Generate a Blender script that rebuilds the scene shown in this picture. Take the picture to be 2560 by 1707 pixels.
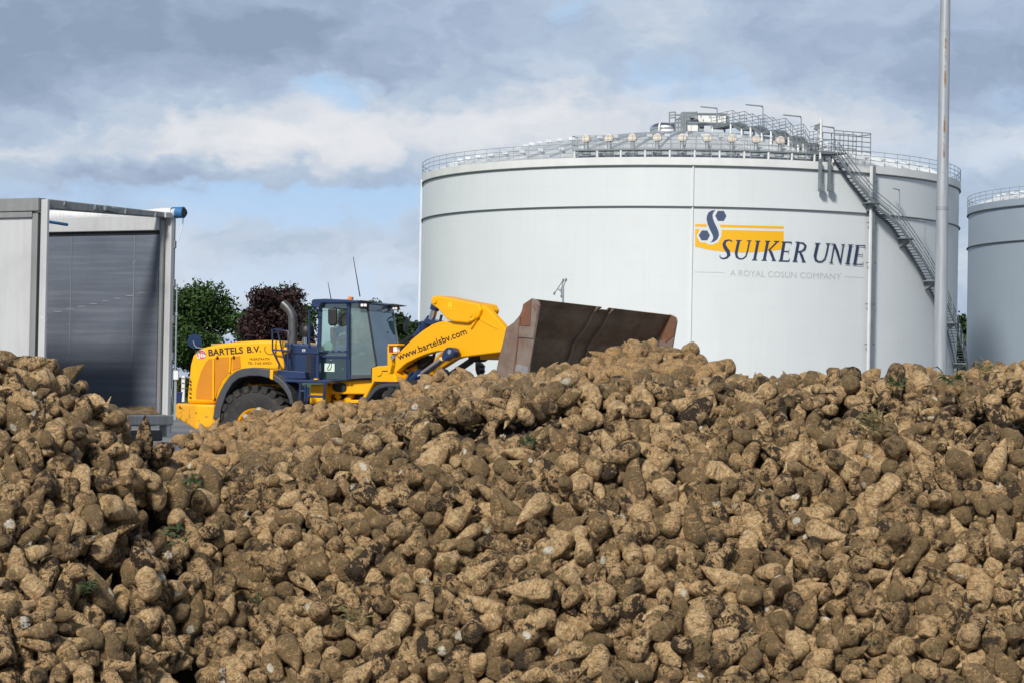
import bpy, bmesh, math, random
import numpy as np
from mathutils import Vector, Matrix, Quaternion
for o in list(bpy.data.objects): bpy.data.objects.remove(o)
SC = bpy.context.scene
COL = SC.collection
R_ = math.radians
# ------------------------------------------------------------------ camera
FOC = 6000.0; CX, CY = 1280.0, 853.5           # focal length and centre in photograph pixels (2560 x 1707)
ROLL = R_(1.1); PITCH = math.atan((962 - CY) / FOC)
CAM = Vector((0, 0, 1.9))
FW = Vector((0, math.cos(PITCH), math.sin(PITCH)))
RT0 = Vector((1, 0, 0)); UP0 = Vector((0, -math.sin(PITCH), math.cos(PITCH)))
c_, s_ = math.cos(ROLL), math.sin(ROLL)
RT = RT0 * c_ + UP0 * s_; UP = UP0 * c_ - RT0 * s_
cam = bpy.data.cameras.new('camera'); cam.sensor_width = 36; cam.lens = 36 * FOC / 2560
cam.clip_start = .5; cam.clip_end = 20000
co = bpy.data.objects.new('camera', cam); COL.objects.link(co)
co.matrix_world = Matrix(((RT.x, UP.x, -FW.x, CAM.x), (RT.y, UP.y, -FW.y, CAM.y), (RT.z, UP.z, -FW.z, CAM.z), (0, 0, 0, 1)))
SC.camera = co
# ------------------------------------------------------------------ view, sun, sky
SC.view_settings.view_transform = 'Standard'; SC.view_settings.look = 'None'
SC.view_settings.exposure = 0.14; SC.view_settings.gamma = 1
SUN_EL, SUN_AZ = 38.0, 201.0                    # the sun stands behind the camera, a little to its left
sl = bpy.data.lights.new('sun', 'SUN'); sl.energy = 3.8; sl.angle = R_(9); sl.color = (1, .95, .87)
so = bpy.data.objects.new('sun', sl); COL.objects.link(so)
sd = Vector((math.sin(R_(SUN_AZ)) * math.cos(R_(SUN_EL)), math.cos(R_(SUN_AZ)) * math.cos(R_(SUN_EL)), math.sin(R_(SUN_EL))))
so.rotation_euler = sd.to_track_quat('Z', 'Y').to_euler(); so.location = (0, -20, 40)

class NT:
    """small helper for building node trees"""
    def __init__(s, tree): s.t = tree; s.n = tree.nodes; s.l = tree.links
    def new(s, typ, **kw):
        n = s.n.new(typ)
        for k, v in kw.items(): setattr(n, k, v)
        return n
    def link(s, a, b): s.l.new(a, b)
    def set(s, sock, v):
        if hasattr(v, 'is_output') or isinstance(v, bpy.types.NodeSocket): s.l.new(v, sock)
        else: sock.default_value = v
    def math(s, op, a, b=0.0, c=None, clamp=False):
        n = s.new('ShaderNodeMath', operation=op); n.use_clamp = clamp
        s.set(n.inputs[0], a); s.set(n.inputs[1], b)
        if c is not None: s.set(n.inputs[2], c)
        return n.outputs[0]
    def mix(s, f, a, b, blend='MIX'):
        n = s.new('ShaderNodeMix', data_type='RGBA', blend_type=blend)
        s.set(n.inputs[0], f)
        s.set(n.inputs[6], a if not isinstance(a, tuple) else (*a[:3], 1)); s.set(n.inputs[7], b if not isinstance(b, tuple) else (*b[:3], 1))
        return n.outputs[2]
    def noise(s, vec=None, scale=5, detail=4, rough=.55, dist=0, dim='3D'):
        n = s.new('ShaderNodeTexNoise', noise_dimensions=dim)
        if vec is not None: s.l.new(vec, n.inputs['Vector'])
        n.inputs['Scale'].default_value = scale; n.inputs['Detail'].default_value = detail
        n.inputs['Roughness'].default_value = rough; n.inputs['Distortion'].default_value = dist
        return n.outputs[0]
    def ramp(s, f, *stops):
        n = s.new('ShaderNodeValToRGB'); e = n.color_ramp.elements
        while len(e) < len(stops): e.new(.5)
        for el, (p, c) in zip(e, stops):
            el.position = p; el.color = (c, c, c, 1) if not isinstance(c, tuple) else (*c[:3], 1)
        s.l.new(f, n.inputs[0]); return n.outputs[0]
    def smooth(s, v, a, b, lo=0.0, hi=1.0):
        n = s.new('ShaderNodeMapRange', interpolation_type='SMOOTHSTEP')
        s.set(n.inputs[0], v); n.inputs[1].default_value = a; n.inputs[2].default_value = b
        n.inputs[3].default_value = lo; n.inputs[4].default_value = hi
        return n.outputs[0]
    def comb(s, x, y, z):
        n = s.new('ShaderNodeCombineXYZ')
        for i, v in enumerate((x, y, z)): s.set(n.inputs[i], v)
        return n.outputs[0]

W = bpy.data.worlds.new('World'); SC.world = W; W.use_nodes = True
T = NT(W.node_tree); T.n.clear()
out = T.new('ShaderNodeOutputWorld'); bg = T.new('ShaderNodeBackground'); T.link(bg.outputs[0], out.inputs[0])
bg.inputs[1].default_value = .1
sky = T.new('ShaderNodeTexSky', sky_type='NISHITA'); sky.sun_disc = False
sky.sun_elevation = R_(SUN_EL); sky.sun_rotation = R_(SUN_AZ); sky.dust_density = 1.5; sky.ozone_density = 2
tc = T.new('ShaderNodeTexCoord'); sp = T.new('ShaderNodeSeparateXYZ'); T.link(tc.outputs['Generated'], sp.inputs[0])
az = T.math('ARCTAN2', sp.outputs[0], sp.outputs[1]); el = T.math('ARCSINE', sp.outputs[2])
DEG = 57.29578
A = T.math('MULTIPLY', az, DEG); E = T.math('MULTIPLY', el, DEG)
# cloud banks, in degrees of azimuth (0 = north, the camera's heading) and elevation
def warp(fa, fe, seed, detail):
    n = T.new('ShaderNodeTexNoise'); T.link(T.comb(T.math('MULTIPLY', A, fa), T.math('MULTIPLY', E, fe), seed), n.inputs['Vector'])
    n.inputs['Scale'].default_value = 1.0; n.inputs['Detail'].default_value = detail; n.inputs['Roughness'].default_value = .55
    q = T.new('ShaderNodeSeparateColor'); T.link(n.outputs['Color'], q.inputs[0]); return T.math('SUBTRACT', q.outputs[0], .5), T.math('SUBTRACT', q.outputs[1], .5)
w1, w2 = warp(.25, .55, 3.1, 4), warp(.9, 1.6, 9.4, 5)
Aw = T.math('ADD', A, T.math('ADD', T.math('MULTIPLY', w1[0], 3.4), T.math('MULTIPLY', w2[0], 2.2)))
Ew = T.math('ADD', E, T.math('ADD', T.math('MULTIPLY', w1[1], 1.2), T.math('MULTIPLY', w2[1], 1.3)))
def bump(a0, e0, sa, se, amp):
    da = T.math('DIVIDE', T.math('SUBTRACT', Aw, a0), sa); de = T.math('DIVIDE', T.math('SUBTRACT', Ew, e0), se)
    r2 = T.math('ADD', T.math('MULTIPLY', da, da), T.math('MULTIPLY', de, de))
    return T.math('MULTIPLY', T.math('EXPONENT', T.math('MULTIPLY', r2, -1.0)), amp)
def total(lst):
    r = lst[0]
    for x in lst[1:]: r = T.math('ADD', r, x)
    return r
n1 = T.noise(T.comb(T.math('MULTIPLY', Aw, .20), T.math('MULTIPLY', Ew, .50), 0.0), 1.0, 6, .55, .2)
n2 = T.noise(T.comb(T.math('MULTIPLY', Aw, .55), T.math('MULTIPLY', Ew, .85), 7.7), 1.0, 5, .50, .2)
SH = [bump(-9.8, 7.9, 4.8, 1.8, -.46), bump(-2.6, 8.2, 4.0, 1.4, -.20), bump(-9.5, 5.6, 4.8, .85, .28), bump(-5.6, 6.1, 3.2, 1.1, .30), bump(-1.6, 6.0, 3.6, 1.1, .28),
      bump(-7, 4.70, 6.5, .32, -.24), bump(2.6, 6.6, 3.0, .8, .28), bump(-6, 2.4, 14, 1.7, .30), bump(10.5, 8.0, 3.2, 1.5, -.30), bump(12.2, 5.6, 2.2, 1.0, .20), bump(2.5, 8.4, 2.4, .8, .16), bump(6.5, 6.3, 4.6, 1.1, .22)]
shade = T.math('ADD', T.math('ADD', total(SH), .46), T.math('ADD', T.math('MULTIPLY', T.math('SUBTRACT', n1, .5), .70), T.math('MULTIPLY', T.math('SUBTRACT', n2, .5), .75)))
GP = [bump(-4.0, 4.25, 4.2, .42, 1.0), bump(-5.0, 6.95, 1.5, .55, .38), bump(1.4, 8.7, .9, .6, .42), bump(3.6, 7.3, 2.4, .8, .50), bump(-11, 4.2, 3.0, .4, .5), bump(8.5, 5.0, 3.0, .9, .45), bump(-5, 2.0, 12, 1.8, .50), bump(11.8, 6.8, 1.6, .7, .2)]
hole = T.math('ADD', total(GP), T.math('MULTIPLY', T.math('SUBTRACT', n2, .5), 1.3))
gap = T.smooth(hole, .12, .85)
ccol = T.ramp(shade, (.05, (.255, .325, .45)), (.32, (.35, .43, .575)), (.55, (.45, .54, .665)), (.78, (.645, .675, .73)), (1.0, (.76, .765, .79)))
low = T.smooth(E, 0.0, 6.5)
bcol = T.mix(low, (.56, .69, .87), (.37, .575, .84))
nis = T.mix(1.0, sky.outputs[0], (.30, .30, .30), 'MULTIPLY')   # the clear sky itself, seen only dimly through thin cloud
cl10 = T.mix(1.0, T.mix(T.math('MULTIPLY', gap, .85), ccol, bcol), (10.4, 10.4, 10.4), 'MULTIPLY')
over = T.smooth(E, 12.0, 38.0, 1.0, .34)                        # the unseen sky overhead is dimmed to deepen the shade
final = T.mix(1.0, T.mix(.08, cl10, nis), T.comb(over, over, over), 'MULTIPLY')
T.link(final, bg.inputs[0])

# ------------------------------------------------------------------ geometry helpers
def ray(px, py):
    u, v = px - CX, py - CY
    return (FW * FOC + RT * u - UP * v).normalized()
def on_plane(px, py, p0, n):
    d = ray(px, py); return CAM + d * ((p0 - CAM).dot(n) / d.dot(n))
def on_Y(px, py, Y): return on_plane(px, py, Vector((0, Y, 0)), Vector((0, 1, 0)))
def zoom(x0, y0, s): return lambda pts: [(x0 + p[0] / s, y0 + p[1] / s) for p in pts]
def hor(px): return 962 + .0192 * (px - 1280)

class MB:
    def __init__(s): s.v = []; s.f = []
    def add(s, vs, fs):
        b = len(s.v); s.v += [Vector(v) for v in vs]; s.f += [tuple(b + i for i in f) for f in fs]; return s
    def box(s, c, ax, ay, az):
        c, ax, ay, az = map(Vector, (c, ax, ay, az)); vs = []
        for k in (-1, 1):
            for a, b in ((-1, -1), (1, -1), (1, 1), (-1, 1)): vs.append(c + ax * a + ay * b + az * k)
        fs = [(3, 2, 1, 0), (4, 5, 6, 7), (0, 1, 5, 4), (1, 2, 6, 5), (2, 3, 7, 6), (3, 0, 4, 7)]
        if ax.cross(ay).dot(az) < 0: fs = [f[::-1] for f in fs]
        return s.add(vs, fs)
    def abox(s, x0, x1, y0, y1, z0, z1):
        return s.box(((x0 + x1) / 2, (y0 + y1) / 2, (z0 + z1) / 2), ((x1 - x0) / 2, 0, 0), (0, (y1 - y0) / 2, 0), (0, 0, (z1 - z0) / 2))
    def bar(s, p, q, w, h=None, up=Vector((0, 0, 1))):
        p, q = Vector(p), Vector(q); d = q - p
        if d.length < 1e-6: return s
        h = h or w; n = d.cross(up)
        if n.length < 1e-4: n = d.cross(Vector((1, 0, 0)))
        n.normalize(); m = n.cross(d).normalized()
        return s.box((p + q) / 2, d / 2, n * w / 2, m * h / 2)
    def tube(s, pts, r, seg=8, caps=True):
        pts = [Vector(p) for p in pts]; n = len(pts); rr = r if isinstance(r, (list, tuple)) else [r] * n
        rings = []; ref = None
        for i, p in enumerate(pts):
            d = (pts[min(i + 1, n - 1)] - pts[max(i - 1, 0)]).normalized()
            if ref is None: ref = d.orthogonal().normalized()
            a = (ref - d * ref.dot(d)).normalized(); ref = a; b = d.cross(a)
            rings.append([p + (a * math.cos(t) + b * math.sin(t)) * rr[i] for t in [2 * math.pi * k / seg for k in range(seg)]])
        fs = [(i * seg + k, i * seg + (k + 1) % seg, (i + 1) * seg + (k + 1) % seg, (i + 1) * seg + k) for i in range(n - 1) for k in range(seg)]
        if caps: fs += [tuple(range(seg))[::-1], tuple((n - 1) * seg + k for k in range(seg))]
        return s.add([v for rg in rings for v in rg], fs)
    def prism(s, pts, vec):
        """polygon of 3-D points pushed along vec"""
        pts = [Vector(p) for p in pts]; n = len(pts); vec = Vector(vec)
        nrm = Vector((0, 0, 0))
        for i in range(n): nrm += pts[i].cross(pts[(i + 1) % n])
        fl = nrm.dot(vec) > 0
        fs = [tuple(range(n)), tuple(range(n, 2 * n))[::-1]] + [(i, i + n, (i + 1) % n + n, (i + 1) % n) for i in range(n)]
        if fl: fs = [f[::-1] for f in fs]
        return s.add(pts + [p + vec for p in pts], fs)
    def lathe(s, prof, c, axis=Vector((0, 0, 1)), seg=32, a0=0.0, a1=2 * math.pi, ref=None):
        """prof: list of (radius, offset along axis)"""
        c = Vector(c); axis = axis.normalized(); x = (ref - axis * ref.dot(axis)).normalized() if ref else axis.orthogonal().normalized(); y = axis.cross(x)
        full = abs(a1 - a0 - 2 * math.pi) < 1e-6; m = seg if full else seg + 1; vs = []
        for r, h in prof:
            for k in range(m):
                t = a0 + (a1 - a0) * k / seg; vs.append(c + axis * h + (x * math.cos(t) + y * math.sin(t)) * r)
        fs = []
        for i in range(len(prof) - 1):
            for k in range(seg):
                k2 = (k + 1) % m; fs.append((i * m + k, i * m + k2, (i + 1) * m + k2, (i + 1) * m + k))
        return s.add(vs, fs)
    def sheet(s, grid):
        nr, nc = len(grid), len(grid[0])
        return s.add([p for r in grid for p in r], [(i * nc + j, i * nc + j + 1, (i + 1) * nc + j + 1, (i + 1) * nc + j) for i in range(nr - 1) for j in range(nc - 1)])
    def build(s, name, mat, parent=None, smooth=False, bevel=0.0, label=None):
        off = Vector((0, 0, 0)); p = parent
        while p is not None: off = off + p.location; p = p.parent
        loc = Vector((0, 0, 0))
        if parent is None and s.v:                      # a thing made of one mesh: origin at its base
            xs = [v.x for v in s.v]; ys = [v.y for v in s.v]; zs = [v.z for v in s.v]
            loc = Vector(((min(xs) + max(xs)) / 2, (min(ys) + max(ys)) / 2, min(zs))); off = loc
        me = bpy.data.meshes.new(name); me.from_pydata([v - off for v in s.v], [], s.f); me.update()
        if smooth: me.polygons.foreach_set('use_smooth', [True] * len(me.polygons))
        me.materials.append(mat)
        o = bpy.data.objects.new(name, me); COL.objects.link(o); o.location = loc
        if parent: o.parent = parent
        if label: o['label'] = label
        if bevel:
            m = o.modifiers.new('edge', 'BEVEL'); m.width = bevel; m.segments = 2; m.limit_method = 'ANGLE'; m.angle_limit = R_(35)
        if smooth and smooth != 'all':
            try: me.set_sharp_from_angle(angle=R_(smooth if smooth is not True else 40))
            except Exception: pass
        return o
def empty(name, loc):
    o = bpy.data.objects.new(name, None); COL.objects.link(o); o.location = loc; o.empty_display_size = .3; return o
def tag(o, label, cat, group=None, kind=None):
    if label: o['label'] = label
    if cat: o['category'] = cat
    if group: o['group'] = group
    if kind: o['kind'] = kind
    return o
def struct(o): o['kind'] = 'structure'; return o

def text_mesh(body, bold=0.0):
    """2-D vertices and faces of a line of text in the built-in font, with its width and capital height"""
    cu = bpy.data.curves.new('lettering', 'FONT'); cu.body = body; cu.size = 1.0; cu.offset = bold; cu.resolution_u = 3
    ob = bpy.data.objects.new('lettering', cu); COL.objects.link(ob)
    dg = bpy.context.evaluated_depsgraph_get(); dg.update()
    me = bpy.data.meshes.new_from_object(ob.evaluated_get(dg))
    vs = [(v.co.x, v.co.y) for v in me.vertices]; fs = [tuple(p.vertices) for p in me.polygons]
    bpy.data.objects.remove(ob); bpy.data.meshes.remove(me); bpy.data.curves.remove(cu)
    return vs, fs
def text_px(body, p0, p1, cap, bold=0.0, shear=0.0, upv=None):
    """the text's vertices in photograph pixels: baseline from p0 to p1, capitals cap pixels tall"""
    vs, fs = text_mesh(body, bold)
    x0 = min(v[0] for v in vs); x1 = max(v[0] for v in vs); L = math.hypot(p1[0] - p0[0], p1[1] - p0[1])
    dx, dy = (p1[0] - p0[0]) / L, (p1[1] - p0[1]) / L; ux, uy = upv or (dy, -dx)
    res = []
    for x, y in vs:
        t = (x - x0) / (x1 - x0) * L + shear * y * cap / .73; h = y / .73 * cap
        res.append((p0[0] + dx * t + ux * h, p0[1] + dy * t + uy * h))
    return res, fs
# ------------------------------------------------------------------ materials
def mat(name, col, rough=.6, metal=0.0, spec=.5, var=0.0, vscale=3.0, dirt=None, dscale=4.0, damt=(.55, .75), bump=0.0, bscale=40.0, coat=0.0, stretch=None, coords='Object'):
    m = bpy.data.materials.new(name); m.use_nodes = True; t = NT(m.node_tree); b = t.n['Principled BSDF']
    b.inputs['Roughness'].default_value = rough; b.inputs['Metallic'].default_value = metal; b.inputs['Specular IOR Level'].default_value = spec
    if coat: b.inputs['Coat Weight'].default_value = coat; b.inputs['Coat Roughness'].default_value = .12
    g = t.new('ShaderNodeTexCoord'); vec = g.outputs[coords]
    if stretch:
        mp = t.new('ShaderNodeMapping'); t.link(vec, mp.inputs[0]); mp.inputs['Scale'].default_value = stretch; vec = mp.outputs[0]
    c = (*col, 1); sock = None
    if var:
        n = t.noise(vec, vscale, 6, .6)
        f = t.smooth(n, .3, .7)
        sock = t.mix(f, tuple(x * (1 - var) for x in col), tuple(min(1, x * (1 + var)) for x in col))
    if dirt:
        n = t.noise(vec, dscale, 7, .65, .3); f = t.smooth(n, *damt)
        sock = t.mix(f, sock if sock is not None else tuple(col), dirt)
        r = t.math('ADD', t.math('MULTIPLY', f, .25), rough, clamp=True); t.link(r, b.inputs['Roughness'])
    if sock is not None: t.link(sock, b.inputs['Base Color'])
    else: b.inputs['Base Color'].default_value = c
    if bump:
        n = t.noise(vec, bscale, 5, .6); bn = t.new('ShaderNodeBump'); bn.inputs['Strength'].default_value = bump; bn.inputs['Distance'].default_value = .02
        t.link(n, bn.inputs['Height']); t.link(bn.outputs[0], b.inputs['Normal'])
    return m
M = {}
M['yellow'] = mat('yellow_paint', (.90, .43, .002), .42, spec=.35, var=.04, vscale=1.2, dirt=(.62, .29, .02), dscale=2.6, damt=(.60, .84), coat=.08)
M['yellow_worn'] = mat('yellow_paint_mud_spots', (.88, .41, .003), .45, var=.05, dirt=(.09, .05, .025), dscale=7, damt=(.60, .63))
M['orange_mesh'] = mat('orange_grille', (.60, .22, .003), .55, var=.05)
M['navy'] = mat('navy_paint', (.012, .030, .095), .32, var=.12, vscale=2, dirt=(.05, .06, .09), dscale=5, damt=(.6, .8), coat=.3)
M['grey_plastic'] = mat('grey_plastic', (.050, .055, .065), .55, var=.15, vscale=3)
M['black_plastic'] = mat('black_plastic', (.014, .014, .016), .5, var=.2)
M['rubber'] = mat('tyre_rubber', (.022, .021, .022), .8, var=.3, vscale=4, dirt=(.085, .07, .052), dscale=6, damt=(.5, .75), bump=.3, bscale=30)
M['chrome'] = mat('chrome_rod', (.72, .72, .74), .18, metal=1)
M['steel'] = mat('galvanised_steel', (.30, .335, .36), .5, metal=.35, var=.12, vscale=.8)
M['steel_dark'] = mat('grey_steel_stair', (.185, .215, .235), .6, metal=.2, var=.15, vscale=1)
M['exhaust'] = mat('exhaust_steel', (.11, .11, .115), .42, metal=.5, var=.25, vscale=5, dirt=(.12, .09, .075), dscale=5)
M['white'] = mat('white_paint', (.74, .74, .72), .5, var=.04)
M['cream'] = mat('cream_hood', (.70, .63, .54), .5, var=.05)
M['text_black'] = mat('black_lettering', (.012, .012, .016), .5)
M['text_navy'] = mat('navy_lettering', (.020, .035, .085), .5)
M['emblem_navy'] = mat('emblem_navy', (.050, .075, .145), .5)
M['flag_yellow'] = mat('flag_yellow', (.80, .42, .003), .5)
M['tag_grey'] = mat('tagline_grey', (.44, .46, .475), .5)
M['pink'] = mat('pink_red_badge', (.78, .055, .085), .45)
M['sticker'] = mat('pale_sticker', (.62, .76, .68), .5)
M['amber'] = mat('amber_lens', (.85, .22, .01), .2, coat=.5)
M['red_lens'] = mat('red_brown_lens', (.22, .03, .006), .2, coat=.5)
M['lens'] = mat('lamp_lens', (.85, .85, .83), .12, coat=.5)
M['blue_cloth'] = mat('blue_work_clothes', (.05, .15, .40), .85, var=.15)
M['reflect'] = mat('reflective_band', (.85, .86, .84), .4)
M['skin'] = mat('skin', (.55, .30, .21), .5, var=.08)
M['hair'] = mat('brown_hair', (.07, .04, .02), .7)
M['seat'] = mat('seat_fabric', (.035, .045, .05), .8)
M['blue_tarp'] = mat('blue_tarp', (.03, .16, .38), .5, var=.2)
M['white_tarp'] = mat('white_tarp', (.66, .67, .68), .5, var=.08, vscale=4, stretch=(6, 6, 1))
M['bin_blue'] = mat('navy_bin', (.012, .02, .11), .4)
M['trunk'] = mat('bark', (.06, .045, .03), .9, var=.3)
M['underlay'] = mat('dark_underlay', (.040, .028, .018), .9, var=.3, bump=.5)  # dark tone put under the beets to darken the gaps
M['dirt_straw'] = mat('beet_dirt', (.17, .115, .06), .9, var=.4, vscale=14, dirt=(.05, .035, .02), dscale=20, bump=.6)

def glass(name, tint, alpha, rough=.02, film=(.42, .45, .42)):
    m = bpy.data.materials.new(name); m.use_nodes = True; t = NT(m.node_tree); t.n.clear()
    o = t.new('ShaderNodeOutputMaterial'); tr = t.new('ShaderNodeBsdfTransparent'); gl = t.new('ShaderNodeBsdfGlossy'); df = t.new('ShaderNodeBsdfDiffuse')
    tr.inputs[0].default_value = (*tint, 1); gl.inputs['Roughness'].default_value = rough; gl.inputs[0].default_value = (.9, .95, 1, 1)
    df.inputs[0].default_value = (*film, 1)
    fr = t.new('ShaderNodeFresnel'); fr.inputs[0].default_value = 1.5
    g = t.new('ShaderNodeTexCoord'); n = t.noise(g.outputs['Object'], 1.6, 4, .6)
    dust = t.new('ShaderNodeMixShader'); t.link(t.smooth(n, .3, .8, alpha * .5, alpha), dust.inputs[0]); t.link(tr.outputs[0], dust.inputs[1]); t.link(df.outputs[0], dust.inputs[2])
    mx = t.new('ShaderNodeMixShader'); t.link(t.math('ADD', fr.outputs[0], .10), mx.inputs[0]); t.link(dust.outputs[0], mx.inputs[1]); t.link(gl.outputs[0], mx.inputs[2])
    t.link(mx.outputs[0], o.inputs[0]); return m
M['glass'] = glass('cab_glass', (.72, .86, .80), .12)
M['glass_dusty'] = glass('dusty_cab_glass', (.62, .76, .70), .32, film=(.34, .42, .40))
M['glass_blue'] = glass('tinted_windshield', (.35, .62, .70), .70, film=(.10, .27, .35))
M['glass_dark'] = glass('dark_lower_glass', (.10, .26, .20), .7, film=(.012, .045, .035))

def tank_mat(name, col, dark, groove=2.42):
    """painted sheet shell: faint plate joints, run-off streaks"""
    m = bpy.data.materials.new(name); m.use_nodes = True; t = NT(m.node_tree); b = t.n['Principled BSDF']
    g = t.new('ShaderNodeTexCoord'); s = t.new('ShaderNodeSeparateXYZ'); t.link(g.outputs['Object'], s.inputs[0])
    a = t.math('ARCTAN2', s.outputs[1], s.outputs[0]); z = s.outputs[2]
    zi = t.math('DIVIDE', z, groove); fz = t.math('FRACT', zi); course = t.math('FLOOR', zi)
    line = t.math('LESS_THAN', t.math('ABSOLUTE', t.math('SUBTRACT', fz, .5)), .012)
    ai = t.math('MULTIPLY', t.math('ADD', a, t.math('MULTIPLY', course, .37)), 9.0); fa = t.math('FRACT', ai)
    vl = t.math('LESS_THAN', t.math('ABSOLUTE', t.math('SUBTRACT', fa, .5)), .004)
    wn = t.new('ShaderNodeTexWhiteNoise', noise_dimensions='2D'); t.link(t.comb(t.math('FLOOR', ai), course, 0.0), wn.inputs['Vector'])
    st = t.noise(t.comb(t.math('MULTIPLY', a, 60.0), t.math('MULTIPLY', z, .12), 0.0), 1.0, 6, .6)
    ln = t.noise(g.outputs['Object'], .25, 4, .6)
    c1 = t.mix(t.math('MULTIPLY', wn.outputs[0], .55), col, tuple(x * .95 for x in col))
    c2 = t.mix(t.smooth(st, .45, .8, 0, .28), c1, tuple(x * .84 for x in col))
    c3 = t.mix(t.smooth(ln, .3, .75, 0, .22), c2, dark)
    c4 = t.mix(t.math('MULTIPLY', t.math('MAXIMUM', line, vl), .07), c3, tuple(x * .5 for x in col))
    t.link(c4, b.inputs['Base Color']); b.inputs['Roughness'].default_value = .42; b.inputs['Specular IOR Level'].default_value = .5
    return m
M['tank'] = tank_mat('pale_tank_sheet', (.645, .685, .705), (.55, .59, .615))
M['tank_grey'] = tank_mat('grey_tank_sheet', (.33, .395, .46), (.25, .30, .36))
M['roof'] = mat('aluminium_roof', (.62, .65, .68), .45, metal=.25, var=.12, vscale=.4)
M['rim'] = mat('rim_sheet', (.66, .68, .68), .5, var=.06, vscale=.5)
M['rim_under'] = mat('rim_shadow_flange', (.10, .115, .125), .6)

def alu_panel(name, col, streak, vertical=True, rough=.35, metal=.6):
    m = bpy.data.materials.new(name); m.use_nodes = True; t = NT(m.node_tree); b = t.n['Principled BSDF']
    g = t.new('ShaderNodeTexCoord'); mp = t.new('ShaderNodeMapping'); t.link(g.outputs['Object'], mp.inputs[0])
    mp.inputs['Scale'].default_value = (9, 9, .5) if vertical else (.5, .5, 16)
    a = t.noise(mp.outputs[0], 1.0, 7, .65, .2); c = t.noise(g.outputs['Object'], 1.1, 5, .6); sp = t.noise(g.outputs['Object'], 14, 4, .7)
    x = t.mix(t.smooth(a, .35, .72, 0, .65), tuple(col), tuple(streak)); x = t.mix(t.smooth(c, .4, .75, 0, .45), x, tuple(v * .6 for v in col))
    x = t.mix(t.smooth(sp, .66, .74, 0, .5), x, tuple(min(.9, v * 2.2) for v in col))
    t.link(x, b.inputs['Base Color']); b.inputs['Metallic'].default_value = metal
    t.link(t.smooth(a, .2, .8, rough - .08, rough + .18), b.inputs['Roughness'])
    bn = t.new('ShaderNodeBump'); bn.inputs['Strength'].default_value = .12; bn.inputs['Distance'].default_value = .02; t.link(a, bn.inputs['Height']); t.link(bn.outputs[0], b.inputs['Normal'])
    return m
M['alu'] = alu_panel('streaked_aluminium', (.60, .61, .62), (.47, .475, .475), True, .5, .25)
M['alu_frame'] = alu_panel('aluminium_frame', (.30, .31, .315), (.20, .20, .20), True, .5, .3)
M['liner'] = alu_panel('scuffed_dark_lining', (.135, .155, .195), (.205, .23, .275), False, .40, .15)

def rust(name, a, b_, c, polish=None):
    m = bpy.data.materials.new(name); m.use_nodes = True; t = NT(m.node_tree); b = t.n['Principled BSDF']
    g = t.new('ShaderNodeTexCoord'); v = g.outputs['Object']
    n = t.noise(v, 1.4, 7, .65, .4); n2 = t.noise(v, 6, 6, .7, .6)
    mp = t.new('ShaderNodeMapping'); t.link(v, mp.inputs[0]); mp.inputs['Rotation'].default_value = (.5, .3, .6); mp.inputs['Scale'].default_value = (1.2, 14, 14)
    n3 = t.noise(mp.outputs[0], 2, 5, .6)
    x = t.mix(t.smooth(n, .35, .68), tuple(a), tuple(b_)); x = t.mix(t.smooth(n2, .5, .72, 0, .7), x, tuple(c))
    x = t.mix(t.smooth(n3, .60, .72, 0, .55), x, tuple(min(1, q * 1.9) for q in a))
    if polish:
        s = t.new('ShaderNodeSeparateXYZ'); t.link(v, s.inputs[0])
        f = t.math('MULTIPLY', t.smooth(t.math('ADD', s.outputs[2], t.math('MULTIPLY', n, .5)), polish[0], polish[1], 1, 0), .85)
        x = t.mix(f, x, polish[2]); t.link(t.math('MULTIPLY', f, .55), b.inputs['Metallic'])
        t.link(t.math('SUBTRACT', .7, t.math('MULTIPLY', f, .3)), b.inputs['Roughness'])
    else: b.inputs['Roughness'].default_value = .65
    t.link(x, b.inputs['Base Color'])
    bn = t.new('ShaderNodeBump'); bn.inputs['Strength'].default_value = .25; bn.inputs['Distance'].default_value = .02; t.link(n2, bn.inputs['Height']); t.link(bn.outputs[0], b.inputs['Normal'])
    return m
M['rust_plate'] = rust('worn_rusty_plate', (.17, .115, .088), (.235, .19, .16), (.16, .065, .034))
M['rust_red'] = rust('red_rust_plate', (.20, .075, .038), (.15, .085, .055), (.27, .13, .08))
M['worn_steel'] = rust('scraped_steel', (.20, .20, .21), (.28, .28, .29), (.12, .09, .08))

def leaf_mat(name, a, b_, tr=.25):
    m = bpy.data.materials.new(name); m.use_nodes = True; t = NT(m.node_tree); b = t.n['Principled BSDF']
    g = t.new('ShaderNodeNewGeometry'); x = t.mix(g.outputs['Random Per Island'], tuple(a), tuple(b_))
    tc2 = t.new('ShaderNodeTexCoord'); n = t.noise(tc2.outputs['Object'], .9, 3); x = t.mix(t.smooth(n, .35, .65, 0, .5), x, tuple(v * .6 for v in a))
    t.link(x, b.inputs['Base Color']); b.inputs['Roughness'].default_value = .6; b.inputs['Specular IOR Level'].default_value = .25
    try: b.inputs['Subsurface Weight'].default_value = 0
    except Exception: pass
    return m
M['leaf'] = leaf_mat('green_leaves', (.022, .052, .013), (.066, .122, .028))
M['leaf_purple'] = leaf_mat('purple_leaves', (.020, .011, .012), (.068, .032, .032))
M['leaf_dark'] = leaf_mat('dark_green_leaves', (.018, .045, .014), (.050, .095, .026))
M['grass'] = leaf_mat('grass_blades', (.05, .09, .015), (.12, .17, .035))
M['hedge'] = leaf_mat('brown_green_hedge', (.06, .055, .02), (.10, .10, .03))

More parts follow.
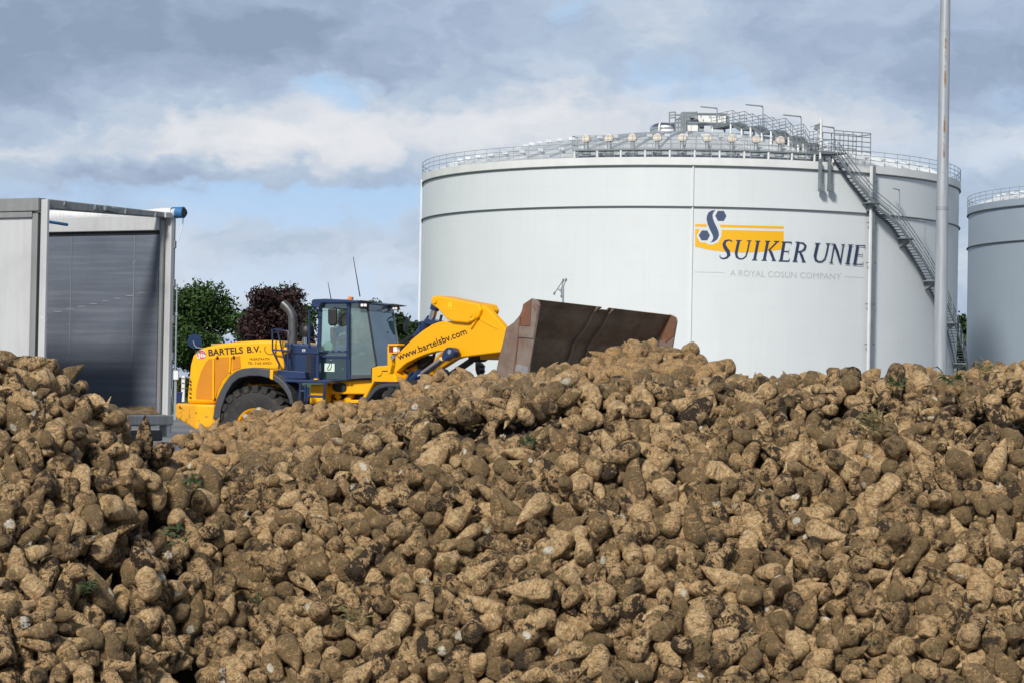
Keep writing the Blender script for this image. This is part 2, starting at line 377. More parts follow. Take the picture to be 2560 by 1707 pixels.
def asphalt():
    m = bpy.data.materials.new('asphalt_yard'); m.use_nodes = True; t = NT(m.node_tree); b = t.n['Principled BSDF']
    g = t.new('ShaderNodeTexCoord'); mp = t.new('ShaderNodeMapping'); t.link(g.outputs['Object'], mp.inputs[0]); mp.inputs['Scale'].default_value = (.03, .16, 1)
    n = t.noise(mp.outputs[0], 1, 6, .6, .3); n2 = t.noise(g.outputs['Object'], 22, 6, .7)
    x = t.mix(t.smooth(n, .40, .60), (.12, .125, .135), (.23, .225, .225)); x = t.mix(t.smooth(n2, .3, .8, 0, .4), x, (.08, .08, .085))
    t.link(x, b.inputs['Base Color']); b.inputs['Roughness'].default_value = .7
    return m
M['asphalt'] = asphalt()
M['grass_ground'] = mat('grass_ground', (.045, .085, .018), .9, var=.4, vscale=2, bump=.5, bscale=20)

def pole_mat():
    m = bpy.data.materials.new('galvanised_pole_rust_run'); m.use_nodes = True; t = NT(m.node_tree); b = t.n['Principled BSDF']
    g = t.new('ShaderNodeTexCoord'); s = t.new('ShaderNodeSeparateXYZ'); t.link(g.outputs['Object'], s.inputs[0])
    mp = t.new('ShaderNodeMapping'); t.link(g.outputs['Object'], mp.inputs[0]); mp.inputs['Scale'].default_value = (12, 12, .9)
    n = t.noise(mp.outputs[0], 1, 6, .6); n2 = t.noise(g.outputs['Object'], 2.2, 4, .7)
    x = t.mix(t.smooth(n, .3, .7), (.34, .37, .40), (.47, .50, .53))
    strip = t.smooth(t.math('ABSOLUTE', t.math('ADD', s.outputs[0], .01)), .006, .030, 1, 0)
    f = t.math('MULTIPLY', t.math('MULTIPLY', strip, t.smooth(n2, .48, .60)), t.smooth(s.outputs[2], 5.6, 6.2))
    x = t.mix(t.math('MULTIPLY', f, .9), x, (.27, .12, .025)); t.link(x, b.inputs['Base Color'])
    b.inputs['Metallic'].default_value = .35; b.inputs['Roughness'].default_value = .45
    return m
M['pole'] = pole_mat()

def beet_mat():
    m = bpy.data.materials.new('sugar_beet_skin'); m.use_nodes = True; t = NT(m.node_tree); b = t.n['Principled BSDF']
    rc = t.new('ShaderNodeAttribute', attribute_name='rc'); rn = t.new('ShaderNodeAttribute', attribute_name='rnd'); fl = t.new('ShaderNodeAttribute', attribute_name='flesh')
    v = rc.outputs['Vector']; q = t.new('ShaderNodeSeparateColor'); t.link(rn.outputs['Color'], q.inputs[0])
    mud, dust, far = q.outputs[0], q.outputs[1], q.outputs[2]; crown = rn.outputs['Alpha']
    big = t.noise(v, 14, 4, .6, .4); mid = t.noise(v, 44, 6, .70, .6); fine = t.noise(v, 170, 4, .75); spk = t.noise(v, 95, 5, .7, .3)
    mp = t.new('ShaderNodeMapping'); t.link(v, mp.inputs[0]); mp.inputs['Scale'].default_value = (24, 24, 95); ringn = t.noise(mp.outputs[0], 1, 5, .65, .8)
    skin = t.mix(t.smooth(mid, .34, .66), (.54, .325, .145), (.95, .71, .405))
    skin = t.mix(t.math('MULTIPLY', far, .55), skin, (.50, .29, .115))
    skin = t.mix(t.smooth(big, .50, .66, 0, .6), skin, (.25, .16, .08))
    skin = t.mix(t.smooth(ringn, .50, .68, 0, .65), skin, (.095, .055, .027))
    skin = t.mix(t.smooth(fine, .55, .72, 0, .75), skin, (.10, .058, .03))
    grey = t.mix(t.smooth(fine, .32, .68), (.058, .037, .019), (.255, .172, .088))
    grey = t.mix(t.smooth(mid, .38, .60, 0, .6), grey, (.37, .255, .128))
    grn = t.mix(t.smooth(mid, .42, .62), grey, (.20, .180, .055))
    grey = t.mix(t.math('MULTIPLY', t.smooth(big, .42, .60), t.math('ADD', t.math('MULTIPLY', crown, .55), .10)), grey, grn)
    thr = t.math('SUBTRACT', .598, t.math('ADD', t.math('MULTIPLY', dust, .17), t.math('MULTIPLY', crown, .10)))
    d = t.math('SUBTRACT', t.math('ADD', t.math('MULTIPLY', big, .22), t.math('ADD', t.math('MULTIPLY', mid, .58), t.math('MULTIPLY', ringn, .20))), thr)
    x = t.mix(t.smooth(d, -.016, .012, 0, .97), skin, grey)
    mthr = t.math('SUBTRACT', .668, t.math('MULTIPLY', mud, .22))
    md = t.math('SUBTRACT', t.math('ADD', t.math('MULTIPLY', mid, .42), t.math('ADD', t.math('MULTIPLY', big, .52), t.math('MULTIPLY', spk, .06))), mthr)
    mf = t.smooth(md, -.008, .022)
    s2 = t.smooth(t.math('SUBTRACT', spk, t.math('SUBTRACT', .665, t.math('MULTIPLY', mud, .09))), -.005, .02, 0, .9)
    mudc = t.mix(t.smooth(fine, .3, .7), (.026, .018, .012), (.085, .058, .036))
    x = t.mix(t.math('MAXIMUM', mf, s2), x, mudc)
    ff = t.smooth(t.math('ADD', fl.outputs['Fac'], t.math('MULTIPLY', t.math('SUBTRACT', mid, .5), .9)), .45, .62)
    fc = t.mix(t.smooth(mid, .45, .7), (.86, .80, .66), (.50, .40, .25))
    x = t.mix(ff, x, fc)
    t.link(x, b.inputs['Base Color']); b.inputs['Specular IOR Level'].default_value = .38
    t.link(t.math('ADD', .47, t.math('MULTIPLY', mf, .25)), b.inputs['Roughness'])
    h = t.math('ADD', t.math('MULTIPLY', mid, .8), t.math('ADD', t.math('MULTIPLY', ringn, .6), t.math('ADD', t.math('MULTIPLY', fine, .30), t.math('MULTIPLY', mf, .15))))
    bn = t.new('ShaderNodeBump'); bn.inputs['Strength'].default_value = 1.0; bn.inputs['Distance'].default_value = .034
    t.link(h, bn.inputs['Height']); t.link(bn.outputs[0], b.inputs['Normal'])
    return m
M['beet'] = beet_mat()
# ------------------------------------------------------------------ ground
def struct_sheet(name, x0, x1, y0, y1, z, m, nx=1, ny=1, fn=None):
    g = MB(); g.sheet([[(x0 + (x1 - x0) * i / nx, y0 + (y1 - y0) * j / ny, z + (fn(x0 + (x1 - x0) * i / nx, y0 + (y1 - y0) * j / ny) if fn else 0)) for i in range(nx + 1)] for j in range(ny + 1)])
    return struct(g.build(name, m))
struct_sheet('ground', -6000, 6000, -300, 9000, -.02, M['grass_ground'])
struct_sheet('asphalt_yard', -90, 150, -40, 118, 0.0, M['asphalt'])
struct_sheet('tank_yard', -8, 170, 118.004, 330, 0.0, M['asphalt'])
rng = random.Random(4)
kb = MB(); kb.abox(-90, -8, 117.9, 118.15, -.01, .12); struct(kb.build('kerb', mat('kerb_stone', (.30, .29, .27), .8, var=.15), bevel=.02))
gr = MB()
for i in range(5200):
    y = 118.3 + 60 * rng.random() ** 1.6; x = rng.uniform(-26, -9.0) * y / 118; h = rng.uniform(.10, .34); w = rng.uniform(.02, .05); a = rng.uniform(0, 3.1)
    dx, dy = math.cos(a) * w, math.sin(a) * w; lx, ly = rng.uniform(-.1, .1), rng.uniform(-.1, .1)
    gr.add([(x - dx, y - dy, -.02), (x + dx, y + dy, -.02), (x + lx, y + ly, h)], [(0, 1, 2)])
tag(gr.build('verge_grass', M['grass']), 'green grass growing on the verge beyond the yard', 'grass', kind='stuff')

# ------------------------------------------------------------------ trees
def leafquad(g, p, s, r):
    n = Vector((r.gauss(0, 1), r.gauss(0, 1), r.gauss(0, 1) + .6)).normalized(); a = n.orthogonal().normalized(); b = n.cross(a)
    t = r.uniform(0, 6.28); a, b = a * math.cos(t) + b * math.sin(t), b * math.cos(t) - a * math.sin(t); w = s * r.uniform(.6, 1.2)
    g.add([p - a * w, p + b * w * .5, p + a * w, p - b * w * .5], [(0, 1, 2, 3)])
def tree(name, label, px0, px1, ptop, Y, leaf, seed, n=5200, lobes=16, group=None, size=.2):
    r = random.Random(seed); pc = (px0 + px1) / 2
    base = on_Y(pc, hor(pc), Y); base.z = 0; top = on_Y(pc, ptop, Y).z; w = (px1 - px0) / FOC * Y / 2
    root = empty(name, base); tag(root, label, 'tree', group)
    tk = MB(); cz = top * .62; rad = Vector((w, w * .9, top * .40))
    tk.tube([base + Vector((0, 0, -.05)), base + Vector((.06, 0, top * .12)), base + Vector((-.05, .05, top * .34)), base + Vector((.05, 0, top * .66))], [w * .085, w * .07, w * .055, w * .02], 9)
    rad = rad * 1.16; cr = MB(); lob = []
    for i in range(lobes):
        while True:
            d = Vector((r.uniform(-1, 1), r.uniform(-1, 1), r.uniform(-1, 1)))
            if .25 < d.length < 1: break
        c = base + Vector((d.x * rad.x * .74, d.y * rad.y * .74, cz + d.z * rad.z * .74)); lr = w * r.uniform(.26, .46)
        lob.append((c, lr)); st = base + Vector((0, 0, top * r.uniform(.18, .45)))
        tk.tube([st, (st + c) / 2 + Vector((0, 0, -.1)), c], [w * .035, w * .022, w * .008], 6)
    for i in range(n):
        c, lr = lob[r.randrange(lobes)]
        d = Vector((r.gauss(0, 1), r.gauss(0, 1), r.gauss(0, 1))).normalized() * lr * (r.random() ** .45) * r.uniform(.85, 1.18)
        d.z *= .82; p = c + d
        if p.z < top * .13 or p.z > top * 1.02: continue
        leafquad(cr, p, size, r)
    for i in range(n // 70):
        c, lr = lob[r.randrange(lobes)]; d = Vector((r.gauss(0, 1), r.gauss(0, 1), abs(r.gauss(0, 1)))).normalized() * lr * r.uniform(1.05, 1.25)
        if (c + d).z < top * 1.05: leafquad(cr, c + d, size * .9, r)
    tk.build('trunk', M['trunk'], root, smooth='all'); cr.build('crown', leaf, root)
TG = 'trees beyond the yard'
tree('broadleaf_tree', 'full green tree between the trailer and the purple tree', 372, 598, 710, 150, M['leaf'], 3, 24000, 40, TG, .15)
tree('copper_beech_tree', 'dark purple-leaved tree behind the loader exhaust', 592, 782, 686, 140, M['leaf_purple'], 8, 20000, 32, TG, .13)
tree('broadleaf_tree', 'green tree half hidden behind the purple tree', 588, 800, 706, 178, M['leaf_dark'], 12, 18000, 34, TG, .16)
tree('broadleaf_tree', 'green tree showing just above the loader cab roof', 832, 975, 738, 172, M['leaf'], 15, 14000, 26, TG, .15)
tree('broadleaf_tree', 'dark green tree between the loader cab and the tank edge', 925, 1080, 764, 160, M['leaf_dark'], 21, 15000, 30, TG, .15)
tree('broadleaf_tree', 'dark tree seen through the gap between the two tanks', 2330, 2470, 783, 292, M['leaf_dark'], 33, 5200, 18, TG, .4)

# ------------------------------------------------------------------ small things on the verge, seen between trailer and loader
hd = MB(); r = random.Random(6)
p0, p1 = on_Y(380, 1000, 205), on_Y(520, 1000, 205)
core = MB()
for i in range(5200):
    x = r.uniform(p0.x, p1.x); z = r.random() ** .8 * 2.0; leafquad(hd, Vector((x, 206 + r.uniform(-.6, .6), z)), .13, r)
tag(hd.build('hedge', M['hedge']), 'clipped brown-green hedge on the far side of the verge', 'hedge')
def ground_at(px, Y): p = on_Y(px, 900, Y); p.z = 0; return p
p = ground_at(439.5, 112); q = on_Y(442.5, 716, 112); g = MB(); g.tube([p, q], [.05, .035], 10); g.tube([p, p + Vector((0, 0, .25))], .09, 10)
lp = empty('lamp_post', p); tag(lp, 'slim pale post standing close to the trailer corner', 'post'); g.build('shaft', M['steel'], lp, smooth=True)
k = MB(); k.tube([q + Vector((-.02, 0, -.02)), q + Vector((-.02, 0, .10))], .06, 10); k.build('cap', M['steel'], lp, smooth=True)
k = MB(); c = on_Y(441.5, 786, 112); k.tube([c - Vector((0, 0, .08)), c + Vector((0, 0, .08))], .065, 10); k.build('collar', M['steel'], lp, smooth=True)
cb = empty('utility_cabinet', ground_at(440, 111)); tag(cb, 'white box fixed on a short leg beside the trailer', 'cabinet')
a, b = on_Y(434, 948, 111), on_Y(446.5, 925, 111)
k = MB(); k.abox(a.x, b.x, 110.9, 111.15, a.z, b.z); k.build('box', M['white'], cb, bevel=.015)
k = MB(); k.abox((a.x + b.x) / 2 - .03, (a.x + b.x) / 2 + .03, 111.0, 111.06, 0, a.z); k.build('leg', M['steel'], cb)
k = MB(); k.abox(a.x - .015, b.x + .015, 110.88, 111.17, b.z + .001, b.z + .03); k.build('lid', M['steel'], cb)
bo = empty('marker_post', ground_at(457, 198)); tag(bo, 'white marker post with dark bands beside the bin', 'post')
a, b = on_Y(452.5, 1003, 198), on_Y(462.5, 938, 198)
k = MB(); k.abox(a.x, b.x, 198, 198.3, 0, b.z); k.build('post', M['white'], bo, bevel=.03)
for yy in (945, 957, 970):
    z = on_Y(457, yy, 198).z; k = MB(); k.abox(a.x + .03, b.x - .03, 197.985, 197.998, z - .05, z + .05); k.build('band', M['steel_dark'], bo)
bi = empty('waste_bin', ground_at(447, 190)); tag(bi, 'navy blue bin on the grass behind the loader tail', 'bin')
a, b = on_Y(440, 1003, 190), on_Y(454, 981, 190)
k = MB(); k.prism([(a.x + .05, 190, 0), (b.x - .05, 190, 0), (b.x, 190, b.z), (a.x, 190, b.z)], (0, .5, 0)); k.build('body', M['bin_blue'], bi, bevel=.02)
k = MB(); k.abox(a.x - .03, b.x + .03, 189.96, 190.54, b.z + .002, b.z + .07); k.build('lid', M['bin_blue'], bi, bevel=.02)
fe = empty('pipe_fence', ground_at(450, 200)); tag(fe, 'grey pipe rail fence behind the white marker post', 'fence')
k = MB(); a, b = on_Y(380, 923.5, 200), on_Y(520, 925.5, 200); k.tube([a, b], .055, 8); k.build('rail', M['steel'], fe, smooth=True)
for px in (388, 432, 476, 515):
    k = MB(); t = on_Y(px, 924, 200); k.tube([(t.x, 200, 0), (t.x, 200, t.z - .05)], .05, 8); k.build('fence_post', M['steel'], fe, smooth=True)

# ------------------------------------------------------------------ tanks
TR = 24.0; TC = Vector((15.72, 216.5, 0))
def on_cyl(px, py, C=TC, R=TR):
    d = ray(px, py); ox, oy = CAM.x - C.x, CAM.y - C.y
    a = d.x * d.x + d.y * d.y; b = 2 * (ox * d.x + oy * d.y); c = ox * ox + oy * oy - R * R
    disc = max(b * b - 4 * a * c, 0); t = (-b - math.sqrt(disc)) / (2 * a); return CAM + d * t
def cyl(C, R, th, z): return Vector((C.x + R * math.cos(th), C.y + R * math.sin(th), z))
def ang(C, p): return math.atan2(p.y - C.y, p.x - C.x)
Z1, Z2 = 19.8, 16.47                      # under the rim band, stiffening ring
ZR = Z1 + .62                             # top of the rim band
def railing(g, C, R, z, th0, th1, n, h=1.1, rails=(.55, 1.1), w=.042, post=1):
    for i in range(n + 1):
        t = th0 + (th1 - th0) * i / n
        if i % post == 0: g.bar(cyl(C, R, t, z), cyl(C, R, t, z + h), w)
        if i < n:
            t2 = th0 + (th1 - th0) * (i + 1) / n
            for k in rails: g.bar(cyl(C, R, t, z + k), cyl(C, R, t2, z + k), w * .9)
def dome(r): return ZR - .10 + 4.15 * (1 - (r / TR) ** 1.95)
def tank(C, m, label, name='storage_tank'):
    root = empty(name, C); tag(root, label, 'tank')
    g = MB(); g.lathe([(TR, 0), (TR, Z1)], C, seg=200); g.build('shell', m, root, smooth='all')
    g = MB(); g.lathe([(TR - .02, Z1), (TR + .14, Z1), (TR + .14, ZR), (TR - .4, ZR)], C, seg=200); g.build('rim_band', M['rim'] if m is M['tank'] else m, root, smooth=30)
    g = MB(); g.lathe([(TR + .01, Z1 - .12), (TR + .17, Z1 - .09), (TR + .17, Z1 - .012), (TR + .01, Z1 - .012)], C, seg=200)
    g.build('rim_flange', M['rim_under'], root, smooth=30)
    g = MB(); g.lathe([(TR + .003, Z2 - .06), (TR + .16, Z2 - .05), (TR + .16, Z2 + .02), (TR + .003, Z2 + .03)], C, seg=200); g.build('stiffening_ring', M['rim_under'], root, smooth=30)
    g = MB(); g.lathe([(TR - .35, dome(TR - .35))] + [(rr, dome(rr)) for rr in (22, 20, 17, 14, 11, 8, 5, 2.5, .01)], C, seg=120)
    for i in range(64):
        t = i / 64 * 2 * math.pi; prev = None
        for rr in (23.4, 20, 16, 12, 8, 4.5):
            q = cyl(C, rr, t, dome(rr) + .12)
            if prev is not None: g.bar(prev, q, .16, .24)
            prev = q
        for rr in (21.5, 15.5):
            q = cyl(C, rr, t, dome(rr) + .36); g.box(q, (.22, 0, 0), (0, .22, 0), (0, 0, .12))
    g.build('roof', M['roof'], root, smooth=20)
    g = MB(); railing(g, C, TR + .12, ZR, 0, 2 * math.pi, 96, 1.12, (.40, .76, 1.12), .042); g.build('railing', M['steel'], root)
    return root
T1 = tank(TC, M['tank'], 'large pale grey storage tank with the company lettering')
TC2 = Vector((69.4, 237.5, 0))
tank(TC2, M['tank_grey'], 'darker grey storage tank at the right edge of the photo')
STL, STD = M['steel'], M['steel_dark']

# --- lettering and emblem on the shell, each sheet bent round the cylinder
z5 = zoom(1700, 500, 4.704)
def decal(polys, name, m, lift, sub=12.0):
    """flat outlines in picture coordinates, cut into narrow strips and wrapped on the shell"""
    bm = bmesh.new()
    for k, (vs, fs) in enumerate(polys):
        b2 = bmesh.new(); bv = [b2.verts.new((x, y, 0)) for x, y in vs]
        for f in fs:
            try: b2.faces.new([bv[i] for i in f])
            except ValueError: pass
        bmesh.ops.triangulate(b2, faces=b2.faces[:])
        xs = [v.co.x for v in b2.verts]; x = min(xs) + sub
        while x < max(xs) and (max(xs) - min(xs)) > sub * 1.5:
            bmesh.ops.bisect_plane(b2, geom=b2.verts[:] + b2.edges[:] + b2.faces[:], plane_co=(x, 0, 0), plane_no=(1, 0, 0)); x += sub
        for v in b2.verts:
            p = on_cyl(v.co.x, v.co.y, TC, TR + lift + .002 * k); v.co = p
        me = bpy.data.meshes.new('piece'); b2.to_mesh(me); b2.free(); bm.from_mesh(me); bpy.data.meshes.remove(me)
    g = MB(); bm.verts.ensure_lookup_table(); bm.verts.index_update()
    g.add([v.co.copy() for v in bm.verts], [tuple(v.index for v in f.verts) for f in bm.faces]); bm.free()
    return g.build(name, m, T1)
def poly(pts): p = z5(pts); return (p, [tuple(range(len(p)))])
def ribbon(st):
    L, Rr = [], []
    for i, (x, y, w) in enumerate(st):
        a, b = st[max(i - 1, 0)], st[min(i + 1, len(st) - 1)]; dx, dy = b[0] - a[0], b[1] - a[1]; l = math.hypot(dx, dy)
        w *= .84; L.append((x - dy / l * w, y + dx / l * w)); Rr.append((x + dy / l * w, y - dx / l * w))
    n = len(st); return (z5(L + Rr), [(i, i + 1, n + i + 1, n + i) for i in range(n - 1)])
decal([poly([(178, 285), (1220, 313), (1220, 343), (178, 315)]), poly([(178, 345), (700, 359), (1220, 372), (1220, 580), (1080, 602), (900, 617), (700, 622), (500, 610), (340, 588), (178, 552)])], 'yellow_flag', M['flag_yellow'], .010)
decal([poly([(305, 270), (455, 270), (490, 360), (486, 430), (450, 500), (380, 530), (330, 525), (300, 505), (235, 500), (195, 430), (240, 340), (310, 340), (318, 315)])], 'emblem_ground', M['tank'], .018)
decal([poly([(415, 122), (370, 128), (335, 150), (316, 190), (312, 230), (325, 290), (355, 360), (385, 420), (390, 450), (380, 480), (355, 505), (400, 495), (440, 465), (458, 420), (455, 380), (435, 330), (405, 270), (386, 220), (381, 180), (391, 150)]),
       poly([(445, 132), (515, 132), (545, 190), (515, 248), (445, 248), (415, 190)]), poly([(255, 362), (320, 362), (352, 420), (320, 478), (252, 478), (220, 420)])], 'emblem', M['emblem_navy'], .026)
SER = 6
def sh(l, dx, dy): return [[(x + dx, y + dy, w) for x, y, w in s] for s in l]
gU = [[(692, 482, 19), (672, 570, 20), (660, 630, 20), (668, 672, 17), (700, 695, 10), (740, 693, 9), (775, 665, 10), (795, 600, 11), (818, 484, 11)], [(658, 479, SER), (724, 479, SER)], [(786, 483, SER), (842, 483, SER)]]
gE = [[(1225, 495, 19), (1188, 716, 19)], [(1196, 496, SER), (1312, 500, 8)], [(1312, 498, 5), (1303, 532, 2)], [(1212, 605, 6), (1276, 608, 6)], [(1285, 578, 2), (1273, 642, 2)], [(1158, 717, SER), (1280, 720, 8)], [(1292, 684, 2), (1279, 722, 6)]]
LET = [[(613, 506, 3), (606, 483, 9), (572, 474, 10), (535, 486, 17), (517, 520, 23), (532, 565, 27), (565, 610, 28), (574, 650, 24), (552, 680, 14), (515, 692, 10), (484, 686, 9), (468, 668, 6), (472, 646, 2)]]
LET += gU + [[(918, 488, 19), (876, 706, 19)], [(884, 486, SER), (946, 487, SER)], [(846, 707, SER), (908, 708, SER)]]
LET += [[(1032, 489, 19), (990, 709, 19)], [(1000, 487, SER), (1060, 488, SER)], [(958, 710, SER), (1020, 711, SER)], [(1148, 491, 9), (1045, 594, 9)], [(1106, 489, SER), (1168, 491, SER)], [(1046, 580, 12), (1072, 625, 20), (1106, 711, 17)], [(1078, 712, SER), (1128, 714, SER)]]
LET += gE + [[(1392, 500, 19), (1350, 722, 19)], [(1358, 498, SER), (1405, 499, SER)], [(1322, 722, SER), (1382, 724, SER)], [(1400, 504, 6), (1448, 509, 10), (1476, 540, 16), (1464, 582, 15), (1428, 606, 9), (1384, 609, 6)], [(1404, 606, 10), (1430, 655, 19), (1456, 726, 17)], [(1430, 726, SER), (1478, 728, SER)]]
LET += sh(gU, 928, 33) + [[(1815, 524, 9), (1777, 740, 9)], [(1756, 741, SER), (1802, 743, SER)], [(1778, 520, SER), (1828, 523, SER)], [(1816, 520, 14), (1850, 610, 19), (1888, 750, 12)], [(1922, 528, 9), (1887, 742, 9)], [(1896, 526, SER), (1942, 529, SER)]]
LET += [[(2008, 531, 19), (1970, 751, 19)], [(1976, 530, SER), (2038, 532, SER)], [(1940, 751, SER), (2002, 753, SER)]] + sh(gE, 866, 41)
decal([ribbon(s) for s in LET], 'company_name', M['text_navy'], .030, 999)
vs, fs = text_px('A ROYAL COSUN COMPANY', z5([(588, 893)])[0], z5([(1892, 937)])[0], 15.5)
def thick(a, b, w): return [a + (w,), b + (w,)]
decal([(vs, fs)], 'tagline', M['tag_grey'], .014, 12.0)
for a_, b_ in (((170, 848), (525, 856)), ((1938, 905), (2162, 915))): decal([ribbon(thick(a_, b_, 2.5))], 'tagline_rule', M['tag_grey'], .014, 12.0)

# --- pipes and trays on the shell
def vpipe(px, y0, y1, w, m, name, lift=.25, depth=None):
    a, b = on_cyl(px, y0, TC, TR + lift), on_cyl(px, y0, TC, TR + lift); zt = a.z
    zb = on_cyl(px, y1, TC, TR + lift).z if y1 else 0
    th = ang(TC, a); rad = Vector((math.cos(th), math.sin(th), 0)); tan = Vector((-math.sin(th), math.cos(th), 0))
    g = MB(); c = cyl(TC, TR + lift, th, (zt + zb) / 2); g.box(c, tan * w / 2, rad * (depth or w) / 2, (0, 0, (zt - zb) / 2))
    return g, th, rad, tan, zt, zb
g, *_ = vpipe(1733.5, 402, None, .12, M['rim'], '', .07); g.build('downpipe', M['rim'], T1)
g, *_ = vpipe(1053.5, 450, None, .14, M['rim'], '', .20); g.build('downpipe', M['rim'], T1)
for px in (2051, 2074):
    g, th, rad, tan, zt, zb = vpipe(px, 398, 476, .22, STD, '', .55, .3); pp = g.build('overflow_pipe', STD, T1, bevel=.03)
    k = MB(); k.box(cyl(TC, TR + .55, th + .005, zb + .2), tan * .2, rad * .2, (0, 0, .3)); k.build('outlet_box', STD, pp)
g, th, rad, tan, zt, zb = vpipe(2184, 416, None, .20, STD, '', .45, .34); tray = g.build('cable_tray', STD, T1)
g, *_ = vpipe(2179, 416, None, .16, M['rim'], '', .50, .2); g.build('conduit', M['rim'], tray)
for yy in (455, 558, 658, 761, 861):
    z = on_cyl(2183, yy, TC, TR + .4).z; k = MB(); k.box(cyl(TC, TR + .32, th, z), tan * .5, rad * .06, (0, 0, .045)); k.build('bracket', STD, tray)

# --- walkway on the near rim with the vents behind it
def th_px(px, py=395): return ang(TC, on_cyl(px, py, TC, TR))
ta, tb = th_px(1432), th_px(2046)
g = MB(); n = 40; zc = ZR + .55
for i in range(n):
    a, b = ta + (tb - ta) * i / n, ta + (tb - ta) * (i + 1) / n
    g.add([cyl(TC, r_, t, z) for z in (zc, zc + .13) for r_, t in ((23.1, a), (24.15, a), (24.15, b), (23.1, b))], [(3, 2, 1, 0), (4, 5, 6, 7), (0, 1, 5, 4), (1, 2, 6, 5), (2, 3, 7, 6), (3, 0, 4, 7)])
cw = g.build('catwalk', STD, T1)
g = MB(); railing(g, TC, 24.1, zc + .13, ta, tb, 20, 1.1, (.38, .74, 1.1), .030); railing(g, TC, 23.15, zc + .13, ta, tb, 20, 1.1, (1.1,), .026)
g.bar(cyl(TC, 24.1, ta, zc + .5), cyl(TC, 23.15, ta, zc + .5), .05); g.bar(cyl(TC, 24.1, ta, zc + 1.2), cyl(TC, 23.15, ta, zc + 1.2), .05); g.build('guard_rail', STD, cw)
for i in range(11):
    t = ta + (tb - ta) * (i + .1) / 10.3; k = MB(); k.tube([cyl(TC, 24.08, t, ZR - .05), cyl(TC, 24.08, t, zc)], .085, 8); k.build('support', M['white'], cw, smooth=True)
    if i < 10:
        t2 = t + .025; k = MB(); k.bar(cyl(TC, 23.9, t2, zc - .28), cyl(TC, 23.9, t2 + .03, zc - .28), .07); k.bar(cyl(TC, 23.9, t2, zc - .28), cyl(TC, 23.9, t2, zc), .07); k.bar(cyl(TC, 23.9, t2 + .03, zc - .28), cyl(TC, 23.9, t2 + .03, zc), .07); k.build('hanger', STD, cw)
for px in (1466, 1523, 1581, 1643, 1705, 1768, 1829, 1890, 1950):
    p = on_cyl(px, 380, TC, 22.0); t = ang(TC, p); zb = dome(22.0); base = cyl(TC, 22.0, t, zb); rad = Vector((math.cos(t), math.sin(t), 0))
    g = MB(); g.lathe([(.34, -.2), (.34, .10), (.28, .12), (.17, .30), (.17, .95)], base, seg=16); v = g.build('roof_vent', STL, T1, smooth=True)
    g = MB(); side = rad.cross(Vector((0, 0, 1))); c = base + Vector((0, 0, .93))
    prof = [(-.31, .03), (-.36, .14), (-.35, .33), (-.26, .52), (-.11, .62), (.08, .62), (.25, .53), (.34, .36), (.35, .14), (.29, 0)]
    g.prism([c + side * x - rad * .25 + Vector((0, 0, z)) for x, z in prof], rad * .5); g.build('hood', M['cream'], v, bevel=.06)

# --- stepped walkway coming down the roof
def dir_stair(px): p = on_cyl(px, 396, TC, TR); return ang(TC, p)
TS = dir_stair(2062); rs = Vector((math.cos(TS), math.sin(TS), 0)); ts = Vector((-math.sin(TS), math.cos(TS), 0))
def RS(r, z, lat): return Vector((TC.x, TC.y, 0)) + rs * r + ts * lat + Vector((0, 0, z))
g = MB(); rl = MB(); sp_ = []
lands = [(5.2, 9.2), (10.6, 12.8), (14.2, 16.4), (17.6, 19.4), (20.4, 21.8), (22.6, 24.6)]; zs = []
for i, (a, b) in enumerate(lands):
    z = dome(a) + .62 if i < 5 else ZR + .72; zs.append(z)
    g.box(RS((a + b) / 2, z, 0), rs * (b - a) / 2, ts * .62, (0, 0, .11))
    for lat in (-.6, .6):
        nn = max(2, int((b - a) / .9))
        for k in range(nn + 1):
            rr = a + (b - a) * k / nn; rl.bar(RS(rr, z, lat), RS(rr, z + 1.15, lat), .045)
        for h in (.3, .58, .86, 1.15): rl.bar(RS(a, z + h, lat), RS(b, z + h, lat), .04)
        for rr in (a + .3, b - .3): sp_.append([RS(rr, dome(min(rr, 23.5)) - .1, lat), RS(rr, z, lat)])
for i in range(5):
    a, za, b, zb = lands[i][1], zs[i], lands[i + 1][0], zs[i + 1]
    for k in range(1, 6):
        f = k / 6; g.box(RS(a + (b - a) * f, za + (zb - za) * f, 0), rs * .13, ts * .58, (0, 0, .03))
    for lat in (-.6, .6):
        g.bar(RS(a, za - .05, lat), RS(b, zb - .05, lat), .06, .24)
        for h in (.58, 1.15): rl.bar(RS(a, za + h, lat), RS(b, zb + h, lat), .04)
rst = g.build('roof_stair', STD, T1); rl.build('handrail', STD, rst); [MB().tube(q_, .09, 8).build('support', M['white'], rst, smooth=True) for q_ in sp_]
# cage of rails above the head of the spiral stair
g = MB(); a, b = th_px(2070), th_px(2158); railing(g, TC, TR + .9, ZR + .75, a, b, 4, 1.75, (.2, .6, 1.0, 1.4, 1.75), .07); railing(g, TC, TR - .9, ZR + .75, a, b, 4, 1.75, (.6, 1.2, 1.75), .07)
g.bar(cyl(TC, TR + .9, b, ZR + 2.4), cyl(TC, TR - .9, b, ZR + 2.4), .07); g.build('stair_head_cage', STD, T1)
g = MB(); am = th_px(2098)
g.add([cyl(TC, r_, t, z) for z in (ZR + .62, ZR + .75) for r_, t in ((TR - .9, a), (TR + 1.0, a), (TR + 1.0, am), (TR - .9, am))], [(3, 2, 1, 0), (4, 5, 6, 7), (0, 1, 5, 4), (1, 2, 6, 5), (2, 3, 7, 6), (3, 0, 4, 7)])
g.build('stair_head_platform', STD, T1)

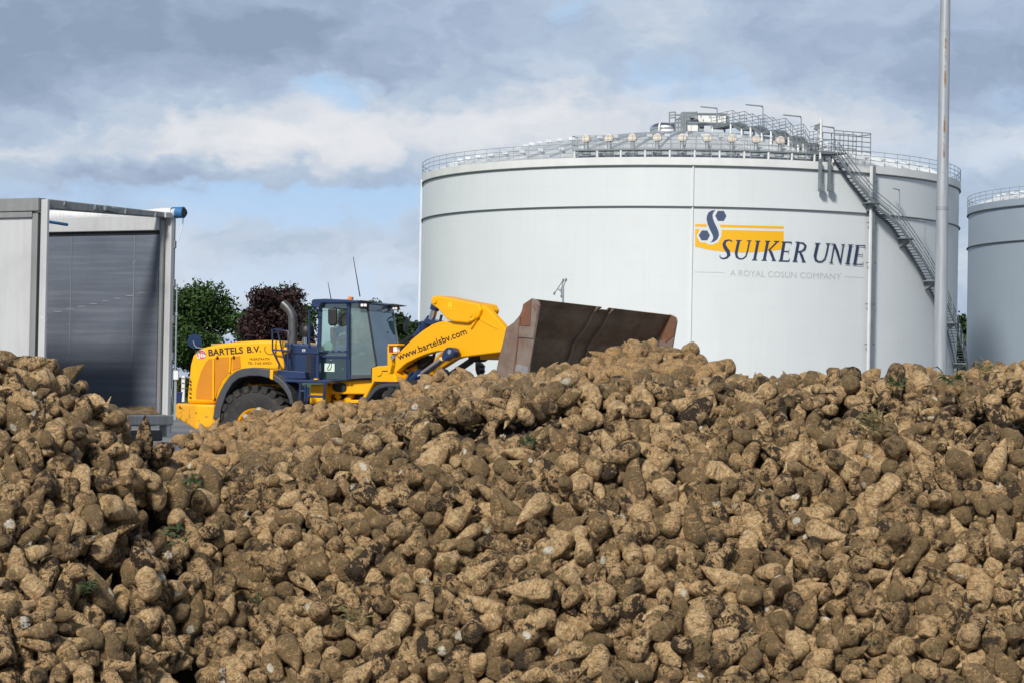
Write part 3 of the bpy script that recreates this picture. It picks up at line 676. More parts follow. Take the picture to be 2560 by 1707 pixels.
# --- spiral stair down the wall
PTS = [(2088, 391), (2135, 455), (2190, 520), (2240, 562), (2282, 622), (2325, 692), (2362, 768)]
TH = [(ang(TC, on_cyl(px, py, TC, TR + .75)), on_cyl(px, py, TC, TR + .75).z) for px, py in PTS]
sl0 = (TH[-1][1] - TH[3][1]) / (TH[-1][0] - TH[3][0])
while TH[-1][1] > .3: TH.append((TH[-1][0] - (-1.2 / sl0 if sl0 < 0 else -1.2 / sl0) , TH[-1][1] - 1.2)) if False else TH.append((TH[-1][0] + 1.2 / abs(sl0), max(TH[-1][1] - 1.2, .1)))
def zth(t):
    for (t0, z0), (t1, z1) in zip(TH, TH[1:]):
        if t0 <= t <= t1: return z0 + (z1 - z0) * (t - t0) / (t1 - t0)
    return TH[-1][1]
g = MB(); rl = MB(); ri = MB(); t0, t1 = TH[0][0], TH[-1][0]; zt, zb = TH[0][1], TH[-1][1]; nst = 96
prev = None; land = set(); ground_r = TR
for i in range(nst + 1):
    t = t0 + (t1 - t0) * i / nst; z = zth(t)
    tan = Vector((-math.sin(t), math.cos(t), 0)); rad = Vector((math.cos(t), math.sin(t), 0))
    if i % 15 == 14: g.box(cyl(TC, TR + .62, t, z), tan * .5, rad * .55, (0, 0, .05)); g.prism([cyl(TC, TR + .05, t, z - .06), cyl(TC, TR + 1.15, t, z - .06), cyl(TC, TR + .05, t, z - .75)], tan * .5)
    else: g.box(cyl(TC, TR + .62, t, z), tan * .15, rad * .46, (0, 0, .025))
    if prev is not None:
        for rr in (TR + .16, TR + 1.08): g.bar(cyl(TC, rr, prev[0], prev[1] - .05), cyl(TC, rr, t, z - .05), .06, .26)
        for h in (.38, .75, 1.12): rl.bar(cyl(TC, TR + 1.1, prev[0], prev[1] + h), cyl(TC, TR + 1.1, t, z + h), .055)
        ri.bar(cyl(TC, TR + .18, prev[0], prev[1] + 1.12), cyl(TC, TR + .18, t, z + 1.12), .05)
    if i % 4 == 0: rl.bar(cyl(TC, TR + 1.1, t, z), cyl(TC, TR + 1.1, t, z + 1.12), .06)
    prev = (t, z)
ss = g.build('spiral_stair', STD, T1); ri.build('wall_rail', STL, ss); rl.build('handrail', STL, ss)

# --- the plant on top of the roof: cabinets, frame, silver duct
CE = Vector((TC.x, TC.y, dome(0)))
pl = on_Y(1728, 335, TC.y); zf = dome(5) + .55
def top_y(px, py, dY=0.0): return on_Y(px, py, TC.y + dY)
m7 = zoom(1620, 260, 8.4)
def P7(x, y, dY=0.0): p = m7([(x, y)])[0]; return top_y(p[0], p[1], dY)
def box7(x0, y0, x1, y1, d0, d1, m, name, parent, bevel=.02):
    a, b = P7(x0, y1, d0), P7(x1, y0, d0); k = MB(); k.abox(min(a.x, b.x), max(a.x, b.x), TC.y + d0, TC.y + d1, a.z, b.z); return k.build(name, m, parent, bevel=bevel)
deck = box7(570, 585, 1250, 640, -3, 4, STD, 'plant_deck', T1)
for x in (850, 1120, 700): a = P7(x, 610, -2.8); k = MB(); k.tube([(a.x, a.y, dome(3) - .3), (a.x, a.y, a.z)], .13, 8); k.build('support', M['white'], deck, smooth=True)
hu = box7(1045, 222, 1640, 392, -1.2, 1.5, M['white'], 'air_unit', T1)
box7(1030, 205, 1660, 224, -1.3, 1.6, STD, 'cap_strip', hu, 0)
box7(1642, 262, 1720, 392, -.9, 1.4, STL, 'end_louvre', hu, 0)
for x, y in ((1112, 262), (1160, 345), (1297, 275), (1503, 290)): box7(x - 8, y - 16, x + 8, y + 16, -1.28, -1.202, STD, 'door_handle', hu, 0)
lo = box7(770, 412, 1052, 575, -2.6, -.4, M['white'], 'lower_cabinet', T1)
box7(760, 385, 1220, 408, -2.8, 0, STD, 'top_frame', lo, 0); box7(902, 412, 910, 575, -2.64, -2.602, STD, 'door_seam', lo, 0)
g2 = box7(1060, 420, 1180, 575, -2.5, -.5, STL, 'fan_housing', T1); box7(1075, 482, 1180, 512, -2.58, -2.502, M['black_plastic'], 'fan_slot', g2, 0)
fr = MB()
for x in (580, 640, 700, 745, 785): a, b = P7(x, 625, -2.9), P7(x, 195 if x > 690 else 330, -2.9); fr.bar(a, b, .16)
for y, x0, x1 in ((190, 705, 1040), (330, 580, 760), (400, 580, 770), (500, 580, 760), (240, 580, 700)): fr.bar(P7(x0, y, -2.9), P7(x1, y, -2.9), .14)
fr.bar(P7(800, 250, -2.8), P7(1040, 200, -2.8), .3); fr.bar(P7(640, 330, -2.9), P7(720, 250, -2.9), .2)
for x in (450, 575): fr.bar(P7(x, 420, -2.9), P7(x, 180, -2.9), .11)
for y in (180, 240, 295, 405): fr.bar(P7(450, y + 8, -2.9), P7(575, y - 4, -2.9), .10)
fr.build('pipe_frame', STD, T1)
box7(780, 230, 1035, 385, -2.0, 0, STL, 'filter_housing', T1); k = MB(); k.prism([P7(870, 290, -2.05), P7(985, 300, -2.05), P7(910, 350, -2.05)], (0, .04, 0)); k.build('vent_opening', M['black_plastic'], T1)
g = MB(); a = P7(570, 520, -1.5); b = P7(330, 520, -1.5); c = P7(150, 545, -.6); d = P7(140, 545, 1.5); g.tube([a, b, P7(250, 523, -1.4), P7(190, 535, -1.1), c, d], [.48, .52, .52, .50, .48, .46], 20)
du = g.build('silver_duct', M['chrome'], T1, smooth=True)
g = MB(); g.tube([P7(255, 523, -1.42), P7(285, 523, -1.47)], .57, 20); g.build('clamp_ring', M['rim'], du, smooth=True)
for x in (200, 310, 475): a = P7(x, 560, -1.2); g = MB(); g.bar((a.x, a.y, dome(6) - .2), a, .10); g.build('support', STL, du)

# --- lamps and a davit standing on the tank: things of their own
def roof_lamp(px, ytop, ybase, Y, label, arm=1.5, side=-1):
    a, b = on_Y(px, ybase, Y), on_Y(px, ytop, Y); root = empty('roof_lamp', a); tag(root, label, 'lamp', 'small lamp posts on the large tank')
    k = MB(); k.tube([a, b - Vector((0, 0, .06)), b + Vector((side * .08, 0, 0))], [.055, .045, .045], 8); k.build('lamp_post', STL, root, smooth=True)
    k = MB(); h = b + Vector((side * arm * .5, 0, .05)); k.prism([b + Vector((0, -.14, 0)), b + Vector((side * arm, -.10, .12)), b + Vector((side * arm, .10, .12)), b + Vector((0, .14, 0))], (0, 0, .09)); k.build('lamp_head', STD, root, bevel=.02)
roof_lamp(1793, 273, 320, TC.y - 3, 'lamp post rising in front of the white roof unit'); roof_lamp(1907.5, 268, 318, 205, 'tallest lamp post halfway along the roof walkway')
roof_lamp(2003, 294, 345, 199, 'lamp post over the lower roof walkway beside the davit'); roof_lamp(2085.5, 322, 362, 195, 'short lamp post above the railed stair head', .95)
for px, yt, yb, l in ((2249, 477, 512, 'faint thin lamp post on the upper flight of the outside stair'), (2313, 556, 590, 'faint thin lamp post on the lower flight of the outside stair')):
    p = on_cyl(px, yb + 15, TC, TR + 1.1); roof_lamp(px, yt, yb + 15, p.y, l, .55)
m8 = zoom(1850, 270, 6.72)
def P8(x, y, Y=195.0): p = m8([(x, y)])[0]; return on_Y(p[0], p[1], Y)
dv = empty('davit_crane', P8(1350, 830)); tag(dv, 'folded davit crane on a white mast at the rim of the tank', 'crane')
k = MB(); k.tube([P8(1350, 830), P8(1358, 520)], .12, 10); k.tube([P8(1358, 520), P8(1362, 180)], .10, 10); k.build('mast', M['white'], dv, smooth=True)
k = MB(); k.bar(P8(1372, 180), P8(1340, 280), .10); k.bar(P8(1372, 175), P8(1378, 480), .09); k.bar(P8(1335, 290), P8(1350, 480), .08); k.build('strut', STD, dv)
k = MB(); k.prism([P8(1340, 275), P8(1265, 300), P8(1240, 360), P8(1300, 378), P8(1340, 350)], (0, .3, 0)); k.build('winch', STD, dv, bevel=.03)
k = MB(); k.tube([P8(1340, 270), P8(1250, 300), P8(1180, 330)], .03, 6); k.build('cable', STL, dv)
k = MB(); a = P8(1340, 560); b = P8(1382, 500); k.abox(a.x, b.x, a.y - .2, a.y - .1, a.z, b.z); k.build('plate', M['white'], dv)

# ------------------------------------------------------------------ tall pole on the right, crooked mast behind the bucket
PY = 48.0
pb = ground_at(2350.5, PY); j = on_Y(2355.5, 521, PY); t = on_Y(2364.5, -60, PY)
lp = empty('floodlight_pole', pb); tag(lp, 'tall galvanised pole with rust streaks in front of the tank', 'pole')
g = MB(); g.tube([pb, j], [.140, .122], 28); g.build('lower_section', M['pole'], lp, smooth=True)
g = MB(); g.tube([j - Vector((0, 0, .04)), j + Vector((0, 0, .03))], .128, 28); g.build('joint_collar', M['steel'], lp, smooth=True)
tt = j + (t - j) * 2.2
g = MB(); g.tube([j + Vector((0, 0, .03)), tt], [.118, .072], 28); g.build('upper_section', M['pole'], lp, smooth=True)
g = MB(); g.bar(tt + Vector((-1, 0, 0)), tt + Vector((1, 0, 0)), .1); g.build('cross_arm', M['steel'], lp)
for x in (-.8, .8): g = MB(); g.abox(tt.x + x - .25, tt.x + x + .25, PY - .35, PY - .05, tt.z - .3, tt.z + .05); g.build('floodlight', M['steel'], lp, bevel=.03)
z7 = zoom(1030, 350, 3.485); MY = 100.0
def PM(x, y): p = z7([(x, y)])[0]; return on_Y(p[0], p[1], MY)
mb = ground_at(1407, MY); ms = empty('metal_mast', mb); tag(ms, 'thin grey mast with crooked bars rising behind the bucket', 'mast')
g = MB(); g.tube([mb, PM(1315, 1415), PM(1318, 1285)], [.09, .042, .035], 8); g.build('mast_tube', STL, ms, smooth=True)
g = MB()
for a, b in (((1240, 1340), (1318, 1222)), ((1318, 1285), (1342, 1218)), ((1272, 1300), (1310, 1330)), ((1300, 1290), (1302, 1365)), ((1285, 1315), (1318, 1300)), ((1318, 1222), (1306, 1290))): g.tube([PM(*a), PM(*b)], .022, 6)
g.build('crooked_bars', STD, ms)
for q in ((1240, 1338), (1318, 1224), (1342, 1220), (1302, 1362)): g = MB(); c = PM(*q); g.lathe([(.001, -.08), (.045, -.03), (.045, .03), (.001, .08)], c, seg=8); g.build('fitting', STD, ms)
# ------------------------------------------------------------------ wheel loader, built in its rear frame (yaw 18 deg towards the camera) and its steered front frame (45 deg)
class Frame:
    def __init__(s, O, yaw):
        s.O = O; s.h = Vector((math.cos(yaw), -math.sin(yaw), 0)); s.n = Vector((math.sin(yaw), math.cos(yaw), 0))   # heading; away from camera
    def at(s, px, py, t=0.0): return on_plane(px, py, s.O - s.n * t, s.n)       # t metres towards the camera from the centre line
    def pts(s, z, lst, t=0.0): return [s.at(*p, t) for p in z(lst)]
LO = on_Y(835, 900, 53.0); LO.z = 0
RF = Frame(LO, R_(18)); FF = Frame(LO, R_(45))
LD = empty('wheel_loader', LO); tag(LD, 'yellow and navy wheel loader with raised rusty bucket behind the beet heap', 'loader')
z1 = zoom(430, 700, 3.92); m1 = zoom(430, 700, 7.84); m2 = zoom(430, 850, 6.273); m3 = zoom(700, 900, 7.84); m4 = zoom(950, 720, 6.031); m5 = zoom(1230, 730, 4.8); z8 = zoom(700, 740, 7.127)
def plate(fr, z, lst, t, w, name, m, parent=LD, bevel=.015, **kw):
    g = MB(); g.prism(fr.pts(z, lst, t), fr.n * w); return g.build(name, m, parent, bevel=bevel, **kw)
def rod(fr, z, lst, t, r, name, m, parent=LD, seg=14):
    g = MB(); g.tube(fr.pts(z, lst, t), r, seg); return g.build(name, m, parent, smooth=True)
def rods(fr, z, lists, t, r, name, m, parent=LD, seg=8):
    if name in ('hose', 'hinge_rod', 'lamp_bolt', 'wiper'):
        for l in lists: o = MB().tube(fr.pts(z, l, t), r, seg).build(name, m, parent, smooth=True)
        return o
    g = MB()
    for l in lists: g.tube(fr.pts(z, l, t), r, seg)
    return g.build(name, m, parent, smooth=True)
def line(fr, z, a, b, t, w, d, name, m, parent=LD, bevel=0):
    g = MB(); p, q = fr.pts(z, [a, b], t); g.bar(p, q, d, w, up=fr.n.cross(q - p)); return g.build(name, m, parent, bevel=bevel)
def writing(body, z, p0, p1, cap, fr, t, name, m, parent, bold=0.0, shear=0.0, upv=None, zs=1):
    a, b = z([p0, p1]); vs, fs = text_px(body, a, b, cap / zs, bold, shear, upv); g = MB(); g.add([fr.at(x, y, t) for x, y in vs], fs); return g.build(name, m, parent)
def disc(fr, z, c, r, t, th, m, name, parent, seg=28):
    p = fr.at(*z([c])[0], t); g = MB(); g.lathe([(.001, 0), (r, 0), (r, th), (.001, th)], p, fr.n, seg); return g.build(name, m, parent, smooth=True)

# hood with grilles and lettering
TH_ = .98
hood = plate(RF, z1, [(140, 1205), (150, 1080), (175, 830), (200, 740), (235, 690), (290, 665), (450, 626), (620, 604), (850, 590), (980, 590), (1095, 600), (1107, 640), (1092, 700), (1103, 880), (660, 900), (560, 960), (480, 1080), (425, 1205)], TH_, TH_ * 2, 'hood', M['yellow'], bevel=.07)
for l in ([(232, 1150), (240, 1050), (280, 900), (330, 805), (360, 772), (398, 766), (398, 1164), (245, 1160)], [(418, 763), (556, 750), (556, 905), (500, 970), (450, 1060), (425, 1150)], [(592, 748), (664, 742), (674, 856), (620, 872), (592, 890)]):
    plate(RF, z1, l, TH_ + .012, .02, 'grille_panel', M['orange_mesh'], hood, 0)
line(RF, z1, (409, 762), (407, 1168), TH_ + .02, .045, .05, 'ridge', M['yellow'], hood, .012); line(RF, z1, (574, 750), (566, 905), TH_ + .02, .045, .05, 'ridge', M['yellow'], hood, .012)
for p in ((440, 754), (600, 752), (420, 1165)): rods(RF, z1, [[(p[0] - 9, p[1] + 5), (p[0] + 3, p[1] + 9), (p[0] + 9, p[1] - 4), (p[0], p[1] - 10)]], TH_ + .04, .016, 'latch', M['black_plastic'], hood)
writing('BARTELS', z1, (359, 741), (697, 715), 66, RF, TH_ + .006, 'lettering', M['text_black'], hood, .022, zs=3.92); writing('B.V.', z1, (737, 711), (872, 702), 62, RF, TH_ + .006, 'lettering', M['text_black'], hood, .022, zs=3.92)
writing('MOERSTRATEN', z1, (760, 784), (960, 781), 23, RF, TH_ + .006, 'lettering', M['text_black'], hood, zs=3.92); writing('TEL. 0165-304251', z1, (740, 824), (980, 823), 25, RF, TH_ + .006, 'lettering', M['text_black'], hood, zs=3.92)
writing('1121F', z1, (190, 1152), (190, 962), 22, RF, TH_ + .03, 'model_number', M['text_black'], hood, .02, upv=(-1, -.05), zs=3.92)
bd = disc(RF, z1, (287, 728), .100, TH_ + .012, .006, M['pink'], 'badge', hood); disc(RF, z1, (287, 728), .112, TH_ + .008, .004, M['sticker'], 'badge_edge', hood)
writing('JB', z1, (250, 752), (326, 752), 48, RF, TH_ + .018, 'badge_letters', M['white'], bd, .03, shear=-.1, zs=3.92)
g = MB(); 
for k in range(22):
    a = -2.0 + 4.0 * k / 21 + math.pi / 2; cx, cy = 965 + 57 * math.cos(a), 676 + 50 * math.sin(a); w = 9
    tx, ty = -math.sin(a), math.cos(a); o_ = (math.cos(a), math.sin(a)); q = [(cx - tx * w, cy - ty * w), (cx + o_[0] * 5, cy + o_[1] * 5), (cx + tx * w, cy + ty * w), (cx - o_[0] * 4, cy - o_[1] * 4)]
    g.add(RF.pts(z1, q, TH_ + .006 + .0005 * (k % 2)), [(0, 1, 2, 3)])
g.build('laurel_emblem', M['trunk'], hood)
writing('Anno', z1, (940, 668), (990, 665), 17, RF, TH_ + .006, 'lettering', M['trunk'], hood, zs=3.92) if False else None
# counterweight
c0 = RF.pts(z1, [(415, 1240), (235, 1212)], 1.3); back = 0.72
A0, B0 = c0; A0.z = B0.z; Cx = B0 - RF.h * .86 + RF.n * .75
zb = {'a': RF.at(*z1([(380, 1440)])[0], 1.3).z, 'b': RF.at(*z1([(235, 1468)])[0], 1.3).z, 'c': on_plane(*z1([(40, 1345)])[0], Cx, RF.n).z}
rw = 2.6 - 1.5
Cx2, B2, A2 = Cx + RF.n * rw, B0 + RF.n * 2.6, A0 + RF.n * 2.6
ring = [(A0, zb['a']), (B0, zb['b']), (Cx, zb['c']), (Cx2, zb['c']), (B2, zb['b']), (A2, zb['a'])]
g = MB(); vs = [p for p, _ in ring] + [Vector((p.x, p.y, z)) for p, z in ring]; g.add(vs, [(0, 1, 2, 3, 4, 5)[::-1], (6, 7, 8, 9, 10, 11)] + [(i, i + 6, (i + 1) % 6 + 6, (i + 1) % 6)[::-1] for i in range(6)])
g.f = [f[::-1] for f in g.f]
cwt = g.build('counterweight', M['yellow_worn'], LD, bevel=.05)
plate(RF, z1, [(380, 1375), (470, 1375), (478, 1410), (465, 1450), (380, 1450)], 1.28, .8, 'tow_block', M['yellow'], cwt)
# axle frame seen inside the wheel arch
plate(RF, z1, [(470, 1230), (540, 1090), (600, 1040), (700, 1060), (690, 1110), (640, 1110), (560, 1250), (520, 1300), (470, 1300)], .80, .2, 'arch_frame', M['yellow'])
plate(RF, z1, [(740, 1010), (1090, 1020), (1100, 1130), (720, 1090)], .62, .3, 'chassis_side', M['yellow'])
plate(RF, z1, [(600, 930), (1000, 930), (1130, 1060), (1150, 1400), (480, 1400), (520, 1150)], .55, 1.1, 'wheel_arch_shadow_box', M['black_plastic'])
# fenders
def band(outer, inner): return outer + inner[::-1]
fo = [(395, 1357), (420, 1240), (452, 1120), (503, 1020), (560, 940), (622, 890), (692, 863), (800, 853), (955, 872)]; fi = [(467, 1357), (480, 1260), (530, 1110), (590, 1010), (655, 958), (750, 936), (860, 937), (958, 960)]
plate(RF, z1, band(fo, fi), 1.45, .66, 'fender', M['grey_plastic'], bevel=.02)
fo = [(988, 912), (1040, 945), (1090, 985), (1135, 1040), (1170, 1110), (1190, 1215)]; fi = [(985, 975), (1040, 1012), (1090, 1065), (1125, 1120), (1146, 1170), (1152, 1215)]
plate(RF, z1, band(fo, fi), 1.45, .70, 'fender', M['grey_plastic'], bevel=.02)
plate(RF, z1, [(957, 872), (992, 880), (990, 915), (986, 978), (955, 962)], 1.47, .5, 'fender_joint', M['yellow'])
# wheels
def wheel(fr, px, py, t, r, w, name='wheel', lug=True):
    c = fr.at(px, py, t); ax = fr.n; prof = [(.36 * r / .9, .05), (.40 * r / .9, .0), (r * .60, -.015), (r * .80, .0), (r * .875, .045), (r * .90, .10), (r * .90, w - .10), (r * .875, w - .045), (r * .80, w), (r * .60, w), (.40 * r / .9, w), (.36 * r / .9, w - .05)]
    g = MB(); ref = Vector((0, 0, 1)); g.lathe(prof, c, ax, 56, ref=ref)
    x = (ref - ax * ref.dot(ax)).normalized(); y = ax.cross(x); nl = 24
    for i in range(nl):
        for sd in (0, 1):
            a = 2 * math.pi * (i + .5 * sd) / nl; d0 = x * math.cos(a) + y * math.sin(a); a2 = a + .15; d1 = x * math.cos(a2) + y * math.sin(a2)
            y0, y1 = (-.005, w * .48) if sd == 0 else (w + .005, w * .52); s0 = y * math.cos(a) - x * math.sin(a); s1 = y * math.cos(a2) - x * math.sin(a2)
            hw = .062; q = []
            for rr in (r * .86, r): q += [c + ax * y0 + d0 * (rr * (.985 if rr == r else .97)) - s0 * hw * 1.15, c + ax * y0 + d0 * (rr * (.985 if rr == r else .97)) + s0 * hw * 1.15, c + ax * y1 + d1 * rr + s1 * hw, c + ax * y1 + d1 * rr - s1 * hw]
            f = [(0, 1, 2, 3), (7, 6, 5, 4), (0, 4, 5, 1), (1, 5, 6, 2), (2, 6, 7, 3), (3, 7, 4, 0)]
            g.add(q, f if sd == 1 else [k[::-1] for k in f])
    ty = g.build(name, M['rubber'], LD, smooth=30)
    g = MB(); rr = .40 * r / .9; g.lathe([(rr, .0), (rr * 1.02, -.012), (rr * .93, .01), (rr * .88, .09), (rr * .5, .16), (rr * .45, .10), (rr * .42, .08), (.001, .08)], c, ax, 40); rm = g.build('rim', M['yellow'], ty, smooth=30)
    g = MB()
    for k in range(12): a = k / 12 * 6.283; q = c + (x * math.cos(a) + y * math.sin(a)) * rr * .36 + ax * .075; g.tube([q, q - ax * .03], .018, 6)
    g.build('wheel_nuts', M['steel_dark'], ty)
    return ty
RW, Wd = .93, .68
wheel(RF, 635, 1068, 1.40, RW, Wd); wheel(RF, 635 + 65, 1066, -.72, RW, Wd)
wheel(FF, 1010, 1062, 1.40, RW, Wd); wheel(FF, 1012 + 165, 1062, -.72, RW, Wd)
# engine bay, vents, platform
eng = plate(RF, z1, [(1100, 612), (1415, 640), (1440, 700), (1440, 985), (1080, 975), (1098, 860)], .97, 1.94, 'engine_cover', M['navy'], bevel=.03)
plate(RF, z1, [(1320, 725), (1404, 718), (1400, 945), (1312, 945)], .985, .03, 'vent_frame', M['black_plastic'], eng, 0)
for i in range(15):
    y = 735 + i * 13.6; plate(RF, z1, [(1358, y), (1396, y - 1), (1396, y + 7), (1358, y + 7)], 1.005, .03, 'louvre', M['navy'], eng, 0)
line(RF, z1, (1180, 640), (1180, 960), .982, .02, .02, 'panel_seam', M['black_plastic'], eng); line(RF, z1, (1190, 705), (1440, 712), .99, .035, .03, 'panel_rib', M['navy'], eng)
plate(RF, z1, [(1276, 676), (1306, 676), (1303, 700), (1276, 700)], .992, .01, 'small_label', M['white'], eng, 0)
writing('XR', z1, (1279, 697), (1300, 697), 16, RF, .996, 'label_text', M['text_black'], eng, .03, zs=3.92)
plate(RF, z1, [(985, 872), (1110, 880), (1300, 895), (1310, 965), (1085, 968), (1040, 930)], 1.22, .3, 'step_box', M['navy'], bevel=.02)
plat = plate(RF, z1, [(1078, 966), (1300, 972), (1540, 978), (1535, 1010), (1100, 996)], 1.36, .6, 'platform', M['navy'])
plate(RF, z1, [(1390, 960), (1425, 962), (1425, 975), (1388, 974)], 1.38, .1, 'marker', M['yellow'], plat, .005)
plate(RF, z1, [(1090, 655), (1118, 660), (1130, 680), (1128, 718), (1105, 725), (1086, 715)], 1.12, .16, 'side_lamp', M['yellow'], bevel=.03)
rails_ = rods(RF, z1, [[(985, 690), (985, 483), (1045, 485), (1140, 503), (1133, 870)], [(1033, 485), (1078, 688), (1125, 872)], [(985, 682), (1078, 688), (1130, 692)], [(985, 690), (1050, 822), (1045, 868)]], 1.15, .020, 'handrail', M['navy'])
rods(RF, z1, [[(1345, 650), (1345, 295), (1432, 292)]], 1.0, .022, 'handrail', M['navy'])
ex = rod(RF, z1, [(1183, 630), (1185, 500), (1185, 400), (1178, 350), (1158, 305), (1128, 268), (1087, 232)], .55, .098, 'exhaust_stack', M['exhaust'], seg=20)
g = MB(); a, b = RF.pts(z1, [(1094, 238), (1085, 231)], .55); g.tube([a, b - (a - b) * .2], .085, 20); g.build('exhaust_mouth', M['black_plastic'], ex, smooth=True)
pc = RF.at(*z1([(1322, 555)])[0], .45); g = MB(); g.lathe([(.001, .27), (.10, .265), (.15, .22), (.165, .12), (.165, .06), (.15, 0), (.06, 0)], pc, seg=20); pre = g.build('air_precleaner', M['black_plastic'], LD, smooth=40)
pc = RF.at(*z1([(1310, 625)])[0], .45); g = MB(); g.lathe([(.07, 0), (.07, .14), (.055, .15), (.055, .2), (.065, .22)], pc, seg=16); g.build('neck', M['chrome'], pre, smooth=40)
# ladder and mid frame
rods(RF, m3, [[(408, 415), (378, 770)], [(505, 470), (488, 800)], [(552, 520), (540, 800)], [(885, 425), (858, 860)], [(550, 700), (850, 708)], [(382, 600), (490, 605)]], 1.40, .028, 'ladder', M['navy'])
plate(RF, m3, [(595, 475), (845, 470), (840, 700), (840, 790), (600, 860), (575, 860)], 1.05, .7, 'fuel_tank', M['yellow'], bevel=.03)
mid = plate(RF, m3, [(905, 470), (1000, 395), (1140, 395), (1320, 392), (1560, 375), (1800, 345), (1800, 640), (1640, 662), (905, 662)], .62, 1.1, 'articulation_frame', M['yellow'], bevel=.03)
sl = [(1022, 530)]
plate(RF, m3, [(1018, 530), (1030, 470), (1060, 445), (1130, 440), (1230, 440), (1280, 460), (1305, 520), (1302, 560), (1280, 602), (1230, 620), (1120, 620), (1060, 595)], .635, .04, 'frame_opening', M['black_plastic'], mid, 0)
plate(RF, m3, [(960, 400), (1120, 398), (1135, 430), (960, 462)], .66, .2, 'cable_cover', M['black_plastic'], mid, .01)
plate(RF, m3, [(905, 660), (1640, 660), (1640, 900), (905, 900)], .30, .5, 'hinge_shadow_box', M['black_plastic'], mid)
plate(RF, m3, [(920, 800), (1000, 770), (1240, 765), (1340, 665), (1420, 665), (1380, 770), (1650, 770), (1650, 840), (1100, 835), (1100, 900), (920, 880)], .5, .3, 'lower_link', M['yellow'], mid)
rods(RF, m3, [[(935, 770), (1010, 690)], [(1110, 670), (1170, 750)]], .52, .06, 'hinge_rod', M['yellow'], mid)
rods(RF, m3, [[(1020, 690), (1005, 880)], [(1060, 500), (1200, 560), (1290, 510)]], .56, .022, 'hose', M['black_plastic'], mid)
# cab
CT = .78
roof = plate(RF, z8, [(556, 95), (575, 70), (610, 60), (820, 52), (1250, 70), (1490, 92), (1560, 112), (1552, 140), (1230, 128), (735, 128), (700, 215), (600, 207), (560, 150)], .90, 1.8, 'cab_roof', M['navy'], bevel=.04)
cp = plate(RF, z8, [(690, 140), (735, 128), (722, 700), (690, 1485), (635, 1480), (660, 700)], CT, .10, 'cab_pillar', M['navy'])
plate(RF, z8, [(1185, 125), (1245, 125), (1245, 700), (1250, 1490), (1188, 1490), (1186, 700)], CT + .02, .10, 'cab_pillar', M['navy'])
rod(RF, z8, [(1225, 335), (1226, 1090)], CT + .04, .018, 'grab_rail', M['navy'])
plate(RF, z8, [(735, 128), (1190, 126), (1190, 142), (735, 144)], CT, .06, 'door_frame', M['navy'], bevel=0); plate(RF, z8, [(695, 1058), (1188, 1058), (1188, 1102), (690, 1098)], CT + .01, .06, 'door_frame', M['navy'], bevel=.01); plate(RF, z8, [(672, 1468), (1188, 1482), (1188, 1500), (672, 1490)], CT, .06, 'door_frame', M['navy'], bevel=0)
gb = plate(RF, z8, [(725, 962), (1180, 968), (1180, 1000), (722, 996)], CT + .03, .03, 'window_guard', M['navy'], bevel=.005)
g = MB()
for x in (742, 898, 1000, 1118): p = RF.at(*z8([(x, 982)])[0], CT + .034); g.lathe([(.001, -.006), (.014, -.004), (.014, 0)], p, RF.n, 8)
g.build('guard_bolts', M['chrome'], gb)
plate(RF, z8, [(740, 144), (1186, 142), (1186, 1058), (700, 1058)], CT - .03, .012, 'door_window', M['glass'], bevel=0)
lw = plate(RF, z8, [(696, 1100), (1186, 1104), (1186, 1480), (676, 1468)], CT - .03, .012, 'lower_door_window', M['glass_dark'], bevel=0)
st = plate(RF, z8, [(795, 1195), (972, 1200), (970, 1343), (793, 1338)], CT - .015, .006, 'white_sticker', M['sticker'], lw, 0)
rods(RF, z8, [[(880, 1205), (893, 1170), (915, 1205), (915, 1260), (890, 1305), (850, 1312), (838, 1295), (870, 1240), (882, 1205)]], CT - .005, .006, 'hanging_cord', M['grey_plastic'], st, 6)
plate(RF, z8, [(756, 1112), (885, 1114), (880, 1140), (860, 1165), (800, 1165), (775, 1140)], CT - .06, .1, 'lever_boot', M['sticker'], lw)
g = MB()
for x, y in ((728, 1190), (722, 1384), (898, 1136), (922, 1138), (1122, 1296), (700, 1466)): p = RF.at(*z8([(x, y)])[0], CT - .012); g.lathe([(.001, -.006), (.013, -.004), (.013, 0)], p, RF.n, 8)
g.build('door_bolts', M['chrome'], lw)
plate(RF, z8, [(1248, 130), (1534, 150), (1640, 800), (1716, 1235), (1620, 1290), (1620, 1400), (1252, 1400)], CT - .03, .012, 'side_window', M['glass_dusty'], bevel=0)
plate(RF, z8, [(1250, 1400), (1630, 1398), (1630, 1455), (1560, 1450), (1250, 1472)], CT - .01, .04, 'window_sill', M['grey_plastic'], bevel=0)
nt_, nb = RF.pts(z8, [(1546, 136), (1722, 1240)], CT - .03); wv = RF.n * 1.5
g = MB(); f1 = (nb - nt_) * .115; g.prism([nt_ + f1, nb, nb + wv, nt_ + wv + f1], RF.h * .012); ws = g.build('windshield', M['glass_blue'], LD)
g = MB(); g.prism([nt_, nt_ + f1, nt_ + f1 + wv, nt_ + wv], RF.h * .03); vs_ = g.build('tinted_visor', mat('visor_blue', (.045, .085, .15), .25, coat=.4), LD)
def ws_pt(px, py): return on_plane(px, py, nt_ + RF.h * .034 - f1 * 0, (nb - nt_).cross(wv).normalized())
a, b = z8([(1684, 226), (1815, 243)]); vs, fs = text_px('CASE', a, b, 6.2, .03); g = MB(); g.add([ws_pt(x, y) for x, y in vs], fs); g.build('maker_lettering', mat('pale_blue_lettering', (.40, .55, .62), .4), vs_)
g = MB(); g.bar(nt_, nb, .035, .035); g.build('cab_pillar', M['black_plastic'], LD)
g = MB(); g.bar(nt_ + wv, nb + wv, .06, .06); g.build('cab_pillar', M['steel_dark'], LD)
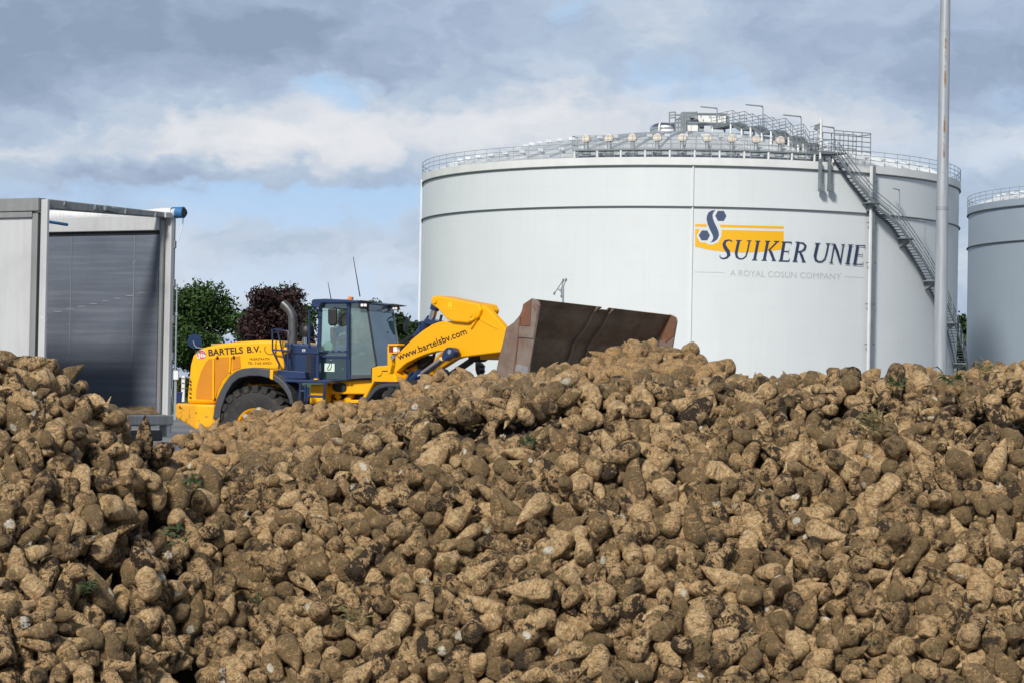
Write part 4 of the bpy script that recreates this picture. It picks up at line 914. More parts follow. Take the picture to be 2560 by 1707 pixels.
# far side of the cab: pillars and windows of the other wall
FT = -.74
for l in ([(690, 140), (735, 128), (722, 700), (690, 1485), (635, 1480), (660, 700)], [(1200, 125), (1250, 125), (1250, 1490), (1200, 1490)]):
    g = MB(); P = [p + RF.n * (CT - FT) for p in RF.pts(z8, l, CT)]; g.prism(P, RF.n * .08); g.build('cab_pillar', M['navy'], LD)
for l, nm in (([(735, 144), (1200, 142), (1200, 1058), (705, 1058)], 'far_door_window'), ([(1250, 130), (1534, 150), (1640, 800), (1716, 1235), (1252, 1300)], 'far_side_window')):
    g = MB(); P = [p + RF.n * (CT - FT) for p in RF.pts(z8, l, CT)]; g.prism(P, RF.n * .012); g.build(nm, M['glass'], LD)
g = MB(); P = [p + RF.n * (CT - FT) for p in RF.pts(z8, [(690, 1058), (1716, 1140), (1716, 1480), (672, 1480)], CT)]; g.prism(P, RF.n * .05); g.build('far_wall', M['navy'], LD)
fl_ = plate(RF, z8, [(680, 1440), (1640, 1440), (1640, 1490), (680, 1490)], .70, 1.4, 'cab_floor', M['black_plastic'], bevel=0)
plate(RF, z8, [(670, 1000), (730, 1000), (720, 1480), (660, 1480)], .70, 1.4, 'rear_wall', M['black_plastic'], bevel=0)
seat = plate(RF, z8, [(900, 960), (1180, 990), (1180, 1080), (880, 1080)], .28, .5, 'seat', M['seat'], bevel=.03); plate(RF, z8, [(880, 560), (950, 560), (985, 960), (890, 990)], .26, .46, 'seat_back', M['seat'], seat, .04)
plate(RF, z8, [(940, 1080), (1120, 1080), (1140, 1440), (920, 1440)], .25, .4, 'seat_base', M['black_plastic'], seat)
plate(RF, z8, [(1560, 1020), (1690, 1020), (1700, 1180), (1720, 1300), (1600, 1420), (1580, 1200)], .2, .4, 'dashboard', M['black_plastic'], bevel=.03)
g = MB(); c = RF.at(*z8([(1530, 900)])[0], 0); ax = (RF.h * .5 + Vector((0, 0, .85))).normalized(); x = ax.orthogonal().normalized(); y = ax.cross(x); g.tube([c + (x * math.cos(k * .3307) + y * math.sin(k * .3307)) * .2 for k in range(20)], .014, 6, caps=False); g.build('steering_wheel', M['black_plastic'], LD, smooth=True)
hc = RF.at(*z8([(855, 905)])[0], .60); g = MB(); g.lathe([(.001, -.03), (.11, -.02), (.12, .0), (.11, .03), (.001, .04)], hc, RF.n, 20); g.build('pale_disc', M['sticker'], LD, smooth=True)
# mirrors, lamps, aerials
mp_ = plate(RF, z8, [(845, 232), (1000, 225), (1008, 470), (985, 525), (880, 532), (848, 480)], CT + .30, .09, 'door_mirror', M['black_plastic'], bevel=.03)
g = MB(); a = RF.at(*z8([(950, 232)])[0], CT + .26); b = RF.at(*z8([(1212, 250)])[0], CT); g.tube([a, RF.at(*z8([(960, 210)])[0], CT + .26), b], .012, 6); g.build('mirror_arm', M['black_plastic'], mp_, smooth=True)
g = MB(); P = [p + RF.n * 2.0 for p in RF.pts(z1, [(2258, 372), (2290, 376), (2292, 440), (2278, 520), (2262, 520)], CT)]
fm = Frame(LO + RF.n * .9, R_(18))
fmm = plate(fm, z1, [(2262, 374), (2290, 378), (2290, 450), (2276, 520), (2262, 500)], 0, .25, 'door_mirror', M['black_plastic'], bevel=.02); rods(fm, z1, [[(2150, 342), (2265, 352), (2286, 372)]], .02, .014, 'mirror_arm', M['black_plastic'], fmm)
wl = plate(RF, z8, [(1400, 140), (1440, 130), (1552, 138), (1548, 218), (1400, 228), (1388, 190)], CT + .10, .16, 'work_lamp', M['black_plastic'], bevel=.02)
for x in (1440, 1497): plate(RF, z8, [(x, 142), (x + 46, 144), (x + 44, 192), (x - 3, 188)], CT + .115, .012, 'lens', M['lens'], wl, 0)
fl2 = Frame(LO + RF.n * .55, R_(18)); wl = plate(fl2, z8, [(1995, 182), (2092, 190), (2085, 258), (1990, 250)], .0, .16, 'work_lamp', M['black_plastic'], bevel=.02)
for x in (2008, 2052): plate(fl2, z8, [(x, 196), (x + 34, 199), (x + 32, 245), (x - 3, 242)], .015, .012, 'lens', M['lens'], wl, 0)
plate(RF, z8, [(1370, 88), (1440, 78), (1640, 96), (1660, 112), (1560, 116)], .95, .35, 'roof_visor', M['black_plastic'], bevel=.01); plate(fl2, z8, [(1840, 168), (1990, 140), (2180, 172), (2120, 182), (1870, 200)], .05, .35, 'roof_visor', M['black_plastic'], bevel=.01)
g = MB(); pc = RF.at(*z8([(1245, 78)])[0], .30); g.lathe([(.055, -.02), (.055, .03), (.045, .065), (.02, .08), (.001, .082)], pc, seg=16); g.build('beacon', M['amber'], LD, smooth=True)
g = MB(); a = [RF.at(826, 685, .5), RF.at(819.5, 707, .5), RF.at(823, 728, .5)]; g.tube([RF.at(828, 750, .5), RF.at(819.8, 706, .5)], [.012, .006], 6); g.build('aerial', M['black_plastic'], LD, smooth=True)
g = MB(); g.tube([RF.at(900, 742, .2), RF.at(883, 643, .2)], [.014, .007], 6); g.build('aerial', M['black_plastic'], LD, smooth=True)
rods(RF, z8, [[(1905, 620), (1885, 700), (1865, 1090)], [(1930, 640), (1905, 690), (1895, 1090)]], CT - 1.0, .012, 'wiper', M['black_plastic'])
g = MB(); mc = RF.at(*z1([(222, 600)])[0], 1.1); ax = (RF.h * .55 - RF.n * .8).normalized(); g.lathe([(.001, -.05), (.10, -.04), (.155, -.005), (.16, .01), (.001, .012)], mc, ax, 24); rmir = g.build('rear_mirror', M['navy'], LD, smooth=40)
rods(RF, z1, [[(208, 596), (222, 640), (240, 660), (300, 668)]], 1.14, .012, 'mirror_stalk', M['steel'], rmir)
plate(RF, z1, [(383, 624), (505, 620), (500, 640), (386, 645)], -.4, .2, 'hood_grille', mat('tan_mesh', (.42, .30, .14), .8), bevel=0)

# ------------------------------------------------------------------ front frame: tower, headlamps, boom, cylinders, bucket
tow = plate(FF, m3, [(1790, 150), (1900, 112), (2000, 108), (2090, 100), (2200, 200), (2260, 330), (2280, 440), (1832, 436), (1640, 800), (1560, 800), (1650, 640), (1790, 420)], .70, 1.4, 'front_frame', M['yellow'], bevel=.03)
rods(FF, m3, [[(1890, 270), (1930, 300), (1970, 285), (1990, 245), (1985, 200)]], .715, .012, 'lifting_ear', M['yellow'], tow); plate(FF, m3, [(1998, 200), (2100, 200), (2100, 214), (1998, 214)], .712, .03, 'frame_seam', M['trunk'], tow, 0)
plate(FF, m3, [(1824, 412), (2120, 415), (2140, 440), (1850, 438)], 1.0, .5, 'step_plate', M['navy'])
fo = [(1612, 862), (1660, 760), (1720, 665), (1790, 575), (1860, 510), (1960, 465), (2100, 448), (2352, 458), (2520, 480), (2600, 505)]; fi = [(1690, 862), (1740, 770), (1800, 690), (1870, 610), (1960, 550), (2100, 520), (2352, 520), (2500, 530), (2590, 545)]
plate(FF, m3, band(fo, fi), 1.42, .64, 'fender', M['grey_plastic'], bevel=.02)
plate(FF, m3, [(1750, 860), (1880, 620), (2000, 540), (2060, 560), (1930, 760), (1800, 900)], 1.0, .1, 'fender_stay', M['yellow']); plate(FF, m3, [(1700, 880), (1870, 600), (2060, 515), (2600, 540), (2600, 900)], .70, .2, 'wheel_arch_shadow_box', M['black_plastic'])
hb = plate(FF, m4, [(112, 842), (285, 840), (290, 860), (250, 872), (120, 872)], 1.28, .16, 'headlamp_bracket', M['yellow'], bevel=.01)
plate(FF, m4, [(108, 870), (132, 872), (130, 990), (172, 990), (172, 1160), (145, 1290), (112, 1290)], 1.27, .12, 'bracket_post', M['yellow'], hb, .01); plate(FF, m4, [(130, 968), (250, 968), (250, 985), (130, 990)], 1.27, .14, 'bracket_shelf', M['yellow'], hb, .005)
plate(FF, m4, [(132, 872), (188, 872), (188, 966), (132, 966)], 1.26, .12, 'indicator_lamp', M['red_lens'], hb, .01); plate(FF, m4, [(192, 882), (244, 880), (246, 966), (192, 966)], 1.26, .12, 'headlamp', M['lens'], hb, .02)
disc(FF, m4, (182, 1042), .055, 1.27, .05, M['steel'], 'round_reflector', hb, 16)
fhb = rods(FF, m4, [[(1452, 1105), (1452, 1235)], [(1452, 1135), (1500, 1130)]], -1.28, .022, 'headlamp_bracket', M['grey_plastic']); g = MB(); c = FF.at(*m4([(1512, 1222)])[0], -1.28)
g.lathe([(.001, -.03), (.14, -.03), (.15, 0), (.14, .03), (.001, .03)], c, (FF.h + FF.n * .25).normalized(), 20); g.build('headlamp', M['grey_plastic'], fhb, smooth=True)
rods(FF, m4, [[(1525, 1178), (1572, 1178)], [(1525, 1252), (1572, 1252)]], -1.28, .03, 'lamp_bolt', M['grey_plastic'], fhb)
# boom: two side arms and a bellcrank
arm = [(180, 1262), (172, 1100), (330, 920), (480, 770), (640, 640), (780, 550), (870, 515), (960, 498), (1100, 500), (1300, 500), (1440, 330), (1500, 262), (1580, 275), (1640, 335), (1790, 500), (1900, 628), (1900, 965), (1800, 970), (1510, 1005), (1160, 1050), (1080, 1045), (960, 955), (870, 950), (780, 970), (680, 1000), (560, 1050), (400, 1130), (235, 1270)]
boom = plate(FF, m4, arm, .62, .16, 'boom', M['yellow'], bevel=.025)
g = MB(); P = [p + FF.n * 1.08 for p in FF.pts(m4, [(180, 1262), (172, 1130), (330, 960), (480, 830), (640, 720), (800, 660), (1000, 650), (1300, 690), (1700, 800), (1900, 830), (1900, 1000), (1510, 1030), (1160, 1050), (960, 960), (780, 980), (560, 1060), (235, 1270)], .62)]; g.prism(P, FF.n * .16); g.build('boom_arm', M['yellow'], boom, bevel=.025)
P = FF.pts(m4, [(1250, 880), (1420, 820), (1550, 900), (1400, 990), (1250, 990)], .45); g = MB(); g.prism(P, FF.n * .92); g.build('cross_tube', M['yellow'], boom, bevel=.05)
writing('www.bartelsbv.com', m4, (283, 1085), (1313, 690), 105, FF, .627, 'lettering', M['text_black'], boom, .008, zs=6.031)
line(FF, m4, (1475, 450), (1375, 603), .64, .05, .05, 'stop_bar', M['yellow'], boom, .01)
plate(FF, m4, [(1500, 420), (1640, 520), (1795, 628), (1760, 615), (1640, 565), (1510, 490)], .632, .03, 'boom_ridge', M['yellow'], boom, .01)
bell = plate(FF, m4, [(870, 320), (790, 265), (762, 215), (770, 160), (800, 128), (850, 118), (960, 140), (1200, 190), (1480, 245), (1520, 330), (1480, 440), (1400, 510), (1300, 530), (1090, 510), (1000, 470), (930, 385)], .70, .55, 'bellcrank', M['yellow'], bevel=.03)
for cc, rr in (((820, 200), .050), ((1362, 403), .052)): disc(FF, m4, cc, rr, .73, .05, M['yellow'], 'pivot_pin', bell)
disc(FF, m4, (1372, 405), .125, .715, .04, M['yellow'], 'pivot_boss', bell)
plate(FF, m4, [(1030, 210), (1085, 215), (1078, 330), (1015, 325)], .706, .01, 'warning_label', mat('bright_yellow_label', (.85, .55, .01), .5), bell, 0); disc(FF, m4, (1048, 303), .010, .712, .01, M['trunk'], 'grease_nipple', bell, 8)
# tilt cylinder and hoses
cyl_t = rod(FF, m4, [(770, 470), (640, 640), (560, 740)], .35, .105, 'tilt_cylinder', M['navy'], seg=18); rod(FF, m4, [(828, 290), (778, 480)], .38, .075, 'piston_rod', M['chrome'], cyl_t); rod(FF, m4, [(838, 265), (818, 330)], .38, .10, 'rod_eye', M['navy'], cyl_t)
plate(FF, m4, [(680, 465), (870, 500), (850, 530), (760, 560), (640, 530)], .48, .3, 'cylinder_head', M['navy'], cyl_t)
rods(FF, m4, [[(600, 690), (600, 520), (640, 515)], [(930, 410), (905, 500)]], .45, .028, 'hose', M['navy'], cyl_t)
rods(FF, m4, [[(265, 950), (340, 850), (420, 790), (510, 735), (560, 690)], [(275, 970), (360, 880), (470, 800)]], .35, .075, 'hose', M['black_plastic'])
rods(FF, m4, [[(330, 1210), (420, 1200), (520, 1150), (560, 1100)], [(320, 1215), (370, 1260), (430, 1320), (425, 1390)], [(650, 1170), (720, 1120), (800, 1040), (830, 960)]], .40, .030, 'hose', M['black_plastic'])
plate(FF, m4, [(490, 1100), (690, 1010), (640, 1150), (620, 1240), (570, 1240), (560, 1130)], .35, .3, 'valve_block', M['black_plastic'])
plate(FF, m4, [(200, 1270), (320, 1220), (420, 1330), (410, 1440), (190, 1440)], .45, .9, 'tower_side', M['yellow']); plate(FF, m4, [(400, 1140), (540, 1120), (570, 1240), (480, 1330), (420, 1300)], .30, .2, 'tower_web', M['yellow'])
# lift cylinders
lc = rod(FF, m4, [(610, 1290), (440, 1420)], .78, .11, 'lift_cylinder', M['navy'], seg=18); rod(FF, m4, [(935, 1080), (600, 1325)], .78, .070, 'piston_rod', M['chrome'], lc)
plate(FF, m4, [(960, 930), (1000, 895), (1045, 888), (1090, 905), (1118, 950), (1105, 1010), (1060, 1050), (1010, 1060), (970, 1100), (925, 1070), (932, 1000)], .86, .18, 'rod_eye', M['navy'], lc, .02); disc(FF, m4, (1042, 960), .05, .88, .03, M['steel'], 'pivot_pin', lc, 16)
rods(FF, m4, [[(500, 1250), (440, 1320), (420, 1400)]], .88, .024, 'hose', M['navy'], lc)
plate(FF, m4, [(1325, 1020), (1515, 1000), (1505, 1060), (1440, 1105), (1370, 1115), (1330, 1090)], -.30, .3, 'rod_eye', M['black_plastic'], lc)
rod(FF, m4, [(1380, 1090), (1060, 1310)], -.40, .07, 'piston_rod', M['grey_plastic'], lc); rod(FF, m4, [(1000, 1290), (880, 1340)], -.4, .11, 'cylinder_end', M['navy'], lc)
plate(FF, m4, [(1500, 1005), (1800, 972), (1800, 1032), (1660, 1045), (1510, 1078)], .0, .5, 'boom_underside', M['yellow'], boom)

# bucket: side plate traced in its own plane, skin swept along its long axis
NB = on_Y(*m5([(505, 90)])[0], 47.7); FB = on_Y(*m5([(2170, 285)])[0], 50.4); LV = FB - NB                       # long axis, near to far
ph = R_(47); BH = Vector((math.cos(ph), -math.sin(ph), 0)); bn_ = BH.cross(Vector((0, 0, 1))).normalized()
def BP(x, y, k=0.0): p = m5([(x, y)])[0]; return on_plane(p[0], p[1], NB, bn_) + LV * k
side = [(480, 76), (372, 150), (355, 225), (330, 280), (262, 362), (165, 432), (140, 560), (82, 780), (42, 970), (120, 1030), (250, 1110), (300, 1180), (385, 1180), (440, 1020), (446, 890), (500, 560), (566, 165), (556, 115), (520, 92)]
th = LV.normalized()
bk = MB(); bk.prism([BP(*p) for p in side], th * .045)
prof = [(500, 84), (430, 160), (395, 240), (345, 330), (270, 430), (205, 520), (175, 620), (140, 740), (105, 860), (95, 960), (150, 1030), (260, 1110), (390, 1180)]
def inset(pts, d):
    c = Vector((430, 600)); o = []
    for i, p in enumerate(pts):
        a, b = pts[max(i - 1, 0)], pts[min(i + 1, len(pts) - 1)]; dx, dy = b[0] - a[0], b[1] - a[1]; l = math.hypot(dx, dy); n = (dy / l, -dx / l)
        if (c[0] - p[0]) * n[0] + (c[1] - p[1]) * n[1] < 0: n = (-n[0], -n[1])
        o.append((p[0] + n[0] * d, p[1] + n[1] * d))
    return o
def strip(g, pr, k0, k1, th_=9, sk=0):
    inn = inset(pr, th_)
    for i in range(sk, len(pr) - 1):
        q = [pr[i], pr[i + 1], inn[i + 1], inn[i]]; a = [BP(*p, k0) for p in q]; b = [BP(*p, k1) for p in q]
        g.add(a + b, [(0, 1, 5, 4), (1, 2, 6, 5), (2, 3, 7, 6), (3, 0, 4, 7), (0, 3, 2, 1), (4, 5, 6, 7)])
E0 = .0115
g = MB(); strip(g, prof, E0, .475)
pr2 = [(492, 112)] + prof[1:]; strip(g, pr2, .4755, .5245); strip(g, prof, .525, 1 - E0)
M['bucket_in'] = rust('bucket_inside', (.125, .085, .055), (.215, .15, .10), (.085, .053, .034), polish=(1.0, 1.75, (.20, .21, .24)))
bucket = g.build('bucket', M['bucket_in'], LD)
bk.build('side_plate', M['rust_plate'], bucket, bevel=.012); MB().prism([BP(*p, 1) for p in side], -th * .045).build('side_plate', M['rust_plate'], bucket, bevel=.012)
g = MB()
for k in (.435, .545):
    o1, o2 = inset(prof, 9.5), inset(prof, 34)
    for i in range(0, len(prof) - 2):
        w = 34 if i in (0, 1, 2) else 26; q = [o1[i], o1[i + 1], o2[i + 1], o2[i]]; a = [BP(*p, k) for p in q]; b = [BP(*p, k + .009) for p in q]
        g.add(a + b, [(0, 1, 5, 4), (1, 2, 6, 5), (2, 3, 7, 6), (3, 0, 4, 7), (0, 3, 2, 1), (4, 5, 6, 7)])
g.build('inner_rib', M['rust_plate'], bucket)
def bplate(l, off, w, name, m, k=0.0):
    g = MB(); g.prism([BP(*p, k) - th * off for p in l], th * w); return g.build(name, m, bucket, bevel=.006)
bplate([(378, 150), (480, 80), (460, 405), (345, 405)], .014, .012, 'red_patch', M['rust_red']); bplate([(486, 82), (550, 115), (562, 165), (500, 560), (462, 560)], .020, .018, 'front_edge_plate', M['rust_plate']); bplate([(338, 408), (495, 432), (488, 555), (325, 545)], .024, .02, 'wear_plate', M['rust_plate'])
bplate([(292, 862), (440, 895), (432, 1060), (380, 1140), (262, 1120), (275, 970)], .02, .018, 'wear_plate', M['worn_steel']); bplate([(45, 968), (190, 1060), (240, 1092), (225, 1112), (100, 1040), (38, 985)], .03, .028, 'bottom_edge', M['worn_steel'])
line_ = MB(); line_.bar(BP(345, 300) - th * .012, BP(255, 1090) - th * .012, .02, .03); line_.build('weld_seam', M['rust_red'], bucket)
g = MB(); q = [(470, 80), (556, 115), (566, 165), (535, 350), (440, 430), (330, 330), (395, 160)]; g.prism([BP(*p, 1) - th * .060 for p in q], th * .012); g.build('red_patch', M['rust_red'], bucket)
g = MB(); g.prism([BP(x, y, 1) - th * .075 for x, y in [(330, 420), (420, 400), (470, 480), (430, 800), (200, 640), (230, 520)]], th * .012); g.build('wear_plate', M['rust_plate'], bucket, bevel=.006)

# ------------------------------------------------------------------ the operator
def skin_body(name, joints, edges, mat_, parent=None, sub=1):
    me = bpy.data.meshes.new(name); me.from_pydata([j[0] for j in joints], edges, []); ob = bpy.data.objects.new(name, me); COL.objects.link(ob)
    md = ob.modifiers.new('skin', 'SKIN'); me.skin_vertices if me.skin_vertices else None
    if not me.skin_vertices: me.attributes.new('skin', 'FLOAT', 'POINT') if False else None
    for i, j in enumerate(joints):
        r = j[1] if isinstance(j[1], tuple) else (j[1], j[1]); me.skin_vertices[0].data[i].radius = r; me.skin_vertices[0].data[i].use_root = (i == 0)
    md.use_smooth_shade = True; sd_ = ob.modifiers.new('round', 'SUBSURF'); sd_.levels = sub; sd_.render_levels = sub
    dg = bpy.context.evaluated_depsgraph_get(); dg.update(); m2_ = bpy.data.meshes.new_from_object(ob.evaluated_get(dg)); bpy.data.objects.remove(ob)
    g = MB(); g.add([v.co.copy() for v in m2_.vertices], [tuple(p.vertices) for p in m2_.polygons]); return g.build(name, mat_, parent, smooth='all')
def OP(x, y, t): return RF.at(*z8([(x, y)])[0], t)
pel, ch, nk, hd_ = OP(1010, 930, .02), OP(1060, 680, .02), OP(1098, 540, .02), OP(1122, 455, .02)
shn, shf = OP(1075, 590, .22), OP(1075, 590, -.18); eln, elf = OP(1150, 800, .27), OP(1150, 800, -.23); han, haf = OP(1400, 830, .18), OP(1420, 830, -.14)
hipn, hipf, knn, knf, ann, anf = OP(1015, 945, .13), OP(1015, 945, -.09), OP(1420, 890, .17), OP(1400, 890, -.13), OP(1505, 1215, .17), OP(1480, 1215, -.13); ton, tof = OP(1610, 1260, .17), OP(1590, 1260, -.13)
PR = empty('person', pel); tag(PR, 'machine operator in blue work clothes seated behind the cab glass', 'person')
J = [(pel, (.15, .12)), (ch, (.17, .12)), (nk, .06), (hd_, (.085, .10)), (hd_ + Vector((0, 0, .10)), (.075, .09)), (shn, .07), (eln, .05), (han, .035), (shf, .07), (elf, .05), (haf, .035), (hipn, .09), (knn, .065), (ann, .045), (ton, .04), (hipf, .09), (knf, .065), (anf, .045), (tof, .04)]
E_ = [(0, 1), (1, 2), (2, 3), (3, 4), (1, 5), (5, 6), (6, 7), (1, 8), (8, 9), (9, 10), (0, 11), (11, 12), (12, 13), (13, 14), (0, 15), (15, 16), (16, 17), (17, 18)]
for hand, i0 in ((han, 7), (haf, 10)):
    fw = (RF.h * .8 + Vector((0, 0, -.3))).normalized(); lat = RF.n
    for k in range(4):
        a = hand + fw * .07 + lat * (.027 - .018 * k); J += [(a, .011), (a + fw * (.03 - .004 * abs(k - 1)) + Vector((0, 0, -.015)), .009), (a + fw * .035 + Vector((0, 0, -.045)), .008)]; n = len(J); E_ += [(i0, n - 3), (n - 3, n - 2), (n - 2, n - 1)]
    a = hand + fw * .02 - lat * .04; J += [(a, .012), (a + fw * .035 - lat * .005 + Vector((0, 0, -.01)), .010)]; n = len(J); E_ += [(i0, n - 2), (n - 2, n - 1)]
body = skin_body('body', J, E_, M['skin'], PR)
g = MB(); fwd = RF.h; g.prism([hd_ + fwd * .09 + Vector((0, 0, .05)) - RF.n * .012, hd_ + fwd * .125 + Vector((0, 0, .015)) - RF.n * .012, hd_ + fwd * .09 + Vector((0, 0, .005)) - RF.n * .012], RF.n * .024); g.build('nose', M['skin'], body)
for s in (-1, 1):
    g = MB(); g.lathe([(.001, 0), (.011, -.003), (.011, .003)], hd_ + fwd * .098 + RF.n * .034 * s + Vector((0, 0, .055)), -fwd, 8); g.build('eye', M['text_black'], body)
    g = MB(); g.lathe([(.001, 0), (.026, .004), (.03, .014), (.001, .016)], hd_ + RF.n * .086 * s + Vector((0, 0, .035)), RF.n * s, 10); g.build('ear', M['skin'], body)
g = MB(); g.bar(hd_ + fwd * .098 - RF.n * .025 + Vector((0, 0, -.025)), hd_ + fwd * .098 + RF.n * .025 + Vector((0, 0, -.025)), .008); g.build('mouth', M['pink'], body)
g = MB(); hc = hd_ + Vector((0, 0, .07)) - fwd * .015; g.lathe([(.104, -.02), (.108, .02), (.095, .07), (.06, .10), (.001, .112)], hc, Vector((0, 0, 1)), 18); g.build('hair', M['hair'], PR, smooth='all')
skin_body('jacket', [(pel + Vector((0, 0, .05)), (.165, .135)), (ch, (.19, .14)), (nk - Vector((0, 0, .03)), .085), (shn, .088), (eln, .066), (han - RF.h * .07, .052), (shf, .088), (elf, .066), (haf - RF.h * .07, .052)], [(0, 1), (1, 2), (1, 3), (3, 4), (4, 5), (1, 6), (6, 7), (7, 8)], M['blue_cloth'], PR)
skin_body('trousers', [(pel, (.165, .135)), (hipn, .105), (knn, .082), (ann - Vector((0, 0, -.03)), .062), (hipf, .105), (knf, .082), (anf - Vector((0, 0, -.03)), .062)], [(0, 1), (1, 2), (2, 3), (0, 4), (4, 5), (5, 6)], M['blue_cloth'], PR)
for a, b, nm in ((knn, ann, 'reflective_band'), (knf, anf, 'reflective_band')):
    g = MB(); p = a + (b - a) * .36; q = a + (b - a) * .50; g.tube([p, q], [.092, .088], 16, caps=False); g.build(nm, M['reflect'], PR, smooth='all')
g = MB(); p = shn + (eln - shn) * .45; q = shn + (eln - shn) * .6; g.tube([p, q], [.090, .086], 16, caps=False); g.build('reflective_band', M['reflect'], PR, smooth='all')
for a, b in ((ann, ton), (anf, tof)):
    g = MB(); g.tube([a + Vector((0, 0, .04)), a + Vector((0, 0, -.03)), b + Vector((0, 0, -.01))], [.06, .065, .045], 12); g.build('boot', M['black_plastic'], PR, smooth='all')

# ------------------------------------------------------------------ trailer
zt = zoom(0, 470, 2.49)
def TY(x, y, Y): p = zt([(x, y)])[0]; return on_Y(p[0], p[1], Y)
YL, YRr = 28.8, 30.9
pl_ = TY(285, 600, YL); pr_ = TY(1062, 600, YRr); pl_.z = pr_.z = 0
rr_ = (pr_ - pl_).normalized(); bk_ = Vector((-rr_.y, rr_.x, 0)); WT = (pr_ - pl_).length      # across the opening; along the trailer, away
OT = empty('trailer', pl_); tag(OT, 'open-ended aluminium bulk trailer with dark inside wall on the left', 'trailer')
def TP(px, py, off=0.0): return on_plane(*zt([(px, py)])[0], pl_ + bk_ * off, bk_)                 # on the rear opening's plane
def TL(a, l, z): return pl_ + rr_ * a + bk_ * l + Vector((0, 0, z))
ztop = TP(285, 72).z; zsill = TP(1060, 1425).z; LEN = 9.0; zr = TP(1085, 165).z
zfl = zsill + .04
def tbox(a0, a1, l0, l1, z0, z1, name, m, parent=OT, bevel=0.0):
    g = MB(); g.box(TL((a0 + a1) / 2, (l0 + l1) / 2, (z0 + z1) / 2), rr_ * (a1 - a0) / 2, bk_ * (l1 - l0) / 2, (0, 0, (z1 - z0) / 2)); return g.build(name, m, parent, bevel=bevel)
pw = .095
# left side wall, outer skin with top rail; it leans in by nothing, runs away from the corner post
lw_ = tbox(-.02, .03, .22, LEN, zfl - .1, ztop - .22, 'side_wall', M['alu']); tbox(-.055, .06, .20, LEN, ztop - .215, ztop - .145, 'lower_rail', M['alu_frame'], lw_, .008); tbox(-.07, .08, .09, LEN, ztop - .14, ztop + .02, 'top_rail', M['alu_frame'], lw_, .01)
tbox(-.03, .035, .125, .218, zfl - .1, ztop - .15, 'edge_frame', M['alu_frame'], lw_, .008); tbox(-.012, .03, .085, .122, zfl - .1, ztop - .15, 'rubber_seal', M['black_plastic'], lw_)
for l, z in ((1.0, 1.9), (1.5, 1.75)): g = MB(); g.lathe([(.001, 0), (.022, .002), (.02, .006)], TL(-.022, l * .5, z), -rr_, 8); g.build('rust_spot', M['rust_red'], lw_)
def zr_at(a): return ztop + (zr - ztop) * a / WT
tbox(-.028, .020, -.02, .08, zsill - .12, ztop, 'corner_post', M['alu'], OT, .01)
rp = tbox(WT - .035, WT + .04, -.02, .11, zsill - .25, zr, 'corner_post', M['alu'], OT, .012)
tbox(WT + .05, WT + .085, .0, .09, zsill - .2, zr - .05, 'hinge_bar', M['alu_frame'], rp, .008); tbox(WT - .105, WT - .065, .06, .11, zfl, zr - .08, 'inner_frame', M['alu_frame'], rp, .01)
for f in (.12, .3, .48, .66, .85): z = zsill + (zr - zsill) * f; tbox(WT + .03, WT + .07, -.03, .05, z - .05, z + .05, 'hinge', M['alu_frame'], rp, .006)
# header beam over the opening
g = MB(); a = TP(300, 70); b = TP(1095, 160); c = TP(1095, 190); d = TP(300, 130); g.prism([a, b, c, d], bk_ * .16); hbm = g.build('header_beam', M['alu_frame'], OT, bevel=.012)
g = MB(); g.prism([TP(1022, 152), TP(1097, 160), TP(1097, 192), TP(1022, 186)], -bk_ * .03); g.build('end_plate', M['alu'], hbm, bevel=.006)
for x, y in ((400, 96), (590, 122), (780, 148), (965, 170)):
    g = MB(); g.prism([TP(x, y - 16), TP(x + 4, y - 16), TP(x + 4, y + 14), TP(x - 6, y + 14), TP(x - 6, y + 10)], -bk_ * .02); g.build('tarp_hook', M['steel_dark'], hbm)
g = MB(); 
for q in ((665, 128), (712, 136)): p = TP(*q, -.03); g.tube([p + rr_ * -.03, p + rr_ * .05], .035, 10)
g.bar(TP(655, 127, -.05), TP(730, 146, -.05), .03, .045); g.build('lock_catch', M['steel_dark'], hbm)
# right wall, seen from inside; top rail and rolled tarp
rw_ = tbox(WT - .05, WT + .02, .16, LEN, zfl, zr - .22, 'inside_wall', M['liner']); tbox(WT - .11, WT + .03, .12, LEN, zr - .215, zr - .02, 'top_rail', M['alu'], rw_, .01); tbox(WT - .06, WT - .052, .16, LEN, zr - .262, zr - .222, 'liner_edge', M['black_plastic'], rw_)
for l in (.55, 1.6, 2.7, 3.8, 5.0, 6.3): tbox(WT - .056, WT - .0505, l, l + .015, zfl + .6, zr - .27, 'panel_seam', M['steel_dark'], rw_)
g = MB()
for k in range(8): p = TL(WT - .053, .42 + k * .20, zr - 1.02 - .035 * k); g.box(p, bk_ * .06, rr_ * .002, (0, 0, .006))
g.build('scrape_marks', M['steel'], rw_)
g = MB(); n = 40; pts = []; rad = []
for k in range(n + 1): l = -.05 + (LEN + .05) * k / n; pts.append(TL(WT + .02, l, zr + .02 + .008 * math.sin(k * 1.7))); rad.append(.058 + .005 * math.sin(k * 2.3) + .005 * math.sin(k * 5.1))
g.tube(pts, rad, 16); tp = g.build('rolled_tarp', M['white_tarp'], OT, smooth='all')
g = MB(); g.tube([TL(WT + .06, -.14, zr + .02), TL(WT + .03, .02, zr + .02)], [.075, .070], 18); g.build('tarp_end', M['blue_tarp'], tp, smooth=40)
g = MB(); c = TL(WT + .06, -.145, zr + .02); g.lathe([(.06, 0), (.055, -.01), (.02, -.01)], c, bk_, 18); 
for k in range(3): a = k * 2.1; d = (rr_ * math.cos(a) + Vector((0, 0, 1)) * math.sin(a)); g.bar(c + d * .02 - bk_ * .01, c + d * .05 - bk_ * .01, .016)
g.build('tarp_crank', M['black_plastic'], tp)
